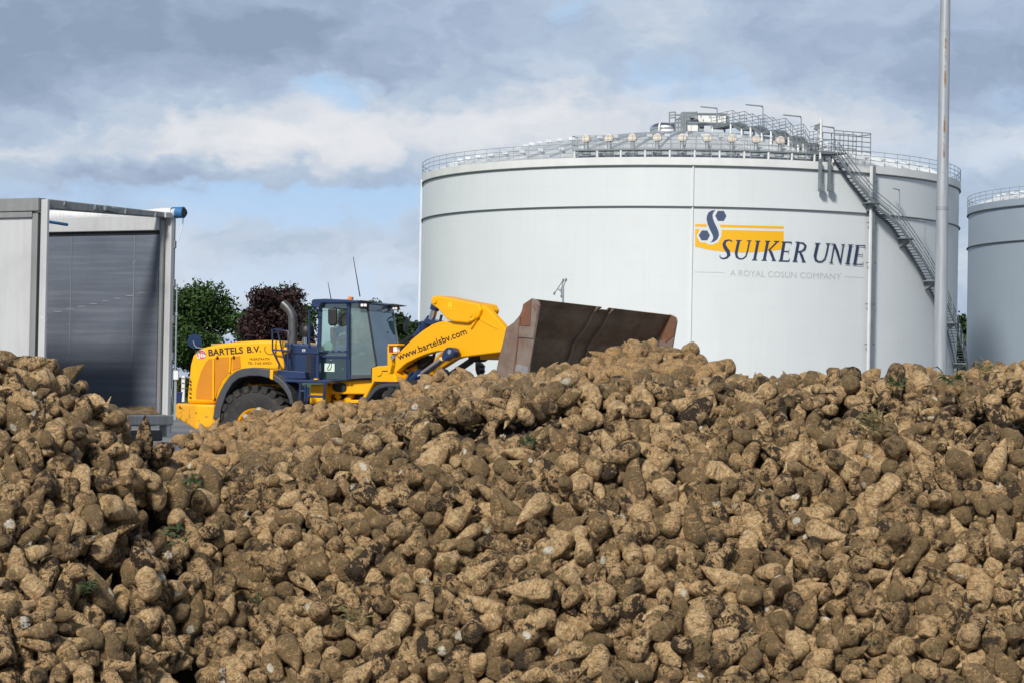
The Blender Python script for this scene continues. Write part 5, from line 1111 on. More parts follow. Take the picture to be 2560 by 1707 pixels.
g = MB(); g.tube([TL(WT + .11, -.1, zr + .06), TL(WT + .12, -.08, zr - .15), TL(WT + .07, -.05, zr - .35)], .007, 5); g.build('tie_cord', M['white_tarp'], tp)
g = MB(); g.tube([TL(.10, .5, ztop - .20), TL(.9, .45, ztop - .235)], .02, 6); g.build('tarp_edge', M['blue_tarp'], OT)
# floor, sill, dirt, front wall, bumper, wheels
tbox(.02, WT - .02, .0, LEN, zfl - .12, zfl - .004, 'floor', M['alu_frame']); tbox(0.0, WT, LEN - .06, LEN, zfl, ztop - .2, 'front_wall', M['alu'])
sill = tbox(-.03, WT + .05, -.06, -.002, zsill - .10, zsill + .03, 'rear_sill', M['alu_frame'], OT, .015); tbox(.15, WT - .15, -.05, .10, zsill - .30, zsill - .165, 'sill_underframe', M['black_plastic'], sill, .02)
g = MB(); g.prism([TP(905, 1440), TP(1055, 1420), TP(1055, 1450), TP(975, 1478), TP(905, 1482)], bk_ * .3); g.build('bumper_end', M['alu_frame'], sill, bevel=.015)
bm_ = tbox(.2, WT - .35, .05, .2, zsill - .46, zsill - .32, 'underrun_bar', M['black_plastic'], OT, .02); tbox(WT - 1.05, WT - .45, .0, .12, zsill - .38, zsill - .21, 'tail_lamp_box', M['black_plastic'], bm_, .02)
g = MB(); r = random.Random(2); N = 26
g.sheet([[TL(.06 + (WT - .22) * i / N, .002 + .9 * j / 8, zfl + (.05 + .03 * math.sin(i * .5) + .05 * r.random()) * (0 if j == 0 else 1 if j < 6 else .5)) for i in range(N + 1)] for j in range(9)])
db = g.build('floor_dirt', M['dirt_straw'], OT, smooth='all')
for l in (1.6, 3.0):
    for a in (.28, WT - .28):
        c = TL(a - .19, l, .52); g = MB(); g.lathe([(.27, .0), (.30, -.01), (.47, .0), (.52, .05), (.52, .33), (.47, .38), (.30, .38), (.27, .38)], c, rr_, 28); wv_ = g.build('wheel', M['rubber'], OT, smooth=40); g = MB(); g.lathe([(.27, .02), (.2, .08), (.08, .05), (.001, .05)], c, rr_, 20); g.build('rim', M['steel'], wv_, smooth=40)
tbox(.5, WT - .5, .3, LEN, zsill - .48, zsill - .2, 'chassis', M['steel_dark']); tbox(WT - .52, WT - .12, .75, .78, .25, zsill - .3, 'mud_flap', M['black_plastic'])
for a in (.5, WT - .5): tbox(a - .06, a + .06, LEN - 1.6, LEN - 1.45, 0, zsill - .3, 'landing_leg', M['steel'])
# ------------------------------------------------------------------ the sugar beets: resting places from a settled pile (position, turn, kind, size, which heap), largest in view first
BEETS = (
48363371104426126,47343892109734630,41768333703222516,43739330303621978,57341334010015582,56522810009607328,34018814214271782,27283013507900206,28029731018091808,45645494103071038,
33404530405829782,47275650900968482,36873934401424244,37484410302808236,57339931809878048,57411940101554714,36736211002169776,47825502709265628,47076460607365108,28643973610283888,
53056653410590952,37964459806845852,47414256810899440,28783417809123924,37145653503234468,29259375610912116,54415369607155444,26672056905045982,53328411304603760,50203137810172390,
27216577406997908,30821893312337140,26262333808559144,55570969803274696,44899740515488148,48365214304974124,33547660702023292,44080773407034154,58703900310966256,38232211016689822,
40611729903195158,25172211607978306,50675971205616796,52038496616307500,57611370406777826,32863655702724466,32860449407028718,32522614312102558,35851449411586602,23477781610242650,
37619448805588002,51153253708708622,41770417607127214,23342462715751954,48839530509480174,42313855611661734,41495931710785676,27624212916928492,46531578412794100,32452931208083564,
34156617801520436,34155576105675888,56455851911595674,47888413006946204,25513773912682068,39115690105072474,53805695507218216,45100492812034010,57141541807968950,35584057808169204,
55302015913021132,35036249405066716,54076372910730956,44963370104326466,25786294516946278,37216259012853662,54011138118551594,44555129613487806,48839289407996644,35581974506139136,
28439974810225762,25107898609622114,26264417708943198,26130179909644672,34084770712124202,34491849103880592,42108052305452394,46255690909977688,51154135305851714,29533738012357642,
28714734915707892,49726816815232686,38982616909240844,26260731607184964,52040260216896172,26804931205618378,48161655011591214,51157221406121712,44692411815491554,52444371609497306,
53531050007693086,50270497018550296,31704008910255136,50337253915048660,54623378913650414,28439131712585388,45646336506023890,41840019306787374,55100340902550612,33133931808798476,
55302897609498796,53125615014335526,47481253806381054,31845537416704560,46119811903745230,32522412103876274,39660051805496554,31302018416103608,24767457506783628,44012132510473110,
58499138304530606,51152692608596872,36599489911495208,27079895508656776,26946779415505428,25308010113120404,49724571916378782,42786929704388664,26055930202002872,56799699401591952,
54211931308907340,45578897315823514,40068772810752366,55919344716046574,25512731510913016,33816176707319896,48227089602668104,43875851203324752,23951537914411504,55163931203348652,
27552650011767458,42995979703837536,42992171607258966,25109099304231724,55027690313082390,39797414307469114,40613894915580592,44761855904821772,48364212413465130,43539137911139342,
48842856605754992,44353774913611820,38641854705157484,30005051908608690,23547903713120122,28304092711521224,57953456307245632,30621738009485068,35993379606729196,53330055903971504,
42250343409481324,52445133206841852,46464741109604076,49112893608759784,52919209409349608,30008256211909752,27152740510934966,52377415004469842,34289412214977762,57071137507749862,
39596019509000792,44013936700931752,50815418905081112,23003984605129640,31092970812336746,47277534712031040,56120140018034776,27485571604283412,40204492010094758,48503819509370978,
55507379009144934,54552612102657312,45035058002162766,56661494813722700,30888049207542610,43469655509014474,38303017502584976,37211569805175390,28032254107481648,45235291110944602,
51154657001430814,47343249713741028,39047529204782162,37960652306147530,53740941517960866,41359770202551234,53332059603657100,58089214502610790,25584257411176204,37011697816168534,
38372820615561580,49660419918624708,37144411810646090,51971738904174630,37486055502096422,36871329018071456,45375298700284002,43882663516376476,42112860808286126,26128658816693414,
57817415206120786,54008172013331882,26056612202594992,44830176710804680,59453982710790286,45990703307027864,58566617008462190,25921693110585758,39258302203326534,56322938415118636,
51697534612623014,24092303514867114,47687819206632044,54349213906655804,55368893111657064,55981494511362530,31775334504518268,54621896707136716,51355449803984986,50132292300302468,
57407810611558100,57137456402220896,42519459107334860,52720220405139200,44286937603693970,35990133903829900,27148255012898016,26058935504560976,26396330716724612,44625294206103714,
26804330107974110,36330655511584868,52443650006964300,31027494115196116,49387538804403220,43331129406970256,39187138016913408,33407174812602518,41226456804253736,38503489703994632,
28574610816951372,37421820708609254,48091891612806758,50676932901906342,43471418805415530,28575731712733616,39863650112710800,55232332108030286,52445054410645656,23952099007942056,
58230262811582428,35448738811177984,41567418307551916,54143770200818570,27892769306625806,45169575416084252,46192500312572716,48163458308837596,50748500505546048,27014058114393072,
42244652902830594,49044812606853944,24832853113734320,41702256404030300,28300969914645004,55505774608033550,42041294702145672,40272410911003114,32866859706292260,54282616706004884,
26603934804820818,37283496916150494,26604978508132672,49247970804596608,28102977708496212,37423582614355446,49454576004196136,54554255816379836,56659850802558366,32863976506080232,
49593542002170158,47892179912504364,46666536806693000,36397452603198654,52652821208935564,24837460915270370,37964098801595598,40409493802069744,49997654603313510,35583176202778898,
50883377813324638,38438776017978466,59111819303382740,34220649701923914,42517013618020340,46663451407579552,36942456103382394,30960135609496724,32384169007517402,37827297506039340,
31707253606278284,44760973503695396,46870215012037804,42726944216740994,24565140806643076,27417090813700276,40614696710434216,52992178717504188,27832860013158356,42588540910268996,
39659569309678646,44423659506673810,30417617013357416,45718062707749778,32729057503129956,28988938111839660,36604538613222118,32046573014434336,26738374609330976,31094773614625580,
32112489909338080,54284740701442342,24426776312740962,53059137506125540,34833732414371748,26674540214881312,42992974201554690,46602543805030278,55846776918072744,27898738610186630,
30481331114404822,28505730006286534,54218502713361834,30759619107883514,43879499600837572,48026656505711744,26266420713077572,23952659905242866,49455177514452832,28239856708346458,
34832809812065450,40410857610299236,46460332101576154,24902055007370128,34765251302594654,53464290504855996,28783256613690440,26263536316044832,57202849206736882,33948168715024506,
36263136513993042,33881691504912826,51559009116768592,51833573613120496,25243657009726308,42998263313877594,35785292012101874,57887338207817796,29939054905753160,56939504506126556,
37825974812690700,52174977504214224,59589061604435564,57951851901408638,28033415211385292,54826214904836166,59247058001595936,46323449903162080,45375699408541054,26601732012222310,
50338375814315400,39527298504210680,24428819709105758,55844532607049654,42994496605033160,33610413405811004,34631135314530202,51360340507127546,56049695101522146,36467656916839442,
57075103716817266,54961174112771998,41699209703995828,40342295603967076,39934936413627610,28374175511255682,45711729702612956,44084661203110468,42790136110122798,35988890907462290,
27217016905471792,40951369405984180,25853052713095664,56593575802520264,25240852312211078,23204580407121180,49182014817925664,54963258106004876,27968978704959960,43676540302219456,
39322335502017936,58162944200911450,37485332702129938,24293421510942624,46256973314848768,41500620006651252,43060493501356744,45984412716279074,38912692112776036,39456652509088578,
56255057206052780,24292498903680038,52651058004656158,56116090912193128,44017942213864016,26403741807755470,25039336513265828,41086729107695570,34770380114594716,50408179309713356,
56052500612664640,49383529812529120,33477818605834144,53607303816335908,26397732715107260,40278222311101320,59454583512260192,35376930504281186,56728772505182930,32794613008924668,
48775458711248872,57953093703911242,51763891402088596,41156132603292960,25241413112253938,46870455812264312,39870542613844134,24970696112447472,52446175604499446,54151344403804178,
45713895306066066,52650856906631554,31297851303049126,40207258213899814,41157654702757666,53805574603229368,26534613716984288,50070342806621834,39254576016078204,33677812315625030,
43195250914879966,33880369310532226,22866863108554158,38775890808365660,40890222616373494,25381661011285686,30279935409889412,39256700413652470,56458576404337980,50063249403295620,
48776941217480568,50886702811249456,38029253216338174,37212932206655318,49859891207284156,46464019918605494,57887016611988838,24021020316777798,25446855701409164,27350252310343494,
50131730402223136,40683578410812744,46461734217412366,50286225306553139,38505693817556112,31847499416224984,48438663305261398,34904017005356390,57071258405158050,37959689711633072,
40751899412914618,42788732102538756,59930784214467558,41088050704227582,45643490517280778,50270135111753700,35377852510321938,60338183013232906,25037734602659982,59931584609156646,
35586500411388648,55845333508461512,56116853203071876,48025935708838020,48504220402038670,42454142707588922,54896179906980614,56864092512869112,49457101511319672,51764451706066174,
25856338518606930,40816251215600410,41159658906265360,25378135507530306,50063490005140152,53055570112608566,58296500710962640,42790817012931272,38166816805422238,44902142713441752,
58564772908955354,40211063409479016,24294822307968352,45982809413644924,26396049606212428,47621021007144556,40476010712641820,39933253504619584,39457413106818956,46526488905997406,
41362215511591832,53943779101558254,38640451504585704,46735377503332336,35855936910423898,51766375815844576,58025822210734788,24635182405550790,44759570910827132,41228820703351518,
27489777308567198,24833894014489686,24358455902719410,26807052716655642,50205382416893438,48569213200784008,51223979712566190,25314261612018928,39935097308760218,27490298712759096,
29050570301996474,41565014101351510,50000901114088498,36470661404421398,58433381603422710,38984059016781828,35038654110912530,49521012517888572,50819623714235876,55095289309269690,
52239369106880970,43400893214260966,38505252607607582,25923176010959482,46189575110050790,34358413108758862,60406823616816968,52722823312843962,32792850210987280,58227217504980788,
36263897703837662,45987899306774316,27761536716706610,56457333705652260,33747415409582116,54557141508733580,54220184806584632,54757293109406596,40818537708999156,24426214306400156,
49861013405552602,50812811713788560,55775810917349952,59792580603917504,43672692510818602,52988372107756344,37757894013963354,31842452314849342,54693382210934904,30889331701390624,
42651890702498998,38435970006390120,24359177402167072,57816171012764626,52172010408161986,58769455707756204,51157942306085040,30957612107374554,58565053609746700,39866695605772800,
49252900702756706,31298852804512704,55850783116358518,25519502716271054,59247498712929102,41904251315651670,28641689104304004,38711418609394098,46869213309160390,23275423506374942,
42384259905747404,37897981402697428,41910302614437562,54555057108816960,54556540111692774,41699970704529154,28165250408705590,55440019313921334,26606219007913778,57952852716271482,
49046295205734834,51703824405691812,46868932712036936,57137695502566530,23882856906268252,46258375802586880,55440540105556462,44622609011858666,55917822315785348,26872610504862178,
33001978810645942,55302656704832088,27077211513126572,52580170905697372,55033021905765536,27423097705483010,38367448805127566,55707970112595992,38913453706757070,32048576007259546,
52105452711463340,40005901508307380,43059410104280002,30621416214464924,49322783314418174,35787055206191496,31503975004300546,51291658602114610,52381461605638728,57618143015016434,
28641128911365036,27416329505926622,56934336610252966,26806172309981952,43334016316300574,43267497408764546,51426776202479698,25723742114606990,24359898210016230,47619378117301616,
23954542206132738,50967865515508021,49540386503691727,53600532209703930,42651610116853546,50879369117467550,46466182516818896,43132381110297742,56864973708758714,43541741715487834,
51629895014526356,41434222212756358,35990534413054934,53261414012930170,45784820610921088,35445251313442428,43943249412336452,36673459906997602,41971489818552456,35992618804011614,
31295728508925006,48097421515231766,51837021009110134,53670256612522254,25315222209807580,26815295610147462,40208179106280734,51498783107710452,43058768917425364,57686503713348288,
58842864006043176,34968008502573838,45644051818568830,48709581705961094,50409141509122376,26404300810302412,35582212907447176,33886019103270546,45175063901558430,34838980614630474,
40409333005709526,55306903513517152,55847178304924912,48503057310949014,39252291213367646,44422376107924886,56325462015111950,53603978813292036,58429415007598996,42516250911958412,
36192530403350222,49181654004547014,47553261805102804,56597140904924832,55375224203864796,58155529808642332,58157172713632272,42247057516271494,35511768705657098,37622655806162224,
31844215505023170,48574903908320482,53603417512211410,27145891905429782,24162503316100698,38778375606941484,53873573810981750,44015538514051684,41563009015487082,54627303617946014,
42311129913251712,23753663808674352,44560500710254596,54011578409239978,36193652004471082,31502052010780768,25719736600340342,22867504108401840,45303449116342480,45237214605094542,
35243536203953546,23885300814313376,25448178312910572,36261733200853644,47418423008929606,29328337103456930,52582455912769460,25585980706350518,46393293811351352,31097617405569028,
44355858508372292,44081414217518966,55645101211844462,29464777309581410,56391778717963832,42859058811147154,34428456906389636,41768572513218310,52450302317923656,28916092208818182,
50476659713072100,52860184404043736,33677090810304180,23413424512586770,31432449606362140,47619618508907292,36130540901480004,51356851906625216,54620010407290938,34769819407504910,
27216776206325174,31433490806607710,43270382506074760,43201942004291314,35175055008878092,56122103005669056,34765571614452586,28916612917424936,52240852107955062,39252050614861396,
27758051807127004,35038133008466820,45800786114828193,40612732104043926,57755504006909924,33136336805596108,49658134913209520,28715655714826698,27421375212913452,26195295411843304,
47683650014844838,39599223304982424,31845618401447318,45169173902704728,26094899503725655,58363618702086434,44900701215018398,42383537715523418,45440371809712146,53738896911909398,
53601093213716308,56804144803422638,26876095913833288,47003529914004734,44084140109098516,41638943506301562,53333701503118540,58774543712359490,50138823109614672,41157493910431232,
48296852504428276,56463344110842550,47347337614943372,45439531813744826,25580129202555022,34430179506018316,36670093607282724,40817213508935988,44834503205390232,46941221806020366,
49252660106223548,38035062306993752,49458582707142660,52716812314640726,50539769913664028,48983344116362508,52312019304333848,40203609109918894,44629782312173108,46669702011044196,
46887146314827173,58840581204513268,25654501206682864,26746696611072428,30888570311121674,54219183415122654,27015819813631928,47751128905753604,59456024502731560,38508219316762766,
42382054712817512,41497814811276088,45851578708693102,45376620807889590,56189301409574772,52995304108169712,25651536205423356,57340732605754832,41637221103713014,56936821114886650,
58160060210575092,40750535709367602,38579542416397308,44832059715645922,53057013806651722,22119624713742954,30143814314051268,59384621009426348,41367863816837762,27697579207544044,
36532931407516578,28166051502723916,42927338309394576,37350936306555282,57751699103922958,48039945104307413,38715743308778268,45851377808070978,41632932715488862,54960451202053960,
53264740612768216,53945982005204950,50752264204228192,39868820107625442,40414462913755956,25314541908911984,58636219314076466,34768778001904366,52111343711355960,39049172516852634,
46799730309787982,33203213904654346,37146575207190906,54485734308481088,51563137411128584,30075213606419888,25517740014995986,48842775807754700,46667819311057532,47686455803284044,
53130742904302882,57616380604971526,39863008818071198,49999578204260742,37082662005745046,48706055406799934,35989892612668562,46875544108897932,56394503213651412,42924733013652990,
59181781902068484,28847611014901796,34562693516689036,41157213004585796,26267981317923456,48295370014390140,31772849705356116,46942062806372602,44899779109310628,53126976703240340,
48023689806098386,51906222208227516,50678776216673242,29428821013058575,47957573817351638,47007858714240754,49994729012464196,53740620208378366,57543209407251434,34796461413951081,
35247501206011454,58359971409903138,45444901402039390,50408860605556842,32319173412447186,38579102004852632,31873019803136693,24290375111251022,42996420113908372,28582858313377392,
31841931406191430,57072380102613342,57136973012222888,47892660600284230,46122616509734362,47959217406037646,50677654310317424,30619934805460074,38234254403959450,42584571609301268,
39055302708626160,31436455712832722,42722175314000516,31032339412511508,44012452216740458,44488692416670080,24766575405660754,57819457013267610,55504251306177046,48571297612840698,
32798218701478942,40140540107334836,33476417411392958,52379538112722650,36259689108285486,47226505714522639,30009857504376136,44969661716795284,32456256114920980,43814302714241088,
49998855815010920,25041419808785792,57681735913147902,27076809405834944,33340977604540098,43197774716206106,41434462913920786,52447858406952960,35105330516833376,29896658905565309,
41838696906553428,49451249004966914,54008490513649026,55578502505413840,53871209111128964,24563096715211408,25381500408352882,24833173409499654,25104410305374732,30827058608445160,
55778055407816910,24769821305966560,58435344614630376,29391049116305790,34701218715000306,32118298516231844,51291657810995806,46052091210980364,40480700304988086,57210623412000970,
29328256006443776,28035937805033744,25141818209865237,37077652303708470,23444578014491287,25582894700230818,30283298004593734,40138214807460896,38848459711099450,31369336408959792,
27798501400839311,59247177011086332,27557976206121712,33235341216141905,53675664208352790,22797622016945556,51771023406380998,36946221117485158,49187063513019392,34531023406190647,
37756771501396092,46731369209241370,39190902807659620,49115418001559536,35653899911840126,50340418609901898,40338688506148210,39457974703398120,46057141511749598,49607265600872995,
39594494805718362,35242533412790380,28852256708962152,48301140705070738,36876819201426294,38849019908709104,55437334014277806,43196571707107336,58366423711177238,60825824609277275,
25174374511884578,36126895802830520,35177099305476096,49997012410273890,57479538416119866,56456090005205334,31981256607737238,49935743602182308,32389697812679506,33950172403745700,
55778216009296894,27996138807964015,26603495905108358,24168329109144412,44899017116931544,26160418204960505,32050978906347538,56800660413117598,37212731102849590,47074656303259074,
42926254712127410,51832972208968570,31029456908360976,32522051108588376,30446300208769823,39932090006070688,39388450510072828,34562052602201676,45917212705796570,27317299111271741,
45032130905729696,47277815203124964,41226455813896258,25655501414490544,57207979006763462,57889101111291386,33135534909857404,48928626311700373,46191579205800948,43674456315709796,
39799457810642674,24325337114342569,33338773216711080,38507377812446896,27012495909862820,41025220612826590,33818900006802526,57074142408341890,49248851407911910,59045141604371570,
56184651304639164,45305133215564980,29597852512641248,31637130303656372,26736329302076788,34087134610591224,34499781006268096,42179738405388208,55240623114647852,27217255905480758,
58431899007976462,44082537003744028,33338332315129864,43742777218054102,51288290808531686,53876339508943528,58362296112320530,49522133902057256,42453101608701982,43810215602532504,
46343065508424993,27252180402614021,55645461703622814,36056849813933228,51974702607932358,31197101308306709,35039375309683106,41026503210051306,38436931508179326,27485490414987636,
37287022203948790,49180892113073824,53396812317484252,57480820607803782,60543504604357610,31909890604320942,25209297517959467,28847610404209134,48094937004892270,39186134606725774,
43675819810794504,49047097012840116,28646294408664604,22696337506514645,50540250604414344,47079143504837896,39185853408516132,55851223416767718,50336652409532770,37552009908484676,
38370535214294036,38777333113810178,29870334017485090,50068619102183154,38099697803084600,33409657816706274,41979663815125730,23751303009285124,43605694208111830,43809694504245278,
41568299515822164,47005613917925704,51698857004936490,28951260509240469,44216411110267654,45374095810936432,34562854105388352,40819459102049410,46325895108039252,53941333214471118,
36297584403086333,24633020103701092,24969733202107658,48640780116712768,34698974513762304,59738985315213681,34904297411563940,51836219306781888,37082381613195738,51699977900859508,
31908248114504102,29939655805453020,37422221309847748,48845822207999796,36063461313698992,40341694313238844,45378543113265534,44155063803255094,57001975902460454,29187210212217454,
47753333309865332,25146340716060823,47703306005720015,27557695803285654,57889421305008726,35376609615154244,48636171406289758,59180179813128976,34294580003763172,49728058316673660,
35921450913632478,57630624708652323,20929577312788713,29944298407429902,56528459205093368,34360978311589470,34226740510741980,42450816303396690,29189133109358934,47685093003296856,
25652938706154912,25788016506213484,46053733412786456,43809613813223832,27489014010590932,47144459310816292,50880050116817056,37285379802737838,52721701918089540,54420379511978604,
43263650708090474,24228663202650816,25649050906036924,48517905503775175,50269894400951294,38505373112949926,32625821814548261,29870814106444072,50881854510574130,23612459407373966,
55233253216708142,33818299504247250,47361585108838939,52652299601982422,56734222815100572,28678260013273567,33065930915787542,47483097114570666,26742538613358950,53404424112715332,
20184098404838187,35243816707774468,48570014704301054,44627378207764824,35924978210165894,27794299914453075,31162492007694284,52989052702602870,32181330815550102,33064848909333482,
32251614614663446,38303818501431948,41091697710992408,37963016313038874,27353738612834006,50201493105452532,27212850503072440,24780208502144814,43265494403690108,38030255106139258,
35312057106319980,52652900206700400,32181289814576916,51968370611919820,48982622806048158,34631735604342064,45033734704325920,52925301114681888,27629259606271598,27017059705926780,
46798929008058790,26330172907641176,36944098001905248,52655783910111456,29630140012060263,50879889301906974,61566302417995988,35995021111118798,54285621508140410,57006462904306674,
26876977611128676,25550579001462059,44215690401591992,23985056713485769,25920530417375632,52716130305985140,36333700210456194,49321902005583426,37622093207763684,28673298309151467,
32075979302072437,26194854415551496,42040530305981788,44215489907157502,21881097403292875,31439258608872102,47211658000840922,37622374903699756,53669934410103698,25929541500265762,
39397341703146612,46681185204955925,53334062003048970,58703057305727870,57479377703105178,35514774809377922,42110575905851936,48707577811176148,22526502918036300,35752823614943017,
46462857411388252,42042255514089562,56387169308895580,49589373505229334,47148064016169946,30381621206705491,49724009809029582,32795013213797862,35791861512911788,49726375203418088,
42794502808725258,52995263408125518,27289378612623002,52245340816157348,30584420604281207,25040377912448670,45990022012272752,33479099513652708,33478179109844004,52722582709329058,
24835336713835264,34629530408131020,57545292807541164,63683905500800719,30140809903966656,46394696906858446,40754783409981364,54418415406789630,29158381410965529,21813258103173875,
51220611302734810,20968860506040290,26125692005852266,37692338110963698,57205774613783520,39058021407510816,33540448302162442,25959699611197103,51497621500856000,26667649301595150,
23649338814075209,44827810303811518,24642891805766546,40413540710957066,34291575106071168,30450581715143121,31742901808605281,29398698312182954,38334543613723429,23476538616359090,
57410135208574862,57749293307784078,41236341208804940,42243209102740518,24167251910626688,61982664915229807,37961251908085300,44012611609067838,44170305114951943,45576772502531972,
25721619109067794,36395368305581614,42651088811467742,60815024203735478,39254976211569890,47960138910073016,51020939910970720,55643217606954936,46003425315455603,25825300408932345,
38441901103167000,51567503506102552,36332337810548360,40073140112431930,33136416008455694,40487701213821470,22559056615544363,28983850715505404,28846649409895322,37962895311824436,
45651103611541088,49997773915252882,58842463015173382,59042296003866810,47759303301612250,32255819703249668,39940543806927756,44223143105791612,40612932507028082,22051783905203212,
48379184510002807,30893215713039796,40885774111479690,52314983116689654,46596652504302640,50746415117447666,57003096609355176,55232692514907710,43536371016688666,63139665316086121,
45710688908494098,35545582214903077,55847738701448704,38744944202630945,49860331005209124,30481010411119754,40141660910902440,38983497812131150,29874257905601528,33847661803730349,
28302410406726926,39765704207677597,51428018707709258,56050976201926034,28987734614336808,21540456805354201,41702054908130844,42997221207960968,51295704008961700,32725650616154478,
26943413413922470,55308344007580780,31229049912233678,59791659111514314,45234568807345268,40003858513275708,53399657914311452,54831663613061544,38173501704513184,59518856514336422,
39323297412451552,44698943603783802,43130335806982810,30009016315254908,42794663604614752,56393822406401338,48788344705388231,21883339206168737,49332744614428887,40963581305172634,
36404780803272276,23756899408282570,58837815004334376,49252539207818224,45788624214954044,45598906214362737,26197458411011048,26537818608413744,61087664509661614,42457782410230656,
52172249711922732,27689649509447620,35519180811902302,50277064002661876,47010663216948566,41022817404851672,38914455013974274,32047815113181570,55098295912452846,27692613216085246,
30141972013487016,47684051107607574,51364224212510262,27762535702477630,23786739402724427,34355848217389790,38775729505495116,58359690603422078,50681100811376158,45172821310866354,
54146575703385272,46479666003378929,59588419515658970,26263735710753126,46191257003065500,32118017817500720,42587216815680052,43475063218002752,24534019808877375,37824610900877024,
41904090004531562,50608530908035762,38440739509804938,37558501708025748,36058013213149560,56395103507820118,33403968303757090,28811298909729433,33608769503800710,43131698806194472,
32933778002482320,39391256505373574,26437660713358657,51973941803378388,52990375304870634,36531048615144590,54216860806943462,56527297805375286,23103897206952065,35785130215072536,
38846053706269496,51086495616284792,32895100706953063,44147008703699720,55435729511042522,47754134407946608,42792901218109124,54691778402714808,27859578502129257,36064461615825964,
43946174814878776,42655658304400234,41088811809406198,31874940305369651,57887979211927964,60827105203247317,45188305104582685,58431096802677974,47842826711493483,32389337106996828,
50005664005926928,26881299316290018,23614782712672446,25650413707318680,33542972506343334,50545501716161376,34357330416305418,26328730110531216,51169944308686123,43877213614915116,
25555740908990103,40755743608800200,42456263918091132,39796852210532218,54757454012243148,22901058607896587,24703542515154190,26771298005683751,35724941703985566,45513741904358414,
52513574108973200,64771105902630647,38097813211436316,46326896108075484,44288980805638492,31910211303194762,34359254617353356,30620053917906324,33987343013986457,57207416810951462,
28235370704556522,53959184707749049,47623583802662902,54283497508553246,22832777914393559,24325817210731245,56864371713671436,42615264707106203,34359976311632380,47144699606793032,
51765252413171648,54084223200842182,47819569207050736,45313462213722794,49865140313075226,35180101207694760,50547303416318336,50001861914355438,32456255315571692,44849585108897993,
30416575710857568,50409579903841652,51357052703434754,34357090010147124,27010732417448342,26057372409329536,33821380904382866,36706424704025545,46738383015569288,31192819301505897,
38777652813484954,28275181416156073,48639055912107676,34087212811885072,38066624806117773,33201210612200610,56591610016319360,61503904511535547,37379062808470023,49047778315806274,
51221574011046112,47909826402056975,51289854203782264,40479858805127806,49335865807439253,47276332711733128,33168381805423829,25792061607967542,21134938503674047,35309931417945922,
52717292314020836,29459811108490406,39469100814904602,41428450808429840,39333940415251588,45863504713130727,55180984807825985,46873021207237700,48521546402621733,46123697808973906,
44898135212163090,22495299307421363,26127214505375164,54559744208942170,33709260614902437,56593734018109702,41020290610400946,44646785704262711,51971858716673590,36601892318534882,
43603448706090180,27902018713107916,52106014509143874,25377172604394068,22188384309833430,52852410609096446,49859729411129770,26194091915454060,40411016605263646,37418374016374024,
47552700508168946,42585373907430816,49457340808381788,35717771910740262,50883256814888618,32658933904540760,55983657700323212,37997984505449711,24972178107773948,57476492005152582,
51764130002131214,43000702206440518,30213736215194994,34833931709940384,60067143511023498,47820291714023364,56457133115643986,40828021208677794,25513412307369504,58837293709732264,
47414215313221516,36400978904603464,54826816902812190,41024699611910348,41913782111939168,55100861105784264,29597933415049950,57749734613925346,20795138104524595,54892611507884752,
46323930013127642,55640531604899958,29663969710679780,16438087409123967,41839738509741802,35178019402078510,32250972616229500,31538220910737443,36363262816915483,26130058917387970,
58292772104392700,54085422606898908,24971294704284654,41223849314956258,52374808707339424,46195983815681964,55030534606315324,59794383013347326,57345261015783822,36769703007479249,
28574049709151074,22255303712915950,37762821901407026,46939778208056620,44286455204832846,41977461216907874,32527499212020570,28443975908326916,28375095218091086,55167658706121990,
57618102307485948,40554541813450342,25307449504906860,58702135217424112,38035822510207072,48099583503200954,40985344509372357,35246780503681848,54623497711613900,52784651605067476,
44624450707439150,38846334213211584,47158025407772281,34905498411948748,53264460104582826,38513781411474222,52990736007408442,33579022202640275,25859781411304490,26676060011928346,
24465499305058879,50269252714420312,35648049105850600,46663689515842560,52035769009206998,24643849402682592,29968819503868025,50344623711547810,53602576207560932,45055025609995453,
44625333305567734,55239423716833704,53192692015808340,57685781514518340,55990262811681072,40954375113498246,48506222008113356,55643056917352660,49399584410146361,35208702808725891,
46665332704297646,32079340204364487,25648290118013402,29528170510441184,44093221002640728,40886816104927834,33002539008707942,29770741013631999,46191738710944684,49879585811406553,
24056658412148441,25448578303708362,25784850412165762,40012461004225908,37622134202146466,46871016714372720,47025346608229675,32458458711455590,34493490909516150,32389096504234494,
48503858503107152,39324619503110180,23272258913688912,43747703808741726,46413106317279059,34934021607105631,29599294516870910,27287538709840452,35685623906644759,36737571411711980,
60690784509163045,40476851511036848,23682141613304900,27247218208840183,24226301704328116,17729447912518761,21644425013110656,38447980504362642,43333453808942560,36267821810134882,
49183096208409146,28272860507590375,51023343008304210,55171983806135710,55097773707818988,21471936416095815,29393412007374554,38027848703792588,33482458711023700,31097776709586198,
48178585608610307,44968298713136916,32795694707385386,40350821516817732,40686983714957088,29015739411009065,44496103812214718,27593980703836573,27725819704271489,55438175418051664,
56186655615175460,53126376107621684,33438220616232425,43740651504601238,58907618508494102,53604178313691236,28988616615734136,33881009815143726,41699488912878380,25728813707390536,
47422182304518734,25511729208895718,29559019205565291,32659975216225174,45577532810966632,36603135504430122,58024459904410024,22290739016042229,23311539411305197,55097452512512082,
36396209918515212,50132891204842950,26192890811614234,60275542409461832,60215425008082517,34432621208093688,25826180601516679,48790545407598239,43947417804594186,42313894011529326,
44829614205240900,41506501711983392,34322261311479799,47549974704962394,29601856804435660,54219743116843084,38269344315661621,24565260109499316,56664099507246188,38844330709160290,
23171136802795529,35920409301522436,57543689713149852,23679217414564514,40684459514516712,31775774110485682,28609579801468675,44969101613460692,24768498209340482,51087215911909630,
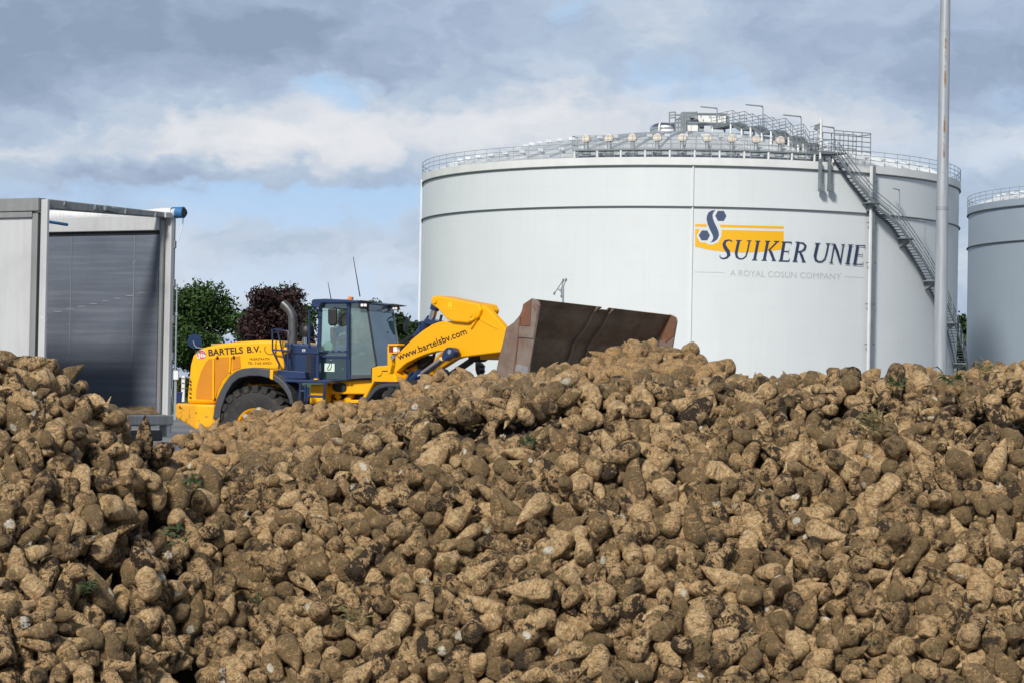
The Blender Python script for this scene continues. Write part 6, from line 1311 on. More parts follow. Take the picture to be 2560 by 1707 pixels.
29324851910661878,54775384711610641,37080497713248072,22017738216158365,47072531611633068,46868891906000462,56729895010970700,39660811309686132,25450340514830244,26951056317410352,
56125503108839170,45513381403304874,43334776703929486,50682142017295526,31096214403346878,48789185011911183,54287543715664478,31199301611651459,26162418703417485,56259624211126034,
27827571409272706,56594255804435932,32452929311304160,53396490109046768,29119450012217078,24561172610272798,56475184815808113,47826703208732564,45512259709903952,42925052703799806,
32250731717412690,27421456214501668,49248371013667342,25389253406356668,17116247114905187,60133021004825320,47160226100894333,47073934104243600,41024860115620596,38103542002719364,
51493812513039272,52856499905850540,55641613809891960,22903059302735253,37349091309182474,54358222510840920,25514132809604288,54688370409053594,26262612909713258,45320464613681713,
35176738111939152,43538095006362086,32797497615048408,35446453012068856,47141533211895812,48845140012336802,35719575403932666,53199623600929152,47024906512833893,54010135211679906,
45595905214252665,58299784504248418,40748210115714590,61906622310641610,57408491112948544,53463368812357038,36698982305447937,49115457009841172,26402940106728326,55169301202145484,
27899457415663184,23106298811100807,30890932305062578,21609577914094265,46119249404654136,28712652107277828,44770061904339160,39387568309726018,36531688612171998,49606104807291047,
36539221610073148,37556979516206462,33134371314374446,51698174910291418,34497057317504280,52241733206711424,24126979814261879,34630853113969350,25752737606809689,37419937106781992,
38369651906279190,37792703911377841,26060578104578732,44420651013267080,42447569016742372,60000783107826130,41905614008625006,32458859204377894,44829012711921026,26845940802550561,
41088532405121624,45189985308467751,27045979416854127,39086264613375405,53537060806128172,21475178615496769,32554259806655801,58569101212279566,24359496609080332,44895529514683650,
42254941916135852,40815168711670108,55436330401442656,36466974602218970,40280863616813624,25078019914575647,55644138405666810,54826656016799730,53675783307319048,40068811906311260,
59928619712300200,54755849409739554,36804690504653618,42312250105636114,39877700414612652,29595770205699194,51355850412712304,37146975602751088,48980058812772064,36673019606325058,
30419418703966624,41366703107621212,35755624109026137,51363943609445224,47279978304765792,45446462602585964,45170375800946536,64838785514031811,54842424606352919,25791180806086468,
47702745511235623,51632700413521138,50746975511708422,26676540308871798,58225333706079788,23070021816242452,57953454117333920,47275529005792854,48916542512185290,44894928812844772,
26951575105549956,26534933704291498,20968062012493512,46951944709429769,27390781311319811,36567943516060389,34493811208746012,52992458915698994,58446904505494543,52310374700323252,
25852489311990030,24506692412826290,53124130014401272,25389492907890068,56881944501928631,45174863216063898,41635217418074326,40684099511449272,48230855617928068,38845412106290650,
45935785909568191,38167296609845696,30753891618015486,56457894513504482,26161498406842479,41234342205051686,50132090503066460,23549343203719054,35106813205549786,33000175703125248,
36670012200784596,32557420805221525,27722938105176391,34665142305999591,52241973514288948,48779942712660398,45714255412413434,29256211606679836,56393741607580804,45171497405103110,
53610462115107638,44631782915054634,27895051413379340,37620009010573748,24869577514621439,25376770112781118,49465903708053858,46329461616195552,42792780613410734,33679895703823416,
50543938205164278,32184014905451186,43879818108403008,30824614604005518,40617020310289280,57410776414435726,37962333617941840,36841464116123319,31570731400875640,27425539908406644,
35173049806094384,33947648213765892,36736729809329240,52783769314569470,60478622614556732,23313736106171331,47756659804850616,38986582303904714,39325380008680864,31876380701984777,
54554174311700406,30989299702847383,45304691514089022,25921051912432412,26536255412855800,26264096113862072,60614262912025806,28507250013391152,38575417114380768,28174378202105882,
35922453411985198,48300218617371172,36127496002201896,28032692507848460,33747173714955958,33544616205222912,40955337412768120,31873459904615381,23515019612412529,24259818110641707,
52313781510433824,56867618317479614,57680972102632380,34902211916095284,29052691215270926,28470618608613475,37629820907174712,24768137514372280,47751930203302216,32113128816842930,
24101008201597042,17385926414575885,41222408602705030,55523504805528291,48033703713968934,43404900817431460,28129938016299859,37082380807510036,32659453611127960,46755746811682643,
46397180706036550,38711016103756530,31196860405602007,47277372602106344,27044858409054987,55982375310802274,53468538514497368,52717653205590736,53940812407763592,57136170208175278,
39319769211164230,49384090213440680,24361419603249612,24121496707562467,57272330712556992,24968650804290932,50811048803091454,50548103301578856,38920501815477760,48302021704026250,
34734662909947841,34700336212584382,43469412906091376,45923663706692272,38200343900836091,51903537205942952,38165492715645424,38469503303763427,24766935315516180,49528943805393162,
37248943615136119,58496491712703422,59934862502776772,25042421215231620,57205693406800282,35377249717500906,44033504902124611,52649974915458184,49728458610901742,54349052706530806,
58976340515154246,26741737711750414,44767223206989874,45375176615625412,48501973704298904,47687617603160628,41564931712739138,23854378907696203,32893819705390089,58156291914612858,
40749572604031914,25515175314003394,53056810716744020,58292170411910304,38096169215823936,41292249706891678,26329371107528588,64297741715596415,32891539215622493,48441223715127654,
49392463806392080,46211026516856233,53211664203087489,48569613803359860,46122896812229642,37041142910141705,49391623311654532,45850895714392914,48978014016289862,43197052003885242,
37523384501941347,44423979207625350,39264381311471558,26334459308227702,44497182510664762,58908740707463874,24833532402530686,39795929113793814,23748739202589896,27690331416066440,
53804571403993460,66134021411274433,38856980913328750,30412489813280308,33279578213632316,24695731402639222,43946736015784242,39865693605194006,51498021710666294,36534493310342498,
45783898416195598,39391617014354326,30041100810768335,37079776507750136,53877260416079216,44352851707789316,51627729514557740,31366370901613548,52113822402751486,59798223115217472,
20698816715619086,38671943212891913,38925460607713296,36873251513024098,32115134110742504,38710936813226618,35039936110742524,41569020409522360,65519385914072571,43947819003122214,
31737940017961063,27865300316133363,24940298903910875,30379140414408041,35547502704512503,52242695205229332,38921701606692472,58769573816967500,40408289410646858,46946064013312210,
34905137903947546,37010975104858302,49592819614849446,45579657705146384,49933261215805602,24738980411613723,32283700603849521,34663101916967541,24904738805201870,26978419802631517,
57955858405228704,66406261404267607,58366623312019120,55786662504491040,36735929602586934,38776650711405790,27281129908445348,25445011706637794,44771661715652830,32862932308421722,
42995818005721244,30484294612682624,25452182312878334,48160210703173254,54828339113923718,33576061307050025,36228463514316499,32826900113365471,44156422604555692,58909541606586090,
36975663602795489,42798381907713320,27901618509825470,63209701212243523,29188451013405502,56662535511483976,32997169105016114,53395849811326000,28717498015142834,29127857905586180,
40348942009033236,48587305713738591,42857734012674274,39525211702481616,50679777115523836,55786584206324900,34500340913987326,46940820416964466,25721218901909264,55646102017960178,
26974977810661499,58157855209291566,28576774314053040,41370621800785376,48102262411123108,28921177205085676,47558582408471314,40757502208955046,57342134110538844,52172089208172110,
22769855902071425,38516380606313076,53599569603101208,16642367908459101,40274975511767454,38779055714331026,55037424308954608,28580177511052900,53263256913125574,41090655305545164,
36201821803350048,36907303504870099,56388531905617410,25856456714005702,56797492913225022,55370535204261374,28508491411102942,36260008909794514,56662855911726804,28373292303139176,
39523929717444188,42651289313665860,48567809405226416,28643009712539142,24914612805395902,17254367805782581,48295128505185710,28033013018074040,39466861308906622,31028455106663172,
29286738404879993,58497494403763350,56053100515438840,28681180814355769,34767734808702132,27520498718055985,41438821717479352,31232093708365606,27215733309774828,57618943616300568,
35074663606347919,36978023913305343,55301052205758976,42863582815251204,63954665405852857,25242133703160580,43060170612033526,41915461704967578,36543740216253116,33368979706873495,
33680335507125664,32596739812821456,20928936607894927,52991738007512928,43267296712470656,30553015705494764,45578615609007118,24968611610950314,40275777717337448,39526334214411634,
21814258315469327,42931103506159290,22799303614280298,36431583409333035,53610182807749720,28034655007015696,38240542016045838,22627416703681857,36940048913832838,21171742710760470,
57493864103640063,44770501901412798,45655263917376560,55642576016360150,40482782811657152,40682976102677550,48709420901573560,35924297008080592,30214216910748108,51291417012667226,
55980731915476850,35414183705711879,40207256715074614,35921891306825904,57683777313207894,56799457704419186,55167657717375500,63886345414094497,23545340304564946,46936090607144978,
49247648810108304,24227102005376634,26600649309292048,27690090507259340,63617621815821333,28439770703339570,58700412217425506,47087264405802851,46954865610518547,28342660911822037,
40819818409445946,48232539604798438,57958703110685784,36429342215111587,42073344314826175,34392262113111649,49795296310550232,47618775608499908,49522254417376542,56597461302181704,
63817945302501447,44964732212822488,33982580808163051,29222979703838113,23618263013482118,42729062408747728,43953222314991808,54143769112756686,63205665105659953,27495695811099164,
32830222016216099,39797172704272404,40411216208874112,48655745716984061,30553977409531700,37691616204956262,36362702509150315,32286221310954205,29493859403065255,33981620509088913,
44422976510729176,58974816011273292,40760340902181182,51223777216893424,46548306008581315,50814093207374636,38503728610846766,48227449104656254,40611969115627428,47276009804896062,
23754582912554998,31840608608440920,20086178803087492,24085814911236492,38707408314545894,43204063407411946,35987808203957718,40681091308687022,44899337210258004,33271574004838752,
54216739603894598,51630775307228724,52855457206818460,47076218913969410,50626584716136719,36269181804457926,42312971903831630,29902539612047837,29261136317295378,28508853516198010,
27559538016137566,34568380104421690,32868978207127190,44904383811068440,27010532010928556,37156739907848164,21541377213324543,24329819208159919,30620895104028696,23414943016704500,
50268450115533882,23006663104012528,36476540015559610,61155224804948632,24018575616654194,41529024109054375,63817145104942679,31302217616324760,49387697712602568,27997499303957333,
52446736312014980,41228018416692454,47210535211953074,46399783106400854,41702495607773952,42380852811920772,51495136505672330,17863847317461429,59452860508542676,35377690415784164,
31234458105165736,40679529007964506,52792023102517532,63478825307416013,52249342917278860,53532691104652852,55572610813950114,57630104614355419,27214051110799880,51016570709216676,
47752610610647408,30695216206534636,39459858610695432,40444984209523937,37010734713451634,28748820806087479,31573977514382306,26505380014241053,55775369306410144,32931412805202218,
35311935416063828,43472579318001350,25145659510950343,25108457302550098,29221419507817299,26640459702494695,31057939517503281,24396338507563947,36541740707353770,24666257609532295,
24290695310528526,36604376809784010,33135934015075050,58431376709122758,31435212513745924,27283051601923154,38981091612852828,55991662014609964,36408139804511966,18746927404621371,
44363302008388650,46472144015737548,35339861202163239,36134220304388908,39670261715570460,61090142316801596,30858861517906803,48030142513671430,46952544816726347,33913020202037633,
48094255313258386,52053904110209059,39732338504577738,33479459811824090,62524184704024247,26913140513306335,47349421211719116,35448498009166290,27150257009586008,24942339616897133,
39391737812188762,33850262118515209,52176659416655598,28538218309665645,54761500913500932,33609610807572206,26604656307734060,55378862209739016,38368410106734042,46596011304507646,
58430976305427130,50335609304833280,22220176709888211,53948983308472752,63617861308925857,40069331317927006,28985091604462966,50948169504364856,20492860003988974,50421824716871159,
44173585311293225,37110623206933205,54501504206282979,51497220512898718,55173862802164768,58771458106762884,47825822008169182,48093934416671802,29123773914076304,48161173104030804,
39728531405623742,52923176106554072,35585218808018946,52588623802004558,34903053609544144,33272175108112692,59248620016688132,28472499204288449,45530665609984835,34665502609841799,
39939142503699918,51290534805120138,55579583306146648,41779861707637210,24089059613684346,42244571003083722,28576453503744114,47754494906924020,25459089401501908,30820449410335808,
30888768811591272,33879168003312954,37347088310679970,23272419703845524,34899768008652210,39561264002808217,40489620707973592,30959572813652730,54146374718052382,49046334213896206,
52316223809359964,45730224905699493,31331419917464105,34427133615457130,39184611218019736,48319226513670151,53130302112467664,26914821114529369,45984612217960076,42752225008650107,
34185940817464959,56731938215783884,45993422216727866,41801744301945519,27485089005773266,29970940112301221,39532062112670754,26569138311042045,52244218504541258,37007768607579018,
23445658517374819,24497620209009236,48909172206695498,40894861908500190,38640008909090640,45712450610962960,44227981508362822,58295577416875808,31985257913890624,23993856302111889,
36948702305996858,41712381012169640,60408744617394702,40823343213188080,47838385005946845,26949618803155450,19949459111248732,41836691406534210,39941781802572722,38511941914434956,
47145581604780854,31639532806548320,45169974716795694,52654021804632792,60133461104232948,37386344104536621,35142383005407461,33239342305814981,28846008709153046,49657412716729208,
54281533610547532,30212694716339036,59181021011426796,38173022506989346,49460662808463820,61565942907544478,58976218712622016,49656650611255012,25039016105154780,33074658107268232,
25652657412664522,25457134203438602,41902528614867006,26952094615135974,39730053902752448,45329786110055733,32591934406299914,54970702312248214,28986534215231998,41429774205513048,
31641055916725992,54078936107279118,41294856210180238,54012980113379448,29082978708533635,48227810601594492,36946581109859494,25177700415633940,21203898706780113,28338139210811057,
34969490714683110,56048369904008146,59387143917331268,36022302203090799,22358658310087027,48714102308897252,59659503706204116,46128702708190502,26950779412227606,34901770713752644,
53128699505011398,23277183908821408,33881290209791576,54756730612203920,46808143106313080,41439221804262034,63410425208680431,56319889514346258,27009330811627730,33550858613949922,
16846688206993385,43225585103913569,56882865100986535,20560301417278384,39736063305764388,53602415310036866,45323464712907905,35275022514970255,34998860407257351,29535377913176884,
49117541209543414,55785304116729290,32047573611524344,40478735409322282,41975096213467584,24803938502133671,32149940913736513,32417739507869711,39015023601375167,54891608705221404,
49522534703874770,31713017910189894,49249253102538392,50609933915218766,51562054305113992,50205180808282804,51564819409188518,60885064404390834,25447215905810258,54761060402165634,
35887782701445741,54078053608114368,31771847904814850,26468416012465844,25042101001966478,26130660210297442,57616259314392578,54624899506704214,53941252610001488,56730133706630500,
43671569405052358,33136455116043942,52520782813653000,35249660008114054,30626176711251186,56319569307215614,47420222906515392,41915101815173954,55164089815821772,57203689206722174,
23140623315755256,52530904406770851,37654103400822219,52121504107384051,46399303811410434,42180619608531636,48981741507697808,39256218104862224,56398702510934804,55441420412502774,
33884577009519386,57620104303854654,39358104410661111,35652737509997084,40546174113274314,38645380307166520,46534943607711082,40886855708969776,36330733817405250,49334785112560223,
45043141506601538,30074252703050624,47548170412890176,52657304014530508,52716972116797042,49521252508133804,59659863715788190,48840130113680224,33337490014827744,28712730701406606,
53329452912005936,23580977913716819,51840823113522100,55174382611733424,26192329812665722,25854733717520258,49656009009272560,55096610107410598,58642462809051320,18950087112181315,
36739296212553984,27246617703110757,26363617716722215,55039022002657980,32867299813115590,52989934205476624,55715744207572220,40416062102715940,32489060814884857,48163777808960846,
26915621111883393,49322262005408176,31097456013645344,34325902313353767,24161902409865110,45665465602220355,22663743813081698,54624699101394256,37556216315530944,25312056715105124,
55784863313669802,58566615617889422,38676143707453313,46461052309559114,60001183203966548,39059941303930254,57484303303268430,51968691516271588,42044499014627624,58501741203991028,
52853293003992606,35997420610534970,25179621906438734,24983329902732566,44498941815808806,53056449515524370,28302730002003346,28713851914260142,36203060316060062,51356690112218572,
64026141408906997,23271818908780960,59723298310902560,56250728709797836,35996380706089582,23204699414582704,43887541704596262,39943541406178200,38099696913107486,38444302806439550,
24021981316079772,51902294206227642,41975897911181574,30347813304797616,51428499515700632,20901339603951200,27966335217332240,45644090310741320,36610580510732780,25825099812734235,
53603176308005846,35068220909323349,35513651217315764,36229463516707099,33644781709049119,31775091409788948,56391296416150862,37589823915201489,23105938410322027,59179417404805242,
30015495612824284,22358898505984221,31878501213830727,33678251210281904,41908178506832046,40076222311069680,17182205707746563,52243216602538994,58780341916179028,30617410206775230,
50336129611256978,34501659609713634,64839745703916483,41835769311428434,37689651910288540,56592410815232922,23442296415174831,60819702608914054,41440821508496226,32047893208399744,
53328770303377860,37495340704548604,46217141103364469,17793486107390639,30377419605090797,34794340405812487,39877980101928848,57085504115250835,54628063202015014,48439183316043788,
37419336107691492,46187008811402956,25936168208889042,50339056701594580,30754172416122364,34428856916226278,30826137112517980,41632451810391148,27015138704403028,27012935313423454,
56188058108542440,58775944212431398,28683901309359497,33273297210586708,34123142508696457,48500771513913304,53740017807947966,35277062812096847,56050014107035332,50001620915042384,
47227625911271491,55785823114452596,46742302206669042,25279458716907017,36815300405961092,37248023312064831,59587497205610966,23747416208963772,54421259809217078,29361260715785939,
27968257103100378,25039255708283708,58296138706406328,32146499609789535,23815736909181848,58431738108188094,44351368908034886,47625622809052960,43195730015635580,25526729817944586,
60476023602547730,47208291104228010,31161290415089580,22763776712646041,25185813308084000,27213730702567868,27020415615842408,61918261210748955,38943303011928025,46542544305229305,
26475655409378184,47345092312758182,28034094513467482,48576382509985066,61701103017961060,27221698110094752,48915343103993372,51970855716141072,41228298906400628,37222940707355408,
36946981512337360,46755106511406221,40817252217444034,51769301109293476,27212569105037044,37176302711964729,35592899101485566,39056183111043188,22087659014261251,33337129718071472,
39936699017375620,30855579911557849,51835175413395252,48779543613115048,35243014212510692,24598817816063615,40341732912028382,35725780411266436,33847660909931463,25175776107526602,
36671415512507186,51021701412051848,29566100906692613,32013260812226903,50137380714355802,27254620805755401,32188898403193318,27451858315470409,36067460014612038,25719214710511718,
58158895606756588,24709535513481852,49316449912554126,57682414606210114,51426213005395468,57884531513313250,32861529113647624,31433689708924638,30012256913058386,48171782003995152,
39591808616344052,58769092514603012,58361252107126252,29528570207618828,30832576205145626,26737010316215718,51423929011978178,36681219918056600,65930102015192061,38196943105120417,
40781704107339847,46476224612771351,42106968507191298,56058982117413740,46600299310243612,24779130804012016,51976504215822346,44090741709310710,51020298212264786,54489221004970562,
24873138917376541,36428702308384125,36330212712869012,45507008515155844,43469934104980600,56459497105189642,40825062310481152,54284498810367862,58436864604875272,58359849513631922,
25963260804965807,27795660010783995,32286781709912447,44632143013432282,52657582512271986,46735456716779246,41598704503308187,33238701908197369,35038532502749994,56798295005471058,
50208942808060768,52590343814845138,54964660406440402,39731977908553030,36737050409006176,38717101607764960,56186134911941466,30855899916216301,35520260506996358,25414778417449215,
25041378704327994,37008529312594164,58636620003765058,29598172612689596,36682139313414146,25309652502478102,25105131312682674,30753929208872144,22729581115135806,59996099615804122,
42391541710279180,54347488609599586,60679343804936498,41306380607756574,52862062115562708,65317981808924521,55984739617943182,23957783012927330,34085971601451072,56324820516805378,
48909573112932996,44495623409269976,41776942309902070,53949822815202152,38169140211657778,37860143506268635,52054344104798723,37146172906440094,47026386408410117,29192254010570244,
29874617608675108,39050775411295562,30824655415436378,34972497510968918,38166574013369398,32666497706923914,36637783907949341,34020977412031164,43061372410343822,32893539411266101,
38130143007948393,53875416809850098,55649343102533372,28750940803258643,35108296714288570,53672739416726430,26604657010077274,58029943115505712,59249301206576062,31918777706136248,
44965011913201740,30686291606798072,29465416802777194,25893860014999649,35180620410738076,60816943308104542,28165449509733032,22697257910249947,58432459110188432,46801252016413714,
24262058902068233,41300342414030506,57758582713917516,43684501808084858,58224451311559850,26602091307504962,22322222613428258,56882384911129121,59534424904507797,61165464405570955,
59736584308872821,38509660717904398,57628824207542697,40282221808480708,51920384108519019,46122175216042572,47225064812501563,43884142913771470,32384808610875276,51224259003690922,
33074018813225330,40069894313704304,55580704112711482,23613019606927754,34564175909550370,58226255009057292,46748904811432073,38265903407560975,42318743003341448,53134342107389186,
46266541910568360,26436059605540221,38917620506374882,52447377404873456,37486774907385198,49385853211374634,58770214511032484,27797700302668677,51902494905819152,40759261708888950,
35754543903744121,37318864402570705,43681582408444800,31843252005182536,40003457202461792,29055975510437776,56124024115494518,57138414407399948,52379857613295066,25866490309841314,
26470017902495956,22186303305146674,24303770312705770,23746895914272056,39659248304580380,34387260416228629,25255528807712428,30213335916876728,26979939805701181,49745266201372243,
50746214505483060,56460739914567924,26706459010115159,38372618717390612,52045344013822436,45054465315000261,33645901808662097,41299543406363552,34775699615056294,44897413206670198,
28471658814430305,46326695609906782,34980579116114300,45101934110133966,39327663002126072,56055623413180624,47285062614485304,36806332413042300,52648169605127370,40013380801906012,
29837700603663583,39153864002205183,35512528716229498,38853301802847424,36540261702480310,27218698513963904,51358294003308422,35107294604393304,54639824301998609,51035824501357359,
29767740013078873,34053182004027403,24225780904561520,49657251910464950,46258334606227720,55929104503065069,33776579910834531,51643863800891871,45858821910129236,45311903816824120,
28236131616135840,45934905009359497,55386104603377511,43743217115081802,34426332411982602,29463934605499772,44985184808955089,52316423004972962,46393533012030596,41430976909700672,
28645414205994032,49929974417280148,41089572906381082,37281451714604732,58632291413505976,24153693408379770,53550944305036955,43139101603329150,48649903602794828,59389023209542170,
43071421711927832,44580065613885221,45313862102642182,42251103513756630,38779898217522124,42040692114038392,40982743601962517,53007184108149797,42954704809940781,58371984310392546,
47480532209625806,24773422505849668,59255902207541868,43952023812525566,34167177810830420,41497893306955904,28173017714557806,54636864609532007,64019185108361351,36426661913629775,
39762903916213705,23237535909653261,24967889416024378,54358662201469480,41868624000853127,53133462908679778,31711978103735466,32325817912343266,43470575502004888,35199980106022799,
50148384310407817,59041893907429514,32823058705010843,32006818916396771,57559304213337639,27496095106605690,37970101008446916,65794341309932093,59596102405525938,23314095501430531,
22974534213074885,24983010111472018,46943782903288402,33407333104287234,63137305006640821,47149702404905236,23474536314388468,62513862706970988,22794015212753880,60265374908709204,
22861413510034006,22592419608320074,22453135109617564,61154423415707744,23609173813421408,59721333908816238,59652011615767994,22386456007217254,60606657410988814,22930977706338376,
60198136202022116,22523498506354404,60128412608342860,58904333105793962,61695859005568266,60471779314288432,22454577217448256,60333133901942056,22185140808818874,21026336211038112,
18376701516234694,21571338608803620,20758904615164100,59721575407909656,60672853305089178,21369782313036928,22183257904910470,20145662208989142,61219058104840006,21024532704861520,
23948412007568770,21165783216871692,61766143003769188,23338455216231886,21366697218093106,22181133902107224,59653734412164522,21845982402705826,20346777504450396,58971491106162988,
60675138504430428,21368059509334774,64277854409051056,20279419211350118,23200252412448484,21230095303971074,22794616513291126,61559137311922262,20620260707214618,19194624009480370,
19122537009678650,20209974509550734,61354736703395636,24695890303988108,60813982511156174,19256972607693414,16812579402023272,59790495607961552,23403210412473900,60809855306380768,
62984772410802522,59654977417944144,21505421209057660,61900540015162588,59379089107607316,17965132107105750,20893701613893088,23134777011735440,23540612510966632,24152852608837590,
60603932113060584,16810451609637772,60334977814546372,21709621814349570,47137767604410088,61832780616098972,21912779804045990,61493982413430362,20352425205558038,62919858315609008,
62237133804026270,63127104514917028,59924733506787024,18919858502060094,24084090308179382,22795938309160728,17085862008909548,21232300103959452,21365934403794328,59855649606419742,
60399530602568036,64347618402808358,63395178202494870,20893782412615566,23337974412452166,21774536601978158,64140372011289576,61902383714034928,60336540010796956,60878536510178508,
22321421205538258,63869855515754246,22384692603156026,64141213608932244,23811489707108058,18173982311947518,62103337905157482,67338171914681896,18849894608659554,21572499410194700,
36869887112522618,65775618106549482,60198976513784846,17424178409570934,58971851818032280,24153373207180048,18989382104618438,20346535712814488,66318134412858166,23407698108701174,
17966335304840396,19462295414381836,21775778704282444,61557493711483792,23541774009484004,19870296111694840,21574783811770060,64832224514447802,58426649005063258,16611583711863376,
62578295203343226,62514744008995984,61152139007821334,63601782306515782,23271497505591974,63463297205024576,63256172012743974,64961141004824170,22184298718019128,67547742906384556,
21704573318572470,19531939207608268,62241061014288032,21092131504843336,22182856808498474,59448732903230570,20074215312038232,19667017105229052,67013706009938523,23880291012281162,
19192419706121038,60881021110534186,18646375114844696,68711985712831355,28436368509293744,19867770004512946,21233140816263282,19937773617443462,21504860415688706,18714856208697340,
60812620116932012,65301902511892644,57950328412210268,20889453515008898,62168492104426048,21167944808613766,64551177105192850,63054416007835496,62038984314583710,23882014212321326,
60471458612705428,61081934404634564,17762496012526044,65915023710997544,35511088013042008,69249782709281160,27687448503072168,62919057506831958,43560905211043285,20414296909550968,
63940219017442552,66866062103744696,64889653615719156,63529894605193338,54208887106163424,61562863707944370,19189693906873812,22451891102168144,20485902910761864,28911327308401610,
59175730202039070,17631504508053128,61285133303985226,18512419911284530,17767223711163820,16541661715541074,57066007608962542,21635850916288252,61221781917369530,61761655011522270,
22112851807014318,59109013405002772,19806182717338978,62031730918607322,14985578315826398,28163247115633442,49178768603108124,20418383510057136,20076460215783180,25511008712339676,
40981943303416391,42037647706097752,23745172713334530,21438143603312016,59037647211136610,62780091108876958,21707177610841000,17969903106084306,25306407703109666,20619979402604452,
22996091114829236,45300967005623280,19532661107347860,43057687502093550,62716579813396958,66127865414566111,62713454311447686,60538615810104940,22589654614298646,18102815910842784,
63668740303119686,15523623317282268,69116584012642708,64893621705246084,64690903715438302,60063337509877596,61424860304471066,18447344604602310,18784700707728970,38094567306669870,
39250968205947750,24219249103837092,29964298103340007,54889847807942680,23610695410718312,19466984300304304,66385050103324708,15999383906855862,31731858507047535,63732893103340858,
65161292804575802,21847504202789102,20277373314556936,18174423212665692,41425927508171788,60944332415456132,61965293003252844,63595849817516772,19126343210754846,64147063615270744,
19324090416741512,66182093513648002,53666407208927404,20279418205993398,60945413901999698,71910665806057201,20826223816196222,59039329506895460,19869452904887522,24899128006611314,
59381975015055416,27312617505996237,64617333104544080,66458943217465878,62176184613180786,70482706303824107,60671289817922312,29011417710990111,24423849410566270,18921742606813442,
36766022013735899,53870848314277442,20689381303330546,62854143512834548,66663383517413036,15316814915551214,27550927814428868,65436860215755634,18852139107241972,15462816316768496,
19806343704872554,14102416603818274,31259659211092739,58085807513480920,21704732718552064,22996811609260954,24356652110833134,28027527914898594,19529573308799806,37786782208363023,
21095738309021958,35883621815534371,61758689204365876,18991145105138238,63871457503866226,64077141113708426,13691861101356684,26394647111389478,36530768118052440,62443016802107892,
63330383214606666,20072611804933220,18308700311592734,22659377418606656,26259087807693992,62169654108004696,62306816004988698,61693934507439640,63872459703417234,26938887906773116,
50810688615506518,17900900517394454,21506102815121266,16543183302105678,64620219403048250,55502848713516496,65988264607942590,20276892009056616,20687377502665514,64621862202031898,
26191568810473006,65642783212778524,32615498007798605,19260540605423960,68031585010946295,58699570106013550,64821814209063086,45777767615025138,59991249213319928,16542062308970682,
23472130702777734,40542167609593970,39317567006300896,57406568606370108,61420371810606876,16607132117424026,65450346114994507,18718142910418634,19060385004833298,19736860314368294,
28776007703191828,50130368311005264,55774368715622114,21977374516850894,30576898614312905,51558447608229584,49110127615218854,70277185716154281,30366937704879671,35035007215660258,
49858327411266342,41902008205202506,21710543002790786,19935971003329878,55434088006170138,73546341216932801,47138648413325152,22044893018070910,61691530008353034,34082086413235126,
51013887117908384,44146608315497060,18780290512889666,61558976402480892,64419343112249678,21841575006932844,61080051618625598,62307296911971214,19805100913662494,17420729613646220,
38570407905691148,49381006907480298,20684451905153590,48973727206048990,42268623909467347,64687497511252468,20483978613386314,63597733905722568,62239858417369298,58766448306982446,
20412291012234454,43194488116179576,19938896405372996,62512098801424508,54822568712691172,19463337717520826,61828932210550608,65642062107747704,50129567008284448,65367537710952558,
55501767202657738,62305052410189604,24558727815219914,37550286811676074,63529132710588574,63122976513899330,63260539602060216,60468011004030486,62990943805764440,19190856506793990,
46456966708049688,39929366407755250,24831489301500682,21503537808984192,22930375803180498,58289447211574306,20685093314405102,45301968006236702,42378527908268264,61423578213809718,
62510535709810968,19328981411878044,24082047214914544,52170527512045578,43396806600819148,15802137506943758,25306087018002278,18447303813198488,61154704011566572,54210487808554240,
51829807014397670,39145102115510889,20009421502557590,27649776504031221,56317247005113800,22457180213279218,38772646207331560,39691462905540537,44484486907586272,60539217005153678,
18304410103138742,60605694401484806,65368299103877212,20147024011179944,63535183816713146,20548932817925134,56726448205441594,20479890211481336,66266666314941795,66527702803751902,
33878886702220604,68435543502499390,42409984113376243,22014295517479283,64140772200817768,65911938608449410,21773493803800514,35471500000909055,38231487917338208,60197253006945194,
18724660315001900,65098903415028726,24694327210377176,30376179206775843,61219457505777050,44758487906444028,21092372012185400,63664531512128954,63943424009997604,24083007702222186,
23066134203951656,15191255109163034,62172459406374360,56453807205958222,18508691014405206,64698864914939359,21295410314234700,48021687113807172,62983969806772348,62575489903916632,
50538207805533892,18579257105427994,40201686708190316,33199367215468564,20827664614367808,19395578109257870,67011305202058409,65925665813151411,59652370917964796,70614464112245197,
36356461003161683,44076926916749678,50946487900841886,63529413108040306,23742648412664632,27007608402068918,43738127304482360,22451489809872904,22656892316671916,26225496609316587,
35715287012587170,51831088105245514,64281741605185642,35881060707882541,64549132405709760,13625178214467088,42052501111983608,63257934014843572,54957567110052518,66600544609506720,
18441011417479894,63462455416326350,32858967315056140,38329222009576065,20890133816728788,58718184516758903,20819370005059696,62306014508954370,47545366703822988,27855817009544341,
62576691506815780,52918207314869172,65652185305580021,61624171215232004,39862367213120550,60538375216097158,54551008610140932,48634367810247056,19668339904597922,23065332612891320,
24286968604561020,34423408007176254,69527865111568591,19871577803620572,21842895903397598,34490686903714116,28873697006982499,36259047516712482,42308886714952594,64822094511958304,
63812224606630644,41797423908363727,19190334809367304,29049088100817370,61014856116355194,60879698211690462,38092926609863496,34317699408228525,33639019717296907,40507423309580641,
15863943503401126,46457967713710456,63530175404443942,47886007606999718,71568704716706229,32345098504964973,39077782403309337,45981447011386066,54210047206224040,14575621816907444,
45846128204946224,34793620110771555,56250288106012024,28399657203339621,58562327616252010,19735898310646172,37618887611600274,42784486407258260,42649726800853748,62718583407222000,
32548378410938451,22928572314850174,65167703012767306,47750447906585862,69663504613113581,53753824307773543,17766183011445472,22723970109956804,53054567605413080,64344491103856142,
68164664012512332,70547264305531259,62646976107801496,57268887009142292,22796498817390854,63799569215018638,39942581512675224,47750848305829866,53394848106066934,22728939911432462,
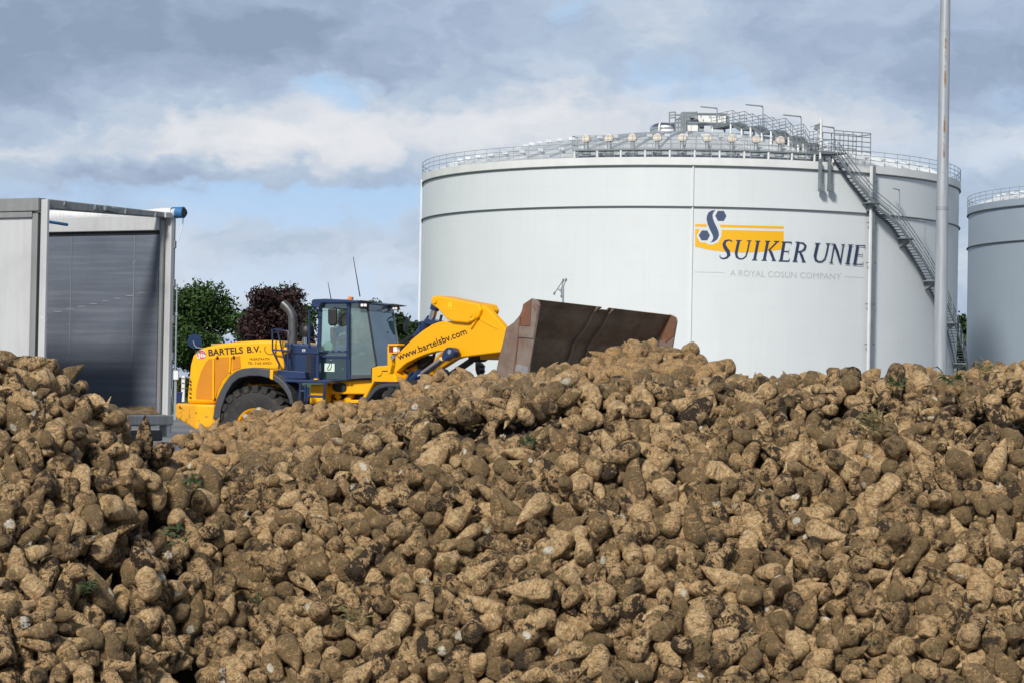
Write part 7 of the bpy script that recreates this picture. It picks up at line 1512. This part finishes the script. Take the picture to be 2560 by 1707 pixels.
72322461213203869,16277618211323036,61368664404963189,30985218508815703,19256571305583658,23541493311099454,40066368016842298,34491367315098800,26461967012278620,28638847001370026,
25578607203991364,40911182501959927,63465501613019760,62168251411587160,67969941714353987,20686696903865694,33364418213343411,65992945502477885,21771409504373278,20619778015674512,
39249046416397786,26940128817389018,21366655505459444,34829966611475762,44146247913194874,17697381407166322,62580820218589742,17777571407126876,27345726910069274,53684703710876795,
65245625314558047,18316300903230906,59583088110444292,68106261302500775,41320783116113735,68298743114324674,21160932813699794,70752945107860505,38842767509313704,27483006909877604,
21711904505762418,19401384608447018,53189366601593100,49994727907452654,52850848303838996,15391182617337478,66327424115656962,21433011716889538,71025585407773197,36899821214242391,
39623063009862805,61012210703267916,21779383602772302,18241061012564982,20350744110430360,61488972713369782,36665206703195438,65784664704937610,22660739316260646,37242421702070605,
26531448207546000,55909927715177996,41018407812554322,58921664404210193,20894703614926250,51829446711007530,43738447715690304,39726927411079396,59650207606337856,48225446708115422,
39149823406573055,23335488714448932,21499770012187080,62713693704786304,19123617416927824,63126102700951470,48226847913250706,64211657614035216,26768616715506571,50827943816357275,
30850419003295747,62919216903295786,63803818316872030,42541103815773321,65245985715745503,58835809603728034,42936701517313772,60807049103142194,44962127410606480,62583184115808484,
17292224703047780,63598895806958900,52918927514558180,24627528609507042,68842142802639786,67898226109657469,62099329314318420,39061699908384072,35745861204906105,59791136915476978,
56997366813835594,66807865416119421,44554287610240520,19336021515437732,31932497717377135,45914487914575664,59856772310646366,20691223908299034,57746167510339070,25715288207418562,
37305861011841629,34042978710103787,37768220413850812,43466728303320898,61419729409636980,33429897916101631,61556250304435266,62986655515567564,22114735407584108,67140382814920886,
45233847012203690,20346536515495664,43497105107173965,32820058217519493,20688339013521860,66390222215626880,21093813602557930,38705686809236608,55162408311269506,38978447312608702,
63664170207936904,28468377613498337,26701417207304127,41102980212342598,58972812212360350,46730287818001934,20012784901984970,19528771210947042,22625855609782911,41154286916168972,
43359104504941723,63462254814899884,71030660906970873,39760343204008175,21063975417940835,33502098806459195,20688699804559910,16346576307145052,29624817909543147,35198779405800107,
61832299316248310,37074927710813584,44349327003073032,61496024905549638,68237585507560223,34383938803192981,64972985303673269,60604371614240718,60335818417977736,20287942118070830,
65575343211374058,25850927102221076,63187529115085462,67355266210447035,65250901011716349,40030582612260337,39282942610840439,18580820116279210,20888090209230422,28504768507771566,
68982144207849709,29555057405685389,36966700905394463,26409292914329186,38517660007145958,17359503610789318,39829223407268039,42650848314664248,18107624110416888,16273944012664964,
42610463709764149,40237503509178199,15116823414003590,67008663817960390,59174407716046358,38107700905553190,68439184717520403,38671062103771863,73137982114934025,21908290705443324,
40406046611269472,68229542618091788,55297206916344016,48565886808698194,41698126803602648,61555929902105594,17425661710106788,65031263512200024,62783457207548874,59995578106114830,
31117057713044565,36221981111516817,35850606403911170,60944812208187488,59313132509604968,19535664413798442,34384818912414655,63192780013108180,49450927906252586,62850014500896756,
66871143512004506,27006246916786928,53665126715789520,43601526817319278,54822567615182236,19842215906282543,21365693309502676,25865651809568014,36122246500948168,41017926607584976,
51082487006389898,56454247603199740,21571176804616272,50469246517262780,18649261409038418,23983495312171487,68440705506409945,39726006712160636,26203296111329784,26871047214363486,
51354847910743518,64824178914511074,50693024013668935,44350127002548874,51422126906102554,19677219209070760,64219984314481230,16476023211845554,73546700907516775,53685424103948361,
31119137911182303,48837486404426496,35919407804945022,68979583010094526,35814581012889959,27924217210966239,27484328802576028,63536384406691612,23203096505354040,68506544502668973,
33773018712602953,61896731502714380,27822606606946538,22590896213993412,35239166514905078,34317259113020239,38264342505095417,51644783905852475,31460018105005273,22964654913976089,
22249533513441852,19806743403386858,17839861114093726,19732531212577972,48566366912786018,42242007314537594,64691863703323166,40354580204981498,59871623908587859,43558664401460797,
62443737710717458,67141302309882934,29387406309215400,57203408716833580,63120451309844296,65578703916842604,64969584610880126,71982061703275983,26430497212446999,41657063212042795,
48032302506364238,52306847914316640,17568221014274312,72866301806066211,64706021509496285,29483937309011495,38328181614369933,33910259413139159,23812811812248678,16953264207579562,
29183807402678268,44233344207408577,62239096205226096,22725853814434680,38093606616079882,51898767702459866,22430893608745379,25987527811620196,20887729912166478,59381693606260736,
38450659805037290,68501822716686494,59241166813446262,38910127008402752,62915129007260886,68445902215603385,69398221312859367,43360664703179595,37515942704857387,15459461405263748,
28096207613785242,52578566909318006,17358502717425248,15187542204786054,45049024410804063,60484224009067941,68582541216669127,42271623707175209,40442223903234601,24218606917978906,
67553623905681850,60875930206004764,62303889810175918,52169086412053118,18725419110261444,20075858904984822,20416940101003996,67826984608985677,69597065111696813,70351060911963783,
69801465407869863,31053658706381235,35544742002021869,61083296916151914,22043809815495418,19666655716712130,49193463604227038,19026095207752925,56336824107798831,67967066112630219,
68989981710150341,30509978606461689,60126848106899404,19336340902188290,26260288810016664,58427368909074568,41833806507872782,40202087407855392,50402167103691120,49110567810377234,
19600459407984418,32792448315567714,43561464505020401,33161738316414243,39424423803231383,64828902800934116,64965262712518542,42122660607714120,27243016315790823,40438302706638229,
23848896007617477,40172544001997589,48565126307365382,66120543613111946,46525846917461468,27107496506781323,27688408017940838,18718943608855294,15524223217520926,42188141610946514,
22724370816724814,68437544108992778,52373406705513400,38366286704342724,65033943804389344,21840090011435438,44372424413869095,40977222505850657,62986334505810408,34898926201557622,
23336972507729690,17562823005014830,22317454113176628,22047658118054150,70412664809574449,62393541406548141,65182181207010893,30236858110527719,47342286804354206,59654094516215138,
37629301207028268,15257937518090624,16346137209745694,60128891807336618,20148024606621820,18991104108819252,68714666000250245,52323503703791457,58989224301928751,26565697018072699,
22930895513095184,58904250412928636,59991248416766024,50816098808440388,53598967709310852,35103447110190374,25591059417923036,15799621910068592,24500661805678402,68986145710373549)

# one number a beet: place in cm (x, y, z mixed as 1700 and 400), then eight digits for its turn (three quaternion parts of 32 steps), kind, size and heap
BT = np.array(BEETS, dtype=np.int64); NB_ALL = len(BT)
_a, _b = BT // 10**8, BT % 10**8
POS = np.stack([_a // 680000 / 100.0 - 6, _a // 400 % 1700 / 100.0 + 8, _a % 400 / 100.0 - .5], -1)
FAR = _b % 2; SZ = _b // 2 % 24 * .025 + .40; KD = _b // 48 % 12; _r = _b // 576
_q = np.stack([_r // 1024, _r // 32 % 32, _r % 32], -1) / 15.5 - 1.0
QT = np.concatenate([np.sqrt(np.clip(1 - (_q ** 2).sum(1), 0, 1))[:, None], _q], 1)
# kind: radius, length, where widest, taper, bend, where snapped off
KINDS = [(.066, .165, .42, 1.9, .00, 1.0), (.070, .200, .38, 1.5, .02, 1.0), (.062, .235, .30, 1.25, .04, 1.0), (.055, .225, .34, 1.6, .05, 1.0), (.078, .185, .45, 2.2, .01, 1.0), (.060, .140, .48, 2.6, .00, .93),
         (.050, .250, .28, 1.2, .06, 1.0), (.072, .230, .33, 1.4, .03, 1.0), (.056, .165, .45, 2.4, .03, .86), (.064, .190, .40, 2.0, .04, .74), (.048, .190, .40, 1.8, .07, 1.0), (.074, .170, .50, 2.8, .02, .95)]
def beet_shape(k, s, q, pos, rg, nseg, nring, tail=True):
    R, L, tm, pw, bd, cut = KINDS[k]
    t = np.linspace(0, 1, nring); t = t ** .8 * cut; t[0] = .012
    a = np.clip(t / tm, 0, 1); b = np.clip((t - tm) / (1 - tm), 0, 1)
    dm = np.sqrt(np.clip(1 - (1 - a) ** 2.6, 0, 1)); tl = (1 - b ** pw) * .93 + .07 * np.sqrt(1 - b)
    rad = R * np.where(t < tm, dm, tl)
    an = np.arange(nseg) / nseg * 2 * np.pi
    P = rg.uniform(0, 6.28, 8); am = rg.uniform(.4, 1.0, 8)
    T_, A_ = np.meshgrid(t, an, indexing='ij')
    w = 1 + .055 * am[0] * np.cos(2 * A_ + P[0] + 1.5 * T_) + .045 * am[1] * np.cos(3 * A_ + P[1] - 2 * T_) + .065 * am[2] * np.cos(5 * A_ + P[2] + 6 * T_) + .045 * am[3] * np.sin(T_ * 19 + P[3]) * np.cos(A_ + P[4])
    w -= .10 * am[5] * np.exp(-((np.mod(A_ + P[5] + .5 * T_, 2 * np.pi) - np.pi) / .33) ** 2) * np.clip((T_ - .22) * 3, 0, 1)      # the root groove
    w -= .06 * am[7] * np.exp(-((np.mod(A_ + P[2] - .3 * T_, 2 * np.pi) - np.pi) / .25) ** 2) * np.clip((T_ - .3) * 3, 0, 1)
    lum = np.zeros_like(T_)
    for k_ in range(7):
        a0, t0, sa, st_ = rg.uniform(0, 6.28), rg.uniform(.1, .8), rg.uniform(.35, .8), rg.uniform(.05, .13)
        lum += rg.normal() * .080 * np.exp(-((np.mod(A_ - a0 + np.pi, 2 * np.pi) - np.pi) / sa) ** 2 - ((T_ - t0) / st_) ** 2)
    w += lum + .040 * rg.normal(size=w.shape)
    rr = rad[:, None] * w
    x = rr * np.cos(A_) + bd * (T_ - .4) ** 2 * 1.5; y = rr * np.sin(A_) + .012 * am[6] * np.sin(T_ * 5 + P[6]); z = (T_ - .42) * L
    z += (.10 * R * np.exp(-((T_ - .06) / .05) ** 2)) * np.cos(A_ * 2 + P[7])                       # uneven crown
    if rg.random() < .42: z = np.maximum(z, (rg.uniform(.09, .17) - .42) * L + .05 * x)      # topped by the harvester: a flat cut crown
    flesh = np.zeros_like(T_); snapped = k in (8, 9)
    V = np.stack([x, y, z], -1).reshape(-1, 3); cr = np.clip(1 - T_ / .30, 0, 1).reshape(-1)
    F_ = []
    for i in range(nring - 1):
        i0 = i * nseg + np.arange(nseg); i1 = i * nseg + (np.arange(nseg) + 1) % nseg
        F_.append(np.stack([i0, i1, i1 + nseg, i0 + nseg], -1))
    F_ = np.concatenate(F_)
    c0 = V[:nseg].mean(0) + np.array([0, 0, -.004]); c1 = V[-nseg:].mean(0) + np.array([0, 0, .012 if not snapped else -.004])
    nv = len(V); V = np.concatenate([V, [c0, c1]]); cr = np.concatenate([cr, [1, 0]])
    ar = np.arange(nseg); T0 = np.stack([np.full(nseg, nv), (ar + 1) % nseg, ar], -1); l0 = (nring - 1) * nseg; T1_ = np.stack([l0 + ar, l0 + (ar + 1) % nseg, np.full(nseg, nv + 1)], -1)
    fl = np.zeros(len(V))
    if snapped:
        fl[-nseg - 2:-2] = .62; fl[-1] = 1.0
        j = rg.normal(0, .012, nseg); V[-nseg - 2:-2, 2] += j
    elif rg.random() < .12 and nseg >= 16:                      # a chipped flank showing the white inside
        d = np.linalg.norm(V - V[rg.integers(nseg * 2, nv - nseg * 3)], axis=1); fl = np.maximum(fl, np.clip(1.25 - d / .034, 0, .95))
        V[:, :2] *= np.where(fl > .3, .93, 1)[:, None]
    V = V * np.array([1.03, 1.03, 1.50]) * s; rc = V + rg.uniform(-20, 20, 3)
    m = np.array(Quaternion(q).normalized().to_matrix())
    return V @ m.T + pos, rc, F_, T0, T1_, cr, fl
def pile_mesh(parts, name):
    """join shapes into one mesh with the beet attributes"""
    nv = 0; Vs, RC, RN, FL, quads, tris = [], [], [], [], [], []
    for (V, rc, F_, T0, T1_, cr, fl), (mud, dust, far) in parts:
        Vs.append(V); RC.append(rc); FL.append(fl); RN.append(np.stack([np.full(len(V), mud), np.full(len(V), dust), np.full(len(V), far), cr], -1)); quads.append(F_ + nv); tris += [T0 + nv, T1_ + nv]; nv += len(V)
    V = np.concatenate(Vs); Q = np.concatenate(quads); Tt = np.concatenate(tris); me = bpy.data.meshes.new(name)
    me.vertices.add(len(V)); me.vertices.foreach_set('co', V.astype(np.float32).ravel()); li = np.concatenate([Q.ravel(), Tt.ravel()]).astype(np.int32)
    me.loops.add(len(li)); me.loops.foreach_set('vertex_index', li); st = np.concatenate([np.arange(len(Q)) * 4, len(Q) * 4 + np.arange(len(Tt)) * 3]).astype(np.int32)
    me.polygons.add(len(st)); me.polygons.foreach_set('loop_start', st); me.update(calc_edges=True)
    me.polygons.foreach_set('use_smooth', np.ones(len(st), bool))
    a = me.attributes.new('rc', 'FLOAT_VECTOR', 'POINT'); a.data.foreach_set('vector', np.concatenate(RC).astype(np.float32).ravel())
    a = me.attributes.new('rnd', 'FLOAT_COLOR', 'POINT'); a.data.foreach_set('color', np.concatenate(RN).astype(np.float32).ravel())
    a = me.attributes.new('flesh', 'FLOAT', 'POINT'); a.data.foreach_set('value', np.concatenate(FL).astype(np.float32))
    me.validate(); me.materials.append(M['beet']); return me
SHAPE = ['stout', 'pear-shaped', 'long tapering', 'slender', 'fat round', 'stubby', 'thin carrot-shaped', 'broad tapering', 'short snapped', 'half broken', 'thin bent', 'blunt round']
WHERE = [(330, 'below the trailer'), (640, 'below the loader tail'), (950, 'below the loader cab'), (1240, 'below the yellow boom'), (1480, 'below the bucket'), (1730, 'below the tank seam'), (2060, 'below the tank lettering'), (2320, 'below the outside stair'), (9e9, 'below the right tank')]
def to_px(p):
    d = Vector(p) - CAM; f = d.dot(FW); return CX + FOC * d.dot(RT) / f, CY - FOC * d.dot(UP) / f
rest, used, hero = [], {}, []
for i in range(NB_ALL):
    rg = np.random.default_rng(1000 + i); r1, r2 = rg.random(), rg.random(); far = int(FAR[i])
    cls = 'mud-caked' if r1 > .86 else 'mud-spotted' if r1 > .40 else 'pale'
    if cls == 'pale' and r2 > .5: cls = 'greyish'
    mud = {'mud-caked': .62 + .25 * r2, 'mud-spotted': .42 + .25 * r2, 'pale': .08, 'greyish': .20}[cls]; dust = {'mud-caked': .6, 'mud-spotted': .30 + .5 * r2, 'pale': .12, 'greyish': .78}[cls]
    if far: mud *= .45; dust *= .55
    h = i < 300
    s = beet_shape(int(KD[i]), float(SZ[i]), QT[i], POS[i], rg, 24 if h else (16 if not far else 12), 18 if h else (13 if not far else 10))
    prm = (mud, dust, float(far))
    if not h: rest.append((s, prm)); continue
    V = s[0]; org = POS[i].copy(); s = (V - org,) + s[1:]
    o = bpy.data.objects.new('sugar_beet', pile_mesh([(s, prm)], 'sugar_beet')); COL.objects.link(o); o.location = org
    px, py = to_px(org); ax = Quaternion(QT[i]).normalized() @ Vector((0, 0, 1)); qx, qy = to_px(Vector(org) + ax * .1); dx, dy = qx - px, qy - py; fw = ax.dot(FW)
    tail = 'tail hidden' if fw > .8 else 'tail outward' if fw < -.8 else ('tail right' if dx > 0 else 'tail left') if abs(dx) > abs(dy) else ('tail down' if dy > 0 else 'tail up')
    big = KINDS[KD[i]][0] * SZ[i]; size = 'big' if big > .053 else 'small' if big < .040 else 'mid-sized'
    row = 'heap top' if py < 1060 else 'upper heap' if py < 1220 else 'mid heap' if py < 1400 else 'lower heap' if py < 1570 else 'heap foot'
    col = next(w for lim, w in WHERE if px < lim)
    hero.append([o, f'{size} {cls} {SHAPE[KD[i]]} beet, {tail}', row, col, py])
def lab(h, extra=''): return f'{h[1]}, {row_(h)}{extra} {h[3]}'
def row_(h): return h[2]
by = {}
for h in hero: by.setdefault((h[1], h[2], h[3]), []).append(h)
for g_ in by.values():
    g_.sort(key=lambda h: h[4])
    for k, h in enumerate(g_):
        ex = '' if len(g_) == 1 else (' upper' if k == 0 else ' lower' if k == len(g_) - 1 else ' middle')
        tag(h[0], f'{h[1]}, {h[2]}{ex} {h[3]}', 'sugar beet', 'sugar beets in the heap')
ro = bpy.data.objects.new('sugar_beets', pile_mesh(rest, 'sugar_beets')); COL.objects.link(ro)
tag(ro, 'the many smaller and farther sugar beets that fill the rest of the heap', 'sugar beets', kind='stuff')

# ------------------------------------------------------------------ dark sheet added under the beets so no light leaks through the gaps
NC = np.array([[-400.0, 905.0, 12.7], [0.0, 897.0, 12.8], [100.0, 912.0, 12.9], [200.0, 955.0, 12.9], [260.0, 1005.0, 13.0], [330.0, 1065.0, 13.1], [400.0, 1130.0, 13.3], [470.0, 1188.0, 13.6], [560.0, 1190.0, 13.7], [620.0, 1170.0, 13.7], [700.0, 1135.0, 13.7], [800.0, 1100.0, 13.7], [900.0, 1060.0, 13.7], [1000.0, 1022.0, 13.7], [1100.0, 990.0, 13.7], [1200.0, 972.0, 13.7], [1300.0, 957.0, 13.7], [1500.0, 955.0, 13.7], [1700.0, 955.0, 13.7], [1900.0, 962.0, 13.8], [2100.0, 955.0, 13.8], [2300.0, 945.0, 13.8], [2450.0, 940.0, 13.8], [2560.0, 962.0, 13.7], [2960.0, 980.0, 13.7]], float)
FC = np.array([[-400.0, 1500.0, 20.0], [300.0, 1400.0, 21.0], [390.0, 1180.0, 21.5], [420.0, 1118.0, 22.0], [450.0, 1082.0, 22.0], [500.0, 1072.0, 22.0], [560.0, 1052.0, 22.0], [620.0, 1032.0, 22.0], [700.0, 1012.0, 22.0], [800.0, 1005.0, 22.0], [900.0, 985.0, 22.0], [950.0, 965.0, 22.0], [1000.0, 947.0, 22.0], [1060.0, 936.0, 22.0], [1150.0, 926.0, 22.0], [1270.0, 940.0, 21.5], [1400.0, 917.0, 20.0], [1450.0, 902.0, 19.0], [1500.0, 886.0, 18.5], [1560.0, 869.0, 18.0], [1620.0, 863.0, 18.0], [1680.0, 873.0, 18.0], [1740.0, 892.0, 17.7], [1800.0, 925.0, 17.4], [1860.0, 944.0, 17.0], [2000.0, 942.0, 17.0], [2100.0, 931.0, 17.0], [2200.0, 926.0, 17.0], [2300.0, 928.0, 17.0], [2400.0, 935.0, 17.0], [2460.0, 917.0, 17.0], [2560.0, 906.0, 17.0], [2960.0, 900.0, 17.0]], float)
def Hs(x, y):
    u = CX + x / y * FOC
    def cr(C): yy = np.interp(u, C[:, 0], C[:, 1]); Y = np.interp(u, C[:, 0], C[:, 2]); return Y, 1.9 + (962 + .0192 * (u - 1280) - yy) * Y / FOC
    Yn, Zn = cr(NC); Yf, Zf = cr(FC); sb = np.interp(u, [250, 450, 600, 900], [.75, .6, .22, .13])
    d2 = np.where(u < 330, np.maximum(0, y - Yn - np.interp(u, [200, 330], [.9, .15])), np.maximum(0, y - Yn))
    n = np.where(y < Yn, Zn - (Yn - y) * np.where(Yn - y < .35, .55, .86) + np.where(Yn - y < .35, 0, .1085), Zn - d2 * sb); n = np.where((y > Yn) & (u > 600), np.maximum(n, Zn - .28), n)
    f = np.where(y < Yf, Zf - (Yf - y) * np.interp(u, [400, 600, 1300, 1700], [.35, .13, .12, .12]), Zf - (y - Yf) * .85); f = np.where(y < Yn + .15, -1.0, f)
    return np.maximum(np.maximum(n, f), -.6)
ys = np.linspace(10.6, 24, 200); us = np.linspace(-1250, 3810, 380); U_, Y_ = np.meshgrid(us, ys); X_ = (U_ - CX) / FOC * Y_
rg = np.random.default_rng(3); out_ = np.maximum(np.maximum(-200 - U_, U_ - 2760), 0) / FOC * Y_; Z_ = np.maximum(Hs(X_, Y_) - .25 - .85 * out_, -.3) + rg.normal(0, .032, X_.shape)
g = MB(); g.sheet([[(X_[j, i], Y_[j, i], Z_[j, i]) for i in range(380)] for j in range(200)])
tag(g.build('heap_underlay', M['underlay'], smooth='all'), 'dark soil added beneath the beets so the gaps stay dark', 'underlay', kind='stuff')

# ------------------------------------------------------------------ leaf tufts caught among the beets
M['beet_leaf'] = leaf_mat('beet_leaf_green', (.018, .034, .012), (.05, .072, .022)); M['dry_leaf'] = leaf_mat('dry_leaf', (.10, .085, .035), (.19, .16, .07))
TUFTS = [(476, 1208, 13.4, .13, 0, 'leafy green tuft on the left of the heap below the loader wheel'), (445, 1335, 12.9, .12, 0, 'grassy tuft between beets below the loader counterweight'), (1325, 1105, 13.4, .11, 0, 'small green tuft in the middle of the heap below the bucket'),
         (2185, 1060, 13.3, .19, 1, 'dry matted weed bundle on the right of the heap'), (2380, 945, 17.0, .14, 0, 'green leaf bunch at the heap top beside the tall pole'), (2235, 960, 17.0, .12, 0, 'green leaf bunch at the heap top left of the tall pole'), (2455, 920, 17.0, .13, 1, 'dry leaf bunch at the heap top under the right tank'), (215, 1470, 12.3, .10, 0, 'green sprig in the lower left of the heap'), (880, 1545, 12.0, .14, 1, 'dry stalk bundle low on the heap left of its middle'), (640, 1500, 12.2, .08, 0, 'thin green blades low under the loader cab')]
allp = POS
pxs = np.array([to_px(p) for p in allp])
for k, (px, py, Y, sz, dry, lb) in enumerate(TUFTS):
    d = np.hypot(pxs[:, 0] - px, pxs[:, 1] - py); near = np.where(d < 70)[0]
    if len(near) == 0: continue
    j = near[np.argmin(allp[near][:, 1] - 0 * d[near])]; c = on_Y(px, py, float(allp[j][1]) - .05); r = random.Random(50 + k); g = MB(); sz = sz * .85
    for b in range(46 if dry or sz > .12 else 26):
        a = r.uniform(0, 6.28); L = sz * r.uniform(.3, .8); e = r.uniform(-.1, .9); w = sz * (.028 if dry else r.choice([.022, .03, .04, .085])); base = c + Vector((r.gauss(0, sz * .25), r.gauss(0, sz * .10), r.gauss(0, sz * .18)))
        d1 = Vector((math.cos(a) * .9, math.sin(a) * .5 - .3, e)).normalized(); sd = d1.cross(Vector((.2, -1, .3))).normalized() * w; m_ = base + d1 * L * .55; t_ = base + d1 * L + Vector((0, 0, -L * .35))
        g.add([base - sd * .5, base + sd * .5, m_ + sd, t_, m_ - sd], [(0, 1, 2, 4), (4, 2, 3)])
    tag(g.build('leaf_tuft', M['dry_leaf'] if dry else M['beet_leaf']), lb, 'leaves', 'leaf tufts caught among the beets')
